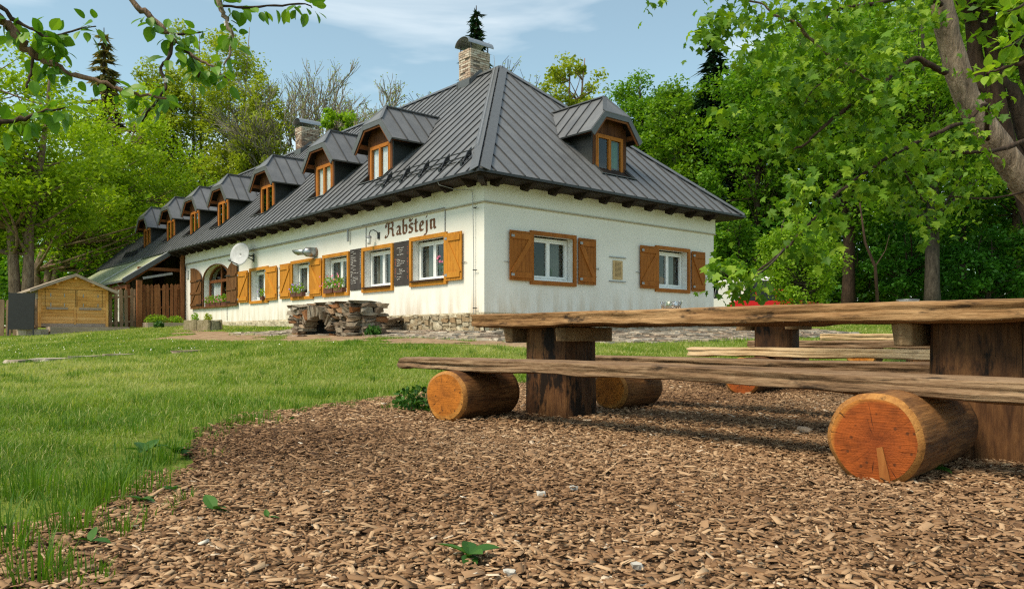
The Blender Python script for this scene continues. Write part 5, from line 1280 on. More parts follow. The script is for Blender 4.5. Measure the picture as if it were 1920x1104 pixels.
for x_, z_ in ((SWD/2, SAP-0.12), (0.6, 1.70), (SWD-0.6, 1.70)): MB().box((x_-0.04, -0.34, z_-0.045), (x_+0.04, -0.004, z_+0.045)).build('purlin', M['shed'], shed)
# platform and step before it
dk = thing('wooden_platform', 'low grey plank platform in front of the pine shed', 'platform', (SX, SY, sz0-0.36), HA)
for k in range(5): MB().box((0.25, -0.95+k*0.18, 0.34), (3.05, -0.95+k*0.18+0.17, 0.375)).build('deck_plank', M['greywood'], dk)
for k in range(3): MB().box((0.25, -0.975, -0.16+k*0.17), (3.05, -0.94, -0.16+k*0.17+0.16)).build('front_plank', M['greywood'], dk)
for x_ in (0.25, 3.0): MB().box((x_, -0.935, -0.1), (x_+0.05, -0.06, 0.335)).build('side_board', M['greywood'], dk)
stp = thing('wooden_step', 'squat weathered wooden step at the left of the shed platform', 'step', (SX, SY, sz0-0.40), HA)
for k in range(4): MB().box((-0.78+k*0.24, -1.05, -0.05), (-0.78+k*0.24+0.23, -1.02, 0.27)).build('front_plank', M['greywood'], stp)
for k in range(3): MB().box((-0.80, -1.06+k*0.2, 0.275), (0.20, -1.06+k*0.2+0.19, 0.31)).build('tread_plank', M['greywood'], stp)
for x_ in (-0.78, 0.15): MB().box((x_, -1.015, -0.05), (x_+0.03, -0.5, 0.27)).build('side_board', M['greywood'], stp)
# fence left of shed, black panel leaning on it
fl0, fl1 = pix(-70, 629, 29.0), pix(66, 629, 29.6)
picket_run('picket_fence', 'weathered picket fence left of the pine shed behind the black board', (fl0.x, fl0.y, 0), (fl1.x, fl1.y, 0), 1.42, 0.17, 0.07, M['greywood_v'], 0.09, (0.25, 0.75), True, pointed=False, seed=4)
pb = pix(39, 629, 28.7); t = thing('black_board', 'plain black board leaning on the weathered fence beside the shed', 'board', (pb.x, pb.y, g(pb.x, pb.y)+0.26), R(12))
MB().box((-0.42, -0.02, 0), (0.42, 0.02, 1.36)).build('panel', M['blackboard'], t)
m = MB(); m.box((-0.44, -0.015, -0.25), (-0.40, 0.03, 1.38)); m.box((0.40, -0.015, -0.25), (0.44, 0.03, 1.38)); m.build('frame_leg', M['black'], t)
t.rotation_euler = (R(-4), 0, R(12))

# flat sandy slabs in the lawn
fr2 = np.random.default_rng(3)
for k, (px_, py_, w_, lab) in enumerate(((38, 683, 0.35, 'flat pale stone in the lawn, leftmost of the row'), (88, 675, 0.45, 'flat pale stone in the lawn, second from left'), (170, 674, 0.42, 'flat pale stone in the lawn, third from left'), (222, 673, 0.34, 'flat pale stone in the lawn, fourth from left'), (352, 664, 0.40, 'flat pale stone in the lawn, rightmost of the row'))):
    sx_, sy_, sw_ = STEPS[k]; o = rock_box(sw_*1.5, sw_*1.2, 0.06, 0.06, fr2).build('stepping_stone', M['paving']); o.location = (sx_, sy_, g(sx_, sy_)+0.012); o.rotation_euler = (0, 0, fr2.random()*3); tag(o, lab, 'stone', 'stepping stones in the lawn')

# ---- white van and red car behind the house
def wheel(parent, x, y, r_, w_):
    t_ = MB(); t_.tube([(x, y-w_/2, r_), (x, y+w_/2, r_)], r_, 24); wh = t_.build('wheel', M['tyre'], parent)
    t_ = MB(); t_.tube([(x, y-w_/2-0.006, r_), (x, y+w_/2+0.006, r_)], r_*0.62, 18); t_.build('rim', M['galv'], wh)
def vehicle(name, label, cat, loc, rz, body, glass_, wid, paint, wheels, r_):
    v = thing(name, label, cat, loc, rz)
    m = MB(); n = len(body); sec = [(-wid/2, 0.93), (-wid/2*0.97, 1.0), (wid/2*0.97, 1.0), (wid/2, 0.93)]
    m.slab([(x, -wid/2, z) for x, z in body], (0, wid, 0)); o = m.build('body', paint, v); bv = o.modifiers.new('b', 'BEVEL'); bv.width = 0.07; bv.segments = 3
    for poly in glass_:
        for s in (-1, 1):
            m = MB(); m.slab([(x, s*(wid/2+0.004), z) for x, z in poly], (0, -s*0.02, 0)); m.build('side_window', M['carglass'], v)
    for x in wheels:
        for s in (-1, 1): wheel(v, x, s*(wid/2-0.10), r_, 0.2)
    return v
p = pix(1400, 629, 37.5)
van = vehicle('white_van', 'white van parked behind the house end, beside the red car', 'van', (p.x-0.2, 37.5, g(p.x, 37.5)), R(95),
  [(-2.4, 0.35), (2.3, 0.35), (2.4, 0.8), (2.2, 1.0), (1.5, 1.15), (0.95, 1.95), (0.7, 2.05), (-2.3, 2.05), (-2.42, 1.9)], [[(0.75, 1.2), (1.35, 1.2), (0.9, 1.85), (0.75, 1.85)]], 1.9, M['carwhite'], (-1.5, 1.5), 0.33)
MB().box((-2.44, -0.75, 1.25), (-2.41, 0.75, 1.85)).build('rear_window', M['carglass'], van)
for s in (-1, 1): MB().box((-2.45, s*0.80-0.06, 0.8), (-2.40, s*0.80+0.06, 1.15)).build('tail_light', M['lampred'], van)
MB().box((-2.5, -0.9, 0.4), (-2.38, 0.9, 0.58)).build('bumper', M['tyre'], van)
p = pix(1462, 629, 35.0)
car = vehicle('red_car', 'red hatchback parked under the light green bush', 'car', (p.x, 35.0, g(p.x, 35)), R(-28),
  [(-2.0, 0.28), (2.0, 0.28), (2.08, 0.55), (1.95, 0.78), (1.05, 0.92), (0.45, 1.40), (0.2, 1.46), (-1.3, 1.44), (-1.75, 1.0), (-2.05, 0.92), (-2.1, 0.55)],
  [[(0.02, 0.95), (0.85, 0.95), (0.38, 1.36), (0.02, 1.38)], [(-0.85, 0.95), (-0.05, 0.95), (-0.05, 1.38), (-0.85, 1.38)], [(-1.55, 0.98), (-0.92, 0.95), (-0.92, 1.38), (-1.25, 1.37)]], 1.68, M['carred'], (-1.3, 1.3), 0.30)
m = MB(); m.slab([(1.01, -0.70, 0.955), (1.01, 0.70, 0.955), (0.49, 0.62, 1.385), (0.49, -0.62, 1.385)], (0.02, 0, 0.02)); m.build('windscreen', M['carglass'], car)
m = MB(); m.slab([(-1.73, -0.66, 1.04), (-1.73, 0.66, 1.04), (-1.36, 0.60, 1.41), (-1.36, -0.60, 1.41)], (-0.02, 0, 0.02)); m.build('rear_window', M['carglass'], car)
for s in (-1, 1):
    MB().box((1.96, s*0.62-0.14, 0.58), (2.06, s*0.62+0.14, 0.72)).build('headlight', M['lampwhite'], car); MB().box((-2.09, s*0.68-0.1, 0.7), (-2.0, s*0.68+0.1, 0.9)).build('tail_light', M['lampred'], car)
    MB().box((0.55, s*0.90-0.07, 0.92), (0.72, s*0.90+0.07, 1.04)).build('wing_mirror', M['carred'], car)
MB().box((2.02, -0.75, 0.30), (2.12, 0.75, 0.48)).build('bumper', M['tyre'], car)
for y_ in (-0.55, 0.55): MB().beam((-1.2, y_, 1.50), (0.1, y_, 1.52), 0.04, 0.04).build('roof_rail', M['black'], car)
# ================================================================ log tables and benches
def fbm(x, y, z): return mnoise.noise(Vector((x, y, z)))+0.5*mnoise.noise(Vector((2*x, 2*y, 2*z)))+0.25*mnoise.noise(Vector((4*x, 4*y, 4*z)))
def rough_plank(name, ln, wd, th, mat, parent, loc, rz, seed, bow=0.0, taper=0.0, nx=110, dip=(0, 0), edge=1.0):
    """hand-hewn plank: waney rounded edges, cracks and chipped ends; origin at top centre of the left end"""
    m = MB(); ring = []
    nt_, ne = 9, 14
    for i in range(nt_): ring.append((-0.5+i/(nt_-1), 0.0))
    for i in range(1, ne): ring.append((0.5, -i/ne))
    for i in range(nt_): ring.append((0.5-i/(nt_-1), -1.0))
    for i in range(1, ne): ring.append((-0.5, -1+i/ne))
    n = len(ring); so_ = seed*13.7
    for i in range(nx+1):
        s = i/nx; x = ln*s
        zc = -bow*(2*s-1)**2+dip[0]*(1-s)**2+dip[1]*s**2+0.006*mnoise.noise(Vector((x*0.9, so_, 0)))
        w = wd*(1+0.10*mnoise.noise(Vector((x*0.8, so_, 3))))*(1-taper*(1-s)); t = th*(1+0.16*mnoise.noise(Vector((x*1.1, so_, 7)))+0.10*mnoise.noise(Vector((x*4.5, so_, 9))))
        endf = min(1.0, min(s, 1-s)*ln/0.05)
        for k, (a, b) in enumerate(ring):
            y, z = a*w, b*t
            # round the corners
            cr = (abs(a) > 0.49) * (abs(b) < 0.02 or abs(b+1) < 0.02)
            if cr: y *= 0.955; z += -0.10*t if b > -0.5 else 0.12*t
            side = abs(a) > 0.49
            if side:
                strat = mnoise.noise(Vector((x*1.5, so_+a*9, b*2.5)))*0.6+mnoise.noise(Vector((x*7, so_+a*9, b*6.0)))*0.25-0.9*math.exp(-((b+0.45+0.30*mnoise.noise(Vector((x*0.8, so_+a*5, 2))))/0.06)**2)*max(0, 0.25+mnoise.noise(Vector((x*0.9, so_, 5))))*1.6-0.7*math.exp(-((b+0.72+0.22*mnoise.noise(Vector((x*1.1, so_+a*5, 8))))/0.05)**2)*max(0, mnoise.noise(Vector((x*0.7, so_, 15))))*1.6
                y += math.copysign(1, a)*(0.020*edge*strat-0.006*edge*max(0, abs(mnoise.noise(Vector((x*1.3, so_, b*5+a)))-0.1)))
            else:
                z += 0.004*fbm(x*3, so_+y*25, b)*(1 if b > -0.5 else 2.0)
            xx = x+(0.030*mnoise.noise(Vector((so_, y*14, z*30)))+0.018*mnoise.noise(Vector((so_, y*40, z*80))) if (i in (0, nx)) else 0)
            m.v.append((xx, y, z+zc))
    for i in range(nx):
        for k in range(n): m.f.append((i*n+k, (i+1)*n+k, (i+1)*n+(k+1) % n, i*n+(k+1) % n))
    m.f.append(tuple(range(n))); m.f.append(tuple(nx*n+k for k in range(n))[::-1]); m.m = [0]*len(m.f)
    return m.build(name, mat, parent, True, loc=loc, rot=(0, 0, rz))
def log(parent, c, ax, r_, ln, end_mat, seed, mat=None, cham=0.022):
    """lying log; axis points away from the viewer, c = centre of the near end on the ground"""
    ax = Vector(ax).normalized(); m = MB(); nA, nL_ = 40, 16; so_ = seed*7.3
    rad = lambda a, s: r_*(1+0.055*mnoise.noise(Vector((math.cos(a)*1.2, math.sin(a)*1.2, so_+s*0.5)))+0.020*fbm(math.cos(a)*5, math.sin(a)*5, s*3+so_))
    prof = [(0.0, 1-cham/r_*1.0)]+[(cham*0.9+(1-2*cham*0.9/ln)*ln*i/nL_, 1.0) for i in range(nL_+1)]+[(ln, 1-cham/r_*1.0)]
    for (d, f) in prof:
        for k in range(nA): a = 2*math.pi*k/nA; q = rad(a, d)*f; m.v.append((q*math.cos(a), q*math.sin(a), -d))
    for i in range(len(prof)-1):
        for k in range(nA):
            m.f.append((i*nA+k, i*nA+(k+1) % nA, (i+1)*nA+(k+1) % nA, (i+1)*nA+k)); m.m.append(1 if i in (0, len(prof)-2) else 0)
    me = m.mesh('log', [mat or M['logside'], M['chamfer']], True)
    o = link('log', me, parent); az = math.atan2(ax.y, ax.x)
    # local -z along axis, local y up
    zax = -ax; yax = Vector((0, 0, 1)); xax = yax.cross(zax)
    o.matrix_local = Matrix(((xax.x, yax.x, zax.x, c[0]), (xax.y, yax.y, zax.y, c[1]), (xax.z, yax.z, zax.z, c[2]+r_*0.985), (0, 0, 0, 1)))
    for d, sg_ in ((0.0, 1), (ln, -1)):
        e = MB(); nr = 6
        for j in range(nr+1):
            for k in range(nA):
                a = 2*math.pi*k/nA; q = rad(a, d)*(1-cham/r_)*j/nr; e.v.append((q*math.cos(a), q*math.sin(a), -d+sg_*(0.006*(1-(j/nr)**2)+0.003*mnoise.noise(Vector((q*math.cos(a)*9, q*math.sin(a)*9, so_))))))
        for j in range(nr):
            for k in range(nA): e.f.append((j*nA+k, j*nA+(k+1) % nA, (j+1)*nA+(k+1) % nA, (j+1)*nA+k)); e.m.append(0)
        e.build('end_grain', end_mat, o, smooth=True)
    return o
def stump_post(parent, c, w, h, rz, seed, z0=-0.05, mat=None):
    m = MB(); nA, nz_ = 44, 18; so_ = seed*5.1
    for j in range(nz_+1):
        z = z0+(h-z0)*j/nz_
        for k in range(nA):
            a = 2*math.pi*k/nA; ca, sa = math.cos(a), math.sin(a); q = w/2/((abs(ca)**5+abs(sa)**5)**(1/5))
            q *= 1+0.03*mnoise.noise(Vector((ca*2.2, sa*2.2, z*0.8+so_)))+0.035*mnoise.noise(Vector((ca*8, sa*8, z*0.5+so_)))-0.02*max(0, mnoise.noise(Vector((ca*14, sa*14, z*0.7+so_))))
            q *= 1+0.05*(1-j/nz_)**2
            m.v.append((q*ca, q*sa, z))
    for j in range(nz_):
        for k in range(nA): m.f.append((j*nA+k, j*nA+(k+1) % nA, (j+1)*nA+(k+1) % nA, (j+1)*nA+k))
    m.f.append(tuple(nz_*nA+k for k in range(nA))); m.m = [0]*len(m.f)
    return m.build('post', mat or M['post'], parent, loc=c, rot=(0, 0, rz))
def block(parent, c, l_, w_, h_, rz, seed, mat=None):
    o = rock_box(l_, w_, h_, 0.02, np.random.default_rng(seed)).build('cap_block', mat or M['cap'], parent, loc=c, rot=(0, 0, rz)); bv = o.modifiers.new('b', 'BEVEL'); bv.width = 0.008; bv.segments = 2; return o

def log_table(label, left, ang, ln, top, posts, seed, wid=0.76, th=0.10, group=None, zg=0.0, pw=0.40, bmat='tabletop'):
    t = thing('log_table', label, 'table', (left[0], left[1], zg), ang, group)
    for k in range(2): rough_plank('board', ln, wid/2-0.006, th, M[bmat], t, (0.02*k, -wid/4+k*wid/2, top), 0, seed+k, nx=int(ln*28))
    pw0 = pw
    for d in posts:
        pw = pw0*(1.10 if d > 2 else 1.0)
        po = stump_post(t, (d, 0.02, 0), pw, top-th-0.004, 0.05*seed % 0.3, seed+int(d*10))
        for s, yy in ((-1, -pw/2-0.02), (1, pw/2+0.03)):
            pass
        # transverse bearers nailed to both sides of the post head
        block(t, (d-pw/2-0.055, 0.0, top-th-0.065), 0.11, wid*0.86, 0.115, 0, seed+3); block(t, (d+pw/2+0.045, 0.0, top-th-0.06), 0.09, wid*0.80, 0.105, 0, seed+4)
    return t
ANG = math.atan2(-0.714, 0.70)
front = log_table('front rustic table with thick hewn boards on two squared posts', (-0.05, 6.19), ANG, 3.95, 0.765, (0.58, 3.38), 3, pw=0.42)
def log_bench(label, left, ang, ln, wd, th, top, logs, seed, mat, group=None, dip=(0, 0), bow=0.0, zg=0.0):
    t = thing('log_bench', label, 'bench', (left[0], left[1], zg), ang, group)
    rough_plank('seat_plank', ln, wd, th, M[mat], t, (0, 0, top), 0, seed, dip=dip, bow=bow, nx=int(ln*30))
    Rm = Matrix.Rotation(-ang, 3, 'Z')
    for (cx, cy, axx, axy, r_, l_, em) in logs:
        c = Rm @ Vector((cx-left[0], cy-left[1], 0)); a = Rm @ Vector((axx, axy, 0)); log(t, (c.x, c.y, 0), a, r_, l_, M[em], seed+int(cx*10))
    return t
BA = math.atan2(-0.73, 0.68)
bl = Vector((-0.886+0.117, 5.94+0.109))
fb = log_bench('front bench of one long weathered plank on two thick logs', bl, BA, 5.0, 0.33, 0.085, 0.452, [(-0.46, 5.30, 0.57, 0.82, 0.181, 0.66, 'end_orange'), (1.44, 3.08, 0.70, 0.71, 0.187, 0.80, 'end_red')], 11, 'bench', dip=(-0.018, -0.035))
# wedge let into the red log end
lg = [o for o in fb.children if o.name.startswith('log')][1]
MB().slab([(0.02, -0.03, 0.001), (0.042, -0.022, 0.001), (0.075, -0.168, 0.001), (0.035, -0.172, 0.001)], (0, 0, 0.012)).build('wedge', m_wood('wedge_wood', (0.17, 0.05, 0.010), (0.26, 0.085, 0.018), (0.34, 0.13, 0.03), 1, 0), lg)
d_ = Vector((0.70, -0.714)).normalized(); 
fl = Vector((0.95, 6.62))-d_*0.35
log_bench('far bench of the front table, mostly hidden behind the front bench', fl, ANG, 3.9, 0.30, 0.085, 0.425, [(0.78, 6.22, 0.62, 0.78, 0.165, 0.62, 'end_orange'), (3.0, 3.9, 0.7, 0.71, 0.165, 0.6, 'end_orange')], 17, 'bench')
# second table behind
l2 = Vector((2.98, 8.7))-d_*0.65
log_table('second table, standing behind the right half of the front table', l2, ANG, 3.9, 0.875, (0.65, 3.3), 23, zg=0.0, pw=0.44)
log_bench('paler bench with a fresh left end on the near side of the second table', (2.10, 8.85), math.atan2(-1.7, 1.83), 4.0, 0.32, 0.095, 0.47, [(2.30, 7.72, 0.62, 0.78, 0.190, 0.72, 'end_red'), (4.4, 6.0, 0.62, 0.78, 0.18, 0.6, 'end_red')], 29, 'newbench', dip=(0.0, 0.0))
log_bench('grey bench on the far side of the second table', (3.25, 10.5), math.atan2(-0.5, 0.85), 4.2, 0.30, 0.10, 0.535, [(3.55, 10.2, 0.6, 0.8, 0.215, 0.6, 'end_orange'), (6.0, 8.9, 0.6, 0.8, 0.215, 0.6, 'end_orange')], 31, 'bench')
z3_ = g(5.2, 12.4)
log_bench('pale fresh bench farthest back among the log benches', (5.0, 12.5), math.atan2(-0.35, 0.9), 4.4, 0.32, 0.11, 0.63-z3_, [(5.5, 12.15, 0.6, 0.8, 0.26-z3_/2, 0.6, 'end_orange'), (8.2, 11.2, 0.6, 0.8, 0.24, 0.6, 'end_orange')], 37, 'newbench', zg=z3_)
z4_ = g(6.9, 13)
log_table('third table, hidden behind the right end of the front table', (6.2, 13.3), math.atan2(-0.35, 0.9), 3.6, 0.98-z4_, (0.75, 3.0), 41, zg=z4_, pw=0.36)
# ashtrays on the front table
def on_table(s, off, z): p = Vector((-0.05, 6.19))+d_*s+Vector((0.714, 0.70))*off; return (p.x, p.y, z)
t = thing('glass_ashtray', 'clear glass ashtray on the front table near the house corner', 'ashtray', on_table(1.62, -0.08, 0.768))
m = MB(); m.lathe([(0.0, 0.0), (0.058, 0.0), (0.070, 0.05), (0.060, 0.05), (0.050, 0.012), (0.0, 0.012)], 24); m.build('dish', M['clear'], t, smooth=True)
m = MB()
for k in range(3): a = k*2.1; m.box((0.064*math.cos(a)-0.008, 0.064*math.sin(a)-0.008, 0.050), (0.064*math.cos(a)+0.008, 0.064*math.sin(a)+0.008, 0.056))
m.build('rim_notch', M['clear'], t)
t = thing('metal_ashtray', 'small flat metal ashtray at the right end of the front table', 'ashtray', on_table(3.02, 0.02, 0.768))
m = MB(); m.lathe([(0.0, 0.0), (0.04, 0.0), (0.055, 0.018), (0.050, 0.018), (0.037, 0.004), (0.0, 0.004)], 24); m.build('dish', M['galv'], t, smooth=True)
m = MB(); m.lathe([(0.054, 0.016), (0.058, 0.018), (0.054, 0.021), (0.050, 0.018), (0.054, 0.016)], 24); m.build('rim', M['galv'], t, smooth=True)
# ================================================================ trees
def cards(p, size, r, up=0.5, aspect=0.62):
    n = len(p); nn = r.normal(size=(n, 3)); nn[:, 2] = np.abs(nn[:, 2])+up; nn /= np.linalg.norm(nn, axis=1)[:, None]
    a = np.cross(nn, r.normal(size=(n, 3))); a /= np.linalg.norm(a, axis=1)[:, None]; b_ = np.cross(nn, a)
    s = (size*r.uniform(0.6, 1.35, n))[:, None]; fold = nn*s*0.12
    return np.stack([p-a*s*0.5, p+b_*s*aspect*0.5+fold, p+a*s*0.55, p-b_*s*aspect*0.5+fold], 1)
def curve_pts(p0, p1, bend, n=6):
    p0, p1 = Vector(p0), Vector(p1); mid = (p0+p1)/2+Vector(bend)
    return [p0*(1-t)**2+mid*2*t*(1-t)+p1*t*t for t in np.linspace(0, 1, n)]
def broadleaf(name, label, base, h, tr, crown, K, n, leaf, lm, bm, seed, trunks=((0, 0),), cat='tree', group=None, clump=0.26, flat=0.75, limb_r=0.35, sparse=1.0, split=0.35):
    """crown = (cx,cy,cz, rx,ry,rz) relative to base"""
    r = np.random.default_rng(seed); zb = g(base[0], base[1])
    t = thing(name, label, cat, (base[0], base[1], zb-0.1), 0, group)
    cx, cy, cz, rx, ry, rz = crown; m = MB(); tops = []
    for i, (dx, dy) in enumerate(trunks):
        fork = Vector((dx*0.25+r.normal(0, .1), dy*0.25, h*split)); top = Vector((cx*0.8+dx+r.normal(0, rx*0.08), cy*0.8+dy, min(h*0.93, cz+rz*0.8)))
        pts = curve_pts((dx*0.12, dy*0.12, 0), fork, (r.normal(0, .12), 0, 0), 5)+curve_pts(fork, top, (r.normal(0, .35), r.normal(0, .3), 0.3), 8)[1:]
        q = len(pts); m.tube(pts, [tr*(1.25 if k == 0 else 1)*(1-0.93*(k/(q-1))**1.1)+0.01 for k in range(q)], 9); tops.append(pts)
    d = r.normal(size=(K, 3)); d /= np.linalg.norm(d, axis=1)[:, None]; rr = r.random(K)**0.42
    C = d*rr[:, None]*np.array([rx, ry, rz])*0.88+np.array([cx, cy, cz]); C += r.normal(size=C.shape)*0.05*rx
    for c in C:
        pts = tops[r.integers(len(tops))]; q = len(pts); zt = max(pts[3].z, min(c[2]-0.45*rz*r.random(), pts[-2].z)); j = min(range(2, q-1), key=lambda k: abs(pts[k].z-zt))
        s = pts[j]; rad = max(0.015, tr*limb_r*(1-0.7*j/q)); L_ = (Vector(c)-s).length
        m.tube(curve_pts(s, c, (r.normal(0, .08*L_), r.normal(0, .08*L_), -0.10*L_ if c[2] > s.z else 0.08*L_), 6), [rad*(1-0.86*k/5) for k in range(6)], 5, cap=False)
    m.build('trunk', bm, t, smooth=True, fix=False)
    per = max(4, n//K); P_ = []
    cr = clump*(rx+ry+rz)/3
    for c in C:
        k = int(per*r.uniform(0.5, 1.5)*sparse); dd_ = r.normal(size=(k, 3)); dd_ /= np.linalg.norm(dd_, axis=1)[:, None]+1e-9
        P_.append(c+dd_*(r.random(k)**0.5)[:, None]*cr*r.uniform(0.7, 1.3)*np.array([1.15, 1.15, flat]))
    P_ = np.concatenate(P_); col = np.clip(r.normal(0.5, 0.22, len(P_)), 0, 1)
    link('crown', np_mesh('crown', cards(P_, leaf, r), 4, lm, col), t)
    return t
def spruce(name, label, base, h, rb, seed, lm, n_w=26, z0=0.08, bm=None):
    r = np.random.default_rng(seed); zb = g(base[0], base[1]); t = thing(name, label, 'tree', (base[0], base[1], zb-0.1))
    m = MB(); m.tube([(0, 0, h*k/8) for k in range(9)], [0.022*h*(1-0.12*k)+0.01 for k in range(9)], 8); P_ = []; D_ = []
    for i in range(n_w):
        f = z0+(1-z0)*(i/n_w)**0.9; z = h*f; Lb = rb*(1-f)**0.85+0.15
        for k in range(r.integers(6, 9)):
            a = r.random()*2*math.pi; ln = Lb*r.uniform(0.7, 1.15); e = Vector((math.cos(a)*ln, math.sin(a)*ln, z-0.22*ln)); s = Vector((0, 0, z+0.12*ln))
            cp = curve_pts(s, e, (0, 0, 0.06*ln), 5); m.tube(cp, [0.02*h/20*(1-0.15*q)+0.006 for q in range(5)], 4, cap=False)
            kk = max(6, int(ln*26)); tt = r.random(kk)**0.7
            c = np.array([list(s*(1-x)+e*x) for x in tt]); side = np.array([-math.sin(a), math.cos(a), 0]); w = (r.random(kk)-0.5)*0.55*ln*(1-0.5*tt)
            c += side[None]*w[:, None]; c[:, 2] += -0.10*np.abs(w)-r.random(kk)*0.15+0.06*ln*np.sin(np.pi*tt); P_.append(c)
    m.build('trunk', bm or M['barkdark'], t, fix=False); P_ = np.concatenate(P_)
    n = len(P_); nn = np.stack([r.normal(0, .35, n), r.normal(0, .35, n), np.ones(n)], -1); nn /= np.linalg.norm(nn, axis=1)[:, None]
    out = P_*np.array([1, 1, 0]); out /= np.linalg.norm(out, axis=1)[:, None]+1e-6; out[:, 2] = -0.35; out += r.normal(0, .35, out.shape)
    b_ = np.cross(nn, out); b_ /= np.linalg.norm(b_, axis=1)[:, None]; s = (0.030*h*r.uniform(0.6, 1.3, n)).clip(0.2, 0.8)[:, None]
    V = np.stack([P_-out*s*0.4, P_+b_*s*0.22, P_+out*s*0.7, P_-b_*s*0.22], 1)
    link('crown', np_mesh('crown', V, 4, lm, np.clip(r.normal(0.45, 0.25, n), 0, 1)), t); return t
def twiggy(name, label, base, h, tr, seed, spread, leaves, lm, bm, levels=5, group=None):
    """nearly bare tree: recursive twigs with scattered buds"""
    r = np.random.default_rng(seed); zb = g(base[0], base[1]); t = thing(name, label, 'tree', (base[0], base[1], zb-0.1), 0, group); m = MB(); tips = []
    def go(p, d, ln, rad, lv):
        q = p+d*ln*0.5+Vector(r.normal(0, 0.04*ln, 3)); e = p+d*ln
        m.tube([p, q, e], [max(rad, .016), max(rad*0.85, .015), max(rad*0.66, .012)], 6 if lv > 2 else 3, cap=False)
        if lv <= 2: tips.extend([q, e])
        if lv == 0: return
        for _ in range(3 if lv in (1, 2, 3) else 4):
            a = Vector(r.normal(0, 1, 3)); a = (a-d*a.dot(d)).normalized(); nd = (d+a*spread*r.uniform(0.5, 1.1)+Vector((0, 0, 0.22))).normalized()
            go(p+d*ln*r.uniform(0.55, 1.0), nd, ln*r.uniform(0.58, 0.80), rad*0.68, lv-1)
    go(Vector((0, 0, 0)), Vector((r.normal(0, .03), 0, 1)).normalized(), h*0.36, tr, levels)
    m.build('trunk', bm, t, fix=False); tips = np.array([list(x) for x in tips]); idx = r.integers(0, len(tips), leaves)
    link('crown', np_mesh('crown', cards(tips[idx]+r.normal(0, 0.12, (leaves, 3)), 0.14, r), 4, lm, np.clip(r.normal(.5, .25, leaves), 0, 1)), t); return t
def X_(px, Y): return (px-960)/FPX*Y
def Z_(py, Y): return CAM_H+(HORIZON-py)/FPX*Y

# --- left side
broadleaf('maple_tree', 'spreading yellow green maple behind the pine shed, left trunk', (X_(38, 35), 35), 13.8, 0.27, (-1.0, 0, 8.2, 5.2, 4.8, 5.5), 120, 32000, 0.21, M['leaf_yellow'], M['bark'], 101, ((-1.4, 0), (1.2, 0.4)), limb_r=0.42, clump=0.20)
broadleaf('maple_tree', 'yellow green maple behind the shed, forked right trunk', (X_(72, 45), 45), 15.5, 0.28, (5.2, 0.5, 8.2, 5.8, 4.8, 6.0), 110, 28000, 0.21, M['leaf_yellow'], M['bark'], 102, ((-0.8, 0), (2.0, 0), (3.2, 0.5)), limb_r=0.45, clump=0.20, split=0.22)
broadleaf('broadleaf_tree', 'low lime green tree rising beside the last dormers', (X_(250, 52), 52), 9.0, 0.22, (0, 0, 5.2, 3.6, 3, 3.8), 40, 7000, 0.30, M['leaf_lime'], M['barkdark'], 103)
broadleaf('broadleaf_tree', 'dark leafy tree at the left edge behind the maples', (X_(-60, 50), 50), 12, 0.25, (0, 0, 7.0, 4.5, 4, 5), 50, 7000, 0.34, M['leaf_green'], M['barkdark'], 104)
pop = [(300, 60, 135, 2.6, 8.4, 111, 'slender olive green poplar, leftmost of the tall group'), (368, 62, 70, 3.3, 10.6, 112, 'tall olive poplar with pale forked stems, left of the tallest'), (440, 60, 55, 3.3, 10.6, 113, 'tallest olive poplar above the row of dormers'), (492, 58, 185, 2.4, 7.4, 114, 'shorter olive poplar beside the bare tree')]
for px_, Y, top, rx, rz, sd_, lab in pop:
    H_ = Z_(top, Y)+0.9; broadleaf('poplar_tree', lab, (X_(px_, Y), Y), H_, 0.20, (0, 0, H_-rz-0.3, rx, rx, rz), 100, 14000, 0.24, M['leaf_olive'], M['barkpale'], sd_, ((-0.4, 0), (0.5, 0)), limb_r=0.3, clump=0.16, flat=1.1, split=0.3, group='poplars behind the guesthouse')
spruce('spruce_tree', 'spruce hung with brown cones behind the left maples', (X_(195, 66), 66), Z_(70, 66)-1, 4.0, 121, M['needle_brown'], 30)
spruce('spruce_tree', 'spruce top showing behind the near chimney', (X_(893, 62), 62), Z_(30, 62)-1, 3.0, 122, M['needle'], 34)
twiggy('bare_tree', 'nearly bare tree beside the far chimney', (X_(560, 60), 60), Z_(138, 60)*0.98, 0.22, 131, 0.62, 4200, M['leaf_olive'], M['barkpale'], 6, 'bare trees behind the roof ridge')
twiggy('bare_tree', 'nearly bare wide tree behind the middle of the ridge', (X_(690, 58), 58), Z_(158, 58)*0.98, 0.22, 132, 0.70, 4200, M['leaf_olive'], M['barkpale'], 6, 'bare trees behind the roof ridge')
twiggy('bare_tree', 'thin bare tree between the poplars and far chimney', (X_(515, 64), 64), Z_(185, 64)*0.95, 0.18, 133, 0.5, 1200, M['leaf_olive'], M['barkpale'], 5, 'bare trees behind the roof ridge')
broadleaf('broadleaf_tree', 'small bright green treetop peeping over the ridge by the second dormer', (X_(632, 46), 46), Z_(226, 46), 0.15, (0, 0, Z_(226, 46)-1.6, 1.2, 1.2, 1.5), 24, 1500, 0.22, M['leaf_lime'], M['barkdark'], 134)
twiggy('birch_tree', 'sparse young tree showing on both sides of the near chimney', (X_(890, 52), 52), Z_(100, 52)*0.9, 0.14, 135, 0.55, 1500, M['leaf_olive'], M['barkdark'], 5)
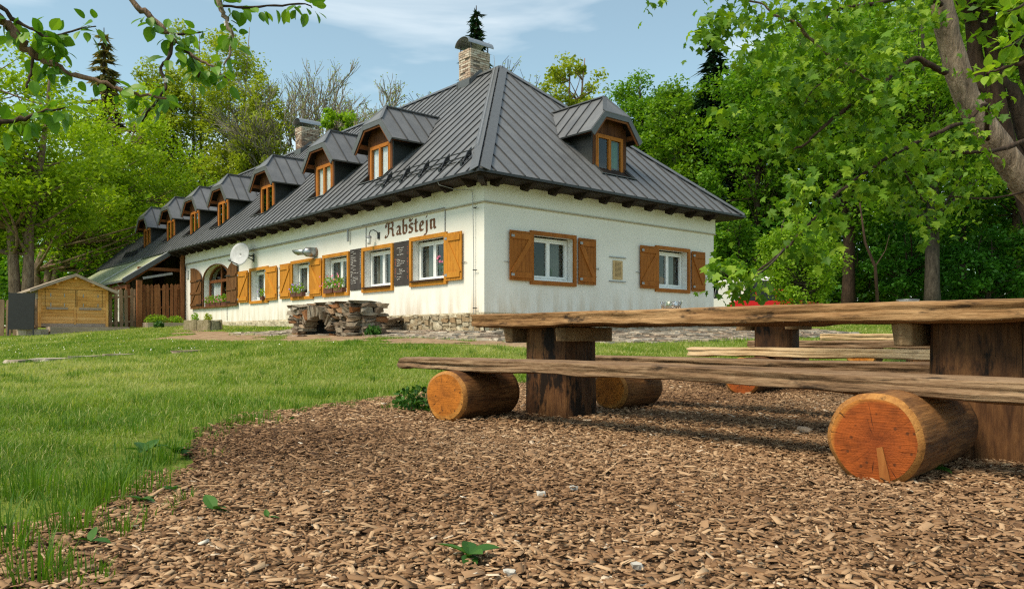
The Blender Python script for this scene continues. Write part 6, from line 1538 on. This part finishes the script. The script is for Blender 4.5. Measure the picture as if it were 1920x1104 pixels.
# --- tree right of the ridge and the wood
broadleaf('broadleaf_tree', 'loose olive green tree right of the roof apex', (X_(1075, 50), 50), Z_(116, 50), 0.24, (0, 0, Z_(116, 50)-4.2, 2.9, 2.6, 3.9), 46, 4200, 0.24, M['leaf_olive'], M['bark'], 141, ((-0.6, 0), (0.7, 0)), clump=0.17, limb_r=0.45)
wood = [ # px, Y, top px, rx, rz, leaves, material, seed, label
 (1205, 54, 118, 3.4, 5.6, 9000, 'leaf_green', 151, 'round green tree at the left end of the wood'),
 (1275, 50, 128, 2.6, 5.4, 7000, 'leaf_maple', 152, 'olive tinted tree between round tree and dark spruce'),
 (1415, 46, 30, 3.6, 7.0, 9000, 'leaf_green', 153, 'tall green tree right of the dark spruce'),
 (1590, 43, -40, 4.2, 7.6, 11000, 'leaf_green', 154, 'tall tree with thick trunk behind the lime bush'),
 (1748, 38, -60, 4.4, 7.0, 11000, 'leaf_maple', 155, 'tall tree on the thickest trunk at the lawn edge'),
 (1806, 46, -80, 4.2, 8.4, 9000, 'leaf_green', 156, 'tall tree with slim trunk right of the thickest one'),
 (1905, 44, -60, 4.2, 8.0, 9000, 'leaf_maple', 157, 'tall tree at the right edge of the wood'),
 (1500, 54, -30, 4.4, 8.0, 8000, 'leaf_lime', 158, 'lighter tall tree at the back of the wood'),
 (1680, 56, -90, 5.0, 9.0, 8000, 'leaf_lime', 159, 'broad light tree deep in the wood'),
 (2010, 40, -40, 4.4, 7.5, 6000, 'leaf_green', 160, 'tall tree just past the right edge'),
]
for px_, Y, top, rx, rz, n, lm, sd_, lab in wood:
    H_ = Z_(top, Y)-1.4; broadleaf('woodland_tree', lab, (X_(px_, Y), Y), H_, 0.36 if sd_ in (154, 155) else 0.24, (0, 0, H_-rz-0.2, rx, rx, rz), 90, int(n*1.6), 0.235, M[lm], M['barkdark'], sd_, ((0, 0),), limb_r=0.3, clump=0.22, split=0.4, group='trees of the wood on the right')
spruce('spruce_tree', 'dark spruce standing in the wood right of the house', (X_(1338, 49), 49), Z_(78, 49)-0.9, 3.6, 161, M['needle'], 34)
low = [(1375, 40, 395, 2.2, 2.6, 4500, 'leaf_green', 171, 'dense green shrub tree by the house end'), (1330, 45, 330, 2.2, 3.2, 4500, 'leaf_green', 172, 'leafy tree just above the right eaves'), (1620, 45, 470, 2.6, 2.2, 3000, 'leaf_green', 173, 'low leafy bush behind the thin leaning pole'),
       (1700, 41, 430, 2.4, 2.2, 3200, 'leaf_deep', 174, 'dark low bush left of the thickest trunk'), (1850, 40, 440, 2.6, 2.2, 3600, 'leaf_deep', 175, 'dark low bush right of the thickest trunk'), (1950, 40, 400, 2.6, 2.6, 3000, 'leaf_green', 176, 'low green bush at the right edge'), (1450, 47, 300, 2.8, 3.6, 4500, 'leaf_maple', 177, 'maple understory tree above the lime bush')]
for px_, Y, top, rx, rz, n, lm, sd_, lab in low:
    H_ = Z_(top, Y)-0.9; broadleaf('understory_bush', lab, (X_(px_, Y), Y), H_, 0.10, (0, 0, H_-rz, rx, rx*0.8, rz), 40, int(n*1.5), 0.21, M[lm], M['barkdark'], sd_, ((-0.3, 0), (0.4, 0)), cat='bush', limb_r=0.5, clump=0.24, group='undergrowth of the wood', split=0.3)
H_ = Z_(398, 31.5)-0.9
broadleaf('lime_bush', 'airy light green bush beside the red car', (X_(1503, 31.5), 31.5), H_, 0.09, (0, 0, H_*0.52, 2.0, 1.7, H_*0.50), 80, 14000, 0.12, M['leaf_lime'], M['barkdark'], 181, ((-0.5, 0), (0, 0.2), (0.5, 0)), cat='bush', limb_r=0.5, clump=0.2, flat=1.2)
b = MB(); P0 = pix(1648, 590, 36); P1 = pix(1641, 500, 36); P2 = pix(1622, 455, 36)
t = thing('dead_pole_tree', 'thin leaning bare trunk before the dark undergrowth', 'tree', (P0.x, 36, g(P0.x, 36)))
b.tube([(0, 0, -0.1), P1-t.location, P2-t.location, pix(1612, 380, 36)-t.location], [0.09, 0.075, 0.06, 0.03], 8); b.build('trunk', M['barkdark'], t, smooth=True)
b = MB(); b.tube([P1-t.location, pix(1660, 470, 36.4)-t.location, pix(1668, 440, 36.6)-t.location], [0.03, 0.02, 0.01], 6); b.build('broken_limb', M['barkdark'], t)
# the wood behind, and behind the house: one leafy mass
def mass(name, label, xs, ys, ztop, n, leaf, lm, seed, z0=0.5):
    r = np.random.default_rng(seed); X = r.uniform(*xs, n); Y = r.uniform(*ys, n); top = (ztop(X, Y) if callable(ztop) else ztop)*(0.70+0.45*noise2(X, Y, 0.16, seed)); Z = G(X, Y)+z0+(top-z0)*r.random(n)
    cl = noise2(X+Z*0.7, Y+Z*0.6, 0.42, seed+1)+0.35*noise2(X-Z, Y+Z, 1.1, seed+2); k = cl > 0.48; P_ = np.stack([X, Y, Z], -1)[k]
    o = link(name, np_mesh(name, cards(P_, leaf, r), 4, lm, np.clip(r.normal(0.45, .25, len(P_)), 0, 1))); return tag(o, label, 'woodland', kind='stuff')
mass('woodland', 'deep green mass of woodland behind the trees on the right', (6, 66), (56, 76), lambda X, Y: CAM_H+(HORIZON-np.interp(960+X/Y*FPX, [1120, 1230, 1330, 1420, 1520], [330, 235, 190, 60, -60]))/FPX*Y*0.95, 90000, 0.75, M['leaf_green'], 191)
mass('undergrowth', 'dark undergrowth along the edge of the wood', (14, 52), (43, 56), 7.5, 36000, 0.42, M['leaf_deep'], 192, 0.1)
mass('woodland', 'distant woodland behind the poplars on the left', (-75, -14), (66, 84), 15, 52000, 0.55, M['leaf_yellow'], 193)
mass('undergrowth', 'shady shrubs behind the shed and canopy', (-40, -17), (44, 56), 4.5, 16000, 0.34, M['leaf_green'], 194, 0.1)
mass('woodland', 'low wood far behind the house', (-14, 10), (66, 84), 11, 14000, 0.62, M['leaf_green'], 195)
# ================================================================ branches close to the camera
def leaf_mesh(kind, mat, rnd, curl, seed):
    r = np.random.default_rng(seed); m = MB()
    if kind == 'oval':
        prof = [(0.0, 0.0), (0.12, 0.20), (0.35, 0.31), (0.6, 0.29), (0.82, 0.17), (1.0, 0.0)]
    if kind == 'oval':
        for s in (-1, 1):
            b0 = len(m.v)
            for x, w in prof: m.v += [(x, 0, -curl*x*x), (x, s*w, -curl*x*x+0.22*w)]
            for i in range(len(prof)-1): m.f.append((b0+2*i, b0+2*i+2, b0+2*i+3, b0+2*i+1) if s > 0 else (b0+2*i, b0+2*i+1, b0+2*i+3, b0+2*i+2)); m.m.append(0)
    else:   # five lobed maple leaf
        out = [(0.0, 0.0), (-0.05, 0.18), (0.02, 0.42), (0.22, 0.30), (0.30, 0.36), (0.42, 0.62), (0.52, 0.40), (0.60, 0.22), (0.74, 0.26), (0.78, 0.13), (1.0, 0.0)]
        for s in (-1, 1):
            b0 = len(m.v); m.v.append((0.35, 0, -curl*0.12))
            for x, w in out: m.v.append((x, s*w, -curl*(x-0.35)**2-curl*0.9*w*w+0.10*w))
            for i in range(1, len(out)): m.f.append((b0, b0+i, b0+i+1) if s > 0 else (b0, b0+i+1, b0+i)); m.m.append(0)
    me = m.mesh('leaf', mat, True, fix=False); at = me.attributes.new('rnd', 'FLOAT', 'POINT'); at.data.foreach_set('value', [rnd]*len(me.vertices)); return me
nrm_rng = np.random.default_rng(500)
def rot_to(d, roll):
    d = Vector(d).normalized(); q = d.to_track_quat('X', 'Z'); return (q.to_matrix() @ Matrix.Rotation(roll, 3, 'X'))
def branch_path(px, Y0, Y1): n = len(px); return [pix(x, y, Y0+(Y1-Y0)*i/(n-1)) for i, (x, y) in enumerate(px)]
def smooth_path(P, k=4):
    out = []
    for i in range(len(P)-1):
        a, b_, c, d = P[max(i-1, 0)], P[i], P[i+1], P[min(i+2, len(P)-1)]
        for j in range(k): t = j/k; out.append(0.5*((2*b_)+(c-a)*t+(2*a-5*b_+4*c-d)*t*t+(3*b_-a-3*c+d)*t**3))
    return out+[P[-1]]
def add_branch(root, P, r0, r1, mat, name='branch', knob=0.12, n=7):
    S_ = smooth_path(P); q = len(S_); r = nrm_rng
    S2 = [p+Vector(r.normal(0, min(r0*0.22, 0.004), 3)) if 0 < i < q-1 else p for i, p in enumerate(S_)]
    m = MB(); m.tube([p-root.location for p in S2], [(r0+(r1-r0)*i/(q-1))*(1+r.normal(0, knob)) for i in range(q)], n); m.build(name, mat, root, smooth=True, fix=False); return S2
# --- apple tree whose boughs hang into the top left corner
ap = thing('apple_tree', 'apple tree whose leafy boughs hang into the top left corner', 'tree', (-4.3, 2.4, 0))
hub = Vector((-3.6, 2.6, 3.0))
add_branch(ap, [Vector((-4.3, 2.4, -0.1)), Vector((-4.2, 2.45, 0.9)), Vector((-4.25, 2.4, 1.8)), Vector((-3.9, 2.5, 2.5)), hub], 0.17, 0.09, M['bark'], 'trunk', 0.05, 12)
A = {}
A['1'] = add_branch(ap, [hub, pix(-260, -40, 2.8)]+branch_path([(-60, -10), (0, 36), (23, 61), (46, 88), (76, 110), (103, 124), (145, 141), (190, 154), (228, 171), (266, 179), (312, 185)], 2.75, 2.95), 0.022, 0.004, M['bark'])
A['1b'] = add_branch(ap, [pix(-120, -20, 2.78)]+branch_path([(0, 13), (23, 36), (65, 57), (88, 72), (110, 91), (125, 100)], 2.75, 2.85), 0.010, 0.003, M['barkdark'])
A['1c'] = add_branch(ap, branch_path([(62, 100), (60, 130), (53, 150), (50, 165)], 2.82, 2.8), 0.006, 0.004, M['barkdark'], 'twig')
A['1d'] = add_branch(ap, branch_path([(88, 72), (125, 62), (160, 52), (180, 50)], 2.84, 2.9), 0.005, 0.002, M['barkdark'], 'twig')
up1 = hub+Vector((1.2, 0.2, 0.9))
A['u'] = add_branch(ap, [hub, hub+Vector((0.5, 0.1, 0.5)), up1, Vector((-1.6, 2.9, 4.0))], 0.06, 0.03, M['bark'])
A['2'] = add_branch(ap, [up1, pix(180, -150, 3.0)]+branch_path([(249, 0), (274, 23), (301, 49), (323, 68), (342, 88), (365, 110), (392, 122), (410, 137), (424, 146)], 3.0, 3.1), 0.015, 0.003, M['bark'])
A['2b'] = add_branch(ap, branch_path([(323, 68), (316, 110), (301, 129), (312, 160), (293, 190), (280, 205), (266, 228)], 3.02, 2.96), 0.007, 0.004, M['barkdark'], 'twig')
A['2c'] = add_branch(ap, branch_path([(342, 88), (368, 118), (374, 132), (372, 146)], 3.05, 3.05), 0.006, 0.003, M['barkdark'], 'twig')
A['2d'] = add_branch(ap, branch_path([(318, 66), (345, 64), (380, 60)], 3.03, 3.1), 0.005, 0.003, M['barkdark'], 'twig')
A['3'] = add_branch(ap, [Vector((-1.6, 2.9, 4.0)), pix(390, -170, 3.2)]+branch_path([(411, 0), (422, 34), (438, 68), (430, 99), (420, 122)], 3.2, 3.2), 0.016, 0.003, M['bark'])
A['3b'] = add_branch(ap, branch_path([(415, 11), (457, 15), (514, 11), (571, 8), (585, 15)], 3.2, 3.3), 0.007, 0.002, M['barkdark'], 'twig')
A['4'] = add_branch(ap, [hub+Vector((-0.2, 0, -0.4)), pix(-200, 260, 2.6)]+branch_path([(0, 230), (46, 221), (88, 209), (122, 202)], 2.6, 2.65), 0.014, 0.0025, M['barkdark'])
lm = [leaf_mesh('oval', M['leaf_apple'], x, c, i) for i, (x, c) in enumerate(((0.1, .1), (0.25, .25), (0.4, .15), (0.55, .3), (0.7, .1), (0.9, .2)))]
ar_ = np.random.default_rng(88); cnt = 0
spec = [('1', 40, 0.25), ('1b', 36, 0.3), ('1c', 3, 0), ('1d', 22, 0.0), ('2', 40, 0.3), ('2b', 26, 0.1), ('2c', 11, 0.2), ('2d', 14, 0), ('3', 24, 0.3), ('3b', 36, 0.0), ('4', 46, 0.28)]
for key, n, start in spec:
    P = A[key]
    for _ in range(n):
        i = ar_.integers(int(len(P)*start), len(P)); p = P[i]; d = Vector((ar_.normal(0.15, .6), ar_.normal(0, .6), ar_.normal(-0.45, .6))); s = ar_.uniform(0.034, 0.068)
        o0 = p+d.normalized()*ar_.uniform(0.012, 0.04)
        o = link('leaf', lm[ar_.integers(6)], ap, o0-ap.location); o.rotation_euler = rot_to(d, ar_.uniform(-1.2, 1.2)).to_euler(); o.scale = (s, s*ar_.uniform(0.9, 1.2), s)
for (px_, py_, Y) in ((500, 40, 3.1), (478, 92, 3.15), (468, 75, 3.15), (335, 125, 3.0), (405, 205, 3.0), (340, 55, 3.0)):
    pass
def blossom(root, c, s, seed):
    r = np.random.default_rng(seed); m = MB(); n = Vector((r.normal(0, .5), -1, r.normal(0, .5))).normalized(); e1 = n.orthogonal().normalized(); e2 = n.cross(e1)
    for k in range(5):
        a = 2*math.pi*k/5; d = e1*math.cos(a)+e2*math.sin(a); q = -e1*math.sin(a)+e2*math.cos(a)
        m.quad(c+n*0.003, c+d*s*0.5+q*s*0.34+n*s*0.15, c+d*s+n*s*0.25, c+d*s*0.5-q*s*0.34+n*s*0.15)
    m.build('blossom', M['white_petal'], root, fix=False)
for k, (px_, py_, Y) in enumerate(((323, 62, 3.02), (330, 70, 3.02), (435, 66, 3.2), (432, 72, 3.2), (425, 44, 3.2), (312, 150, 2.98))): blossom(ap, pix(px_, py_, Y)-ap.location, 0.015, k)

# --- big leaning maple at the right
mt = thing('leaning_maple', 'big maple with thick leaning trunk and hanging leafy branches at right', 'tree', (X_(2185, 7.4), 7.4, 0))
trk = branch_path([(2195, 765), (2160, 640), (2080, 520), (1990, 420), (1925, 345), (1872, 275), (1822, 200), (1790, 110), (1768, 20), (1745, -90), (1730, -220), (1700, -380)], 7.4, 7.0)
T_ = add_branch(mt, trk, 0.160, 0.075, M['bark'], 'trunk', 0.03, 16)
Bm = {}
Bm['1'] = add_branch(mt, [pix(1772, 135, 7.05)]+branch_path([(1755, 129), (1717, 110), (1680, 133), (1649, 167), (1603, 194), (1580, 209), (1546, 236), (1516, 266), (1489, 280)], 6.9, 6.3), 0.030, 0.008, M['barkdark'])
Bm['2'] = add_branch(mt, branch_path([(1653, 169), (1620, 148), (1584, 122), (1546, 99), (1516, 72), (1497, 46), (1451, 27), (1424, 6), (1364, -6)], 6.6, 6.2), 0.022, 0.007, M['bark'])
Bm['3'] = add_branch(mt, [pix(1852, 262, 7.1)]+branch_path([(1847, 198), (1820, 222), (1790, 236), (1737, 259), (1683, 285), (1622, 323), (1577, 358), (1554, 380), (1507, 432), (1471, 467), (1439, 496), (1407, 519), (1377, 541)], 6.8, 5.9), 0.021, 0.005, M['barkdark'])
Bm['3b'] = add_branch(mt, branch_path([(1471, 467), (1440, 500), (1405, 525), (1390, 530), (1350, 508)], 5.97, 5.9), 0.007, 0.003, M['barkdark'], 'twig')
Bm['4'] = add_branch(mt, [pix(1765, 10, 7.0)]+branch_path([(1720, -10), (1645, 8), (1584, 15), (1550, 30), (1561, 57)], 6.9, 6.6), 0.026, 0.010, M['barkdark'])
Bm['5'] = add_branch(mt, [pix(1990, 250, 7.0)]+branch_path([(1919, 266), (1873, 281), (1809, 285), (1737, 281), (1700, 280)], 6.9, 6.6), 0.030, 0.008, M['barkdark'])
Bm['6'] = add_branch(mt, branch_path([(1580, 122), (1550, 150), (1525, 168), (1508, 195)], 6.5, 6.4), 0.010, 0.004, M['barkdark'], 'twig')
Bm['7'] = add_branch(mt, branch_path([(1590, 205), (1560, 200), (1530, 190), (1510, 192)], 6.7, 6.6), 0.010, 0.004, M['barkdark'], 'twig')
Bm['8'] = add_branch(mt, branch_path([(1683, 285), (1700, 330), (1720, 360), (1735, 380)], 6.6, 6.5), 0.012, 0.004, M['barkdark'], 'twig')
Bm['9'] = add_branch(mt, branch_path([(1920, 360), (1850, 372), (1780, 368), (1720, 366)], 7.2, 6.9), 0.012, 0.004, M['barkdark'], 'twig')
lmm = [leaf_mesh('maple', M['leaf_maple'], x, c, i) for i, (x, c) in enumerate(((0.05, .3), (0.2, .7), (0.4, .4), (0.55, .9), (0.75, .5), (0.95, .8)))]
ml = np.random.default_rng(99); leaves = []
spec = [('1', 34, .35, .24), ('2', 52, .1, .30), ('3', 26, .2, .12), ('3b', 8, .55, .06), ('4', 38, .3, .30), ('5', 5, .4, .14), ('6', 12, .2, .22), ('7', 12, .2, .22), ('8', 6, .3, .15), ('9', 5, .3, .12)]
for key, ncl, start, sp in spec:
    P = Bm[key][:int(len(Bm[key])*0.72)] if key == '3' else Bm[key]
    for _ in range(ncl):
        c = P[ml.integers(int(len(P)*start), len(P))]+Vector((ml.normal(0, sp), ml.normal(0, sp), ml.normal(-0.02, sp*0.9)))
        for _ in range(ml.integers(11, 23)):
            leaves.append((c+Vector((ml.normal(0, .075), ml.normal(0, .075), ml.normal(-0.02, .065))), Vector((ml.normal(0, .55), ml.normal(-0.1, .5), -0.75+ml.normal(0, .4))), ml.uniform(0.048, 0.092), ml.uniform(-0.9, 0.9), ml.integers(6)))
leaves.sort(key=lambda l: l[0].y/l[2])
for c, d, s, ro_, k in leaves[:300]:
    o = link('leaf', lmm[k], mt, c-mt.location); o.rotation_euler = rot_to(d, ro_).to_euler(); o.scale = (s, s, s)
big = MB(); rv = []
VS = [[tuple(v.co) for v in me.vertices] for me in lmm]; FS = [tuple(p.vertices) for p in lmm[0].polygons]
VA = [np.array(v) for v in VS]; allv = []
for c, d, s, ro_, k in leaves[300:]:
    Rm = np.array(rot_to(d, ro_)); allv.append((VA[k]*s) @ Rm.T+np.array(c-mt.location)); rv.append((0.05, 0.2, 0.4, 0.55, 0.75, 0.95)[k])
tag(link('foliage', np_mesh('foliage', np.array(allv), len(VA[0]), M['leaf_maple'], rv, FS, True), mt), kind='stuff')
# darker many-stemmed tree just behind it
dt = thing('dark_stemmed_tree', 'tree of several dark stems behind the leaning maple', 'tree', (X_(1985, 9.6), 9.6, 0))
for P in ([(1990, 640), (1960, 480), (1900, 300), (1881, 266), (1851, 190), (1832, 145), (1824, 57), (1816, 23), (1794, -20), (1760, -120)], [(2000, 640), (1990, 450), (1940, 300), (1900, 183), (1873, 152), (1858, 76), (1836, 0), (1815, -120)], [(2010, 640), (2000, 400), (1950, 210), (1925, 120), (1900, 40), (1895, -100)], [(1990, 560), (1950, 420), (1905, 330), (1880, 240), (1862, 130), (1856, 40), (1862, -100)]):
    add_branch(dt, branch_path(P, 9.6, 9.2), 0.14, 0.055, M['barkdark'], 'stem', 0.05, 9)
pts = []
for _ in range(90):
    c = np.array(pix(ml.uniform(1780, 2100), ml.uniform(-150, 60), ml.uniform(8.8, 10.5))); pts.append(c+ml.normal(0, .22, (28, 3)))
pts = np.concatenate(pts)-np.array(dt.location)
link('crown', np_mesh('crown', cards(pts, 0.13, ml), 4, M['leaf_maple'], np.clip(ml.normal(.45, .25, len(pts)), 0, 1)), dt)
# --- second apple bough at the right edge
a2 = thing('young_apple_tree', 'apple tree reaching a pale leafy twig in from the right edge', 'tree', (3.6, 3.0, 0))
hb = Vector((3.4, 3.1, 2.0))
add_branch(a2, [Vector((3.6, 3.0, -0.1)), Vector((3.62, 3.05, 1.0)), hb], 0.09, 0.05, M['bark'], 'trunk', 0.05, 10)
P = add_branch(a2, [hb, pix(2080, 120, 3.1)]+branch_path([(1960, 100), (1920, 118), (1895, 125), (1870, 130), (1850, 138)], 3.1, 3.05), 0.014, 0.003, M['barkdark'])
P2 = add_branch(a2, [pix(1990, 60, 3.1)]+branch_path([(1950, 40), (1925, 60), (1905, 80), (1880, 92)], 3.1, 3.05), 0.006, 0.003, M['barkdark'], 'twig')
P3 = add_branch(a2, [hb, pix(2000, -60, 3.2)]+branch_path([(1950, -10), (1920, 10), (1890, 22)], 3.1, 3.05), 0.012, 0.003, M['barkdark'], 'twig')
lm2 = [leaf_mesh('oval', M['leaf_lime'], x, c, i) for i, (x, c) in enumerate(((0.3, .1), (0.6, .2), (0.85, .25)))]
for P_, n in ((P, 34), (P2, 30), (P3, 26)):
    for _ in range(n):
        p = P_[ml.integers(len(P_)//2, len(P_))]; d = Vector((ml.normal(-0.3, .6), ml.normal(0, .6), ml.normal(0.0, .7))); s = ml.uniform(0.035, 0.06)
        o = link('leaf', lm2[ml.integers(3)], a2, p+d.normalized()*0.02-a2.location); o.rotation_euler = rot_to(d, ml.uniform(-1, 1)).to_euler(); o.scale = (s, s, s)

# --- small plants on the chips
def rosette(px_, py_, nl, s, label, seed, mat='weed', flatn=0.5):
    Y = CAM_H*FPX/(py_-HORIZON); x = (px_-960)/FPX*Y; r = np.random.default_rng(seed); t = thing('weed_plant', label, 'weed', (x, Y, g(x, Y)+0.026), 0, 'weeds on the wood chips')
    mm = [leaf_mesh('oval', M[mat], q, c, 3) for q, c in ((0.3, .35), (0.7, .2))]
    for k in range(nl):
        a = 2*math.pi*k/nl+r.normal(0, .4); d = Vector((math.cos(a), math.sin(a), abs(r.normal(flatn, .3)))); sc_ = s*r.uniform(0.7, 1.2)
        o = link('leaf', mm[k % 2], t, (0, 0, 0)); o.rotation_euler = rot_to(d, r.normal(0, .3)).to_euler(); o.scale = (sc_, sc_*0.8, sc_)
for i, (px_, py_, nl, s, lab) in enumerate(((325, 932, 4, .06, 'broad leaved weed by the grass edge, left of the pair'), (402, 972, 5, .08, 'largest weed growing alone in the wood chips'), (500, 988, 3, .035, 'tiny seedling in the open wood chips'), (170, 1035, 3, .06, 'pale round weed leaf in the bottom left corner'), (265, 955, 5, .07, 'weed half hidden in the near grass'), (878, 790, 6, .05, 'small green weed at the foot of the orange log end'), (1752, 893, 6, .08, 'dark leafy weed beside the red log end'), (330, 862, 5, .09, 'wide weed where the grass meets the chips'), (270, 858, 5, .10, 'big leaved weed in the grass, leftmost'), (545, 795, 4, .04, 'little weed right of the dark grass tuft'))):
    rosette(px_, py_, nl, s, lab, 300+i)
rosette(880, 1062, 6, .085, 'wilted picked flower stalk lying on the chips in front', 333, 'weed', 0.08)
leafball_t = []
for k, (px_, py_, s, lab) in enumerate(((775, 775, .16, 'leafy green weed clump left of the orange log end'), (700, 628, .20, 'dark grass tuft at the right foot of the fireplace'), (298, 612, .22, 'green seedlings by the brown fence foot'))):
    Y = CAM_H*FPX/(py_-HORIZON) if py_ > 700 else (17.6 if k == 1 else 30.5); P = pix(px_, py_, Y); zz = g(P.x, Y)
    t = thing('leafy_weed', lab, 'weed', (P.x, Y, zz)); leafball('leaves', M['weed'], 260, 0.05 if k == 0 else 0.09, (s, s*0.8, s*0.8), t, (0, 0, s*0.5), 400+k)
    m = MB()
    for q in range(6): a = q*1.05; m.tube([(0, 0, -0.02), (s*0.5*math.cos(a), s*0.4*math.sin(a), s*0.7)], [0.004, 0.002], 4)
    m.build('stalk', M['weed'], t, fix=False)
# pale pebbles and a fallen stick among the chips
pr_ = np.random.default_rng(61)
for k, (px_, py_, lab) in enumerate(((1015, 940, 'whitish stone in the open chips, nearest the front bench'), (1075, 928, 'pale lump in the chips right of centre'), (955, 1096, 'white pebble at the bottom edge'), (1195, 1082, 'white pebble near the bottom, right of centre'))):
    Y = CAM_H*FPX/(py_-HORIZON); o = rock_box(0.03, 0.022, 0.014, 0.12, pr_).build('pebble', M['stonewhite']); o.location = ((px_-960)/FPX*Y, Y, 0.028); tag(o, lab, 'pebble', 'pale pebbles among the chips')
m = MB(); Pq = [pix(1498, 810, 4.7), pix(1512, 815, 4.65), pix(1520, 822, 4.6)]; m.tube([Vector((p.x, p.y, 0.03)) for p in Pq], [0.02, 0.022, 0.016], 8)
o = m.build('fallen_stick', M['greywood'], smooth=True); tag(o, 'short grey stick lying in the chips left of the red log', 'stick')
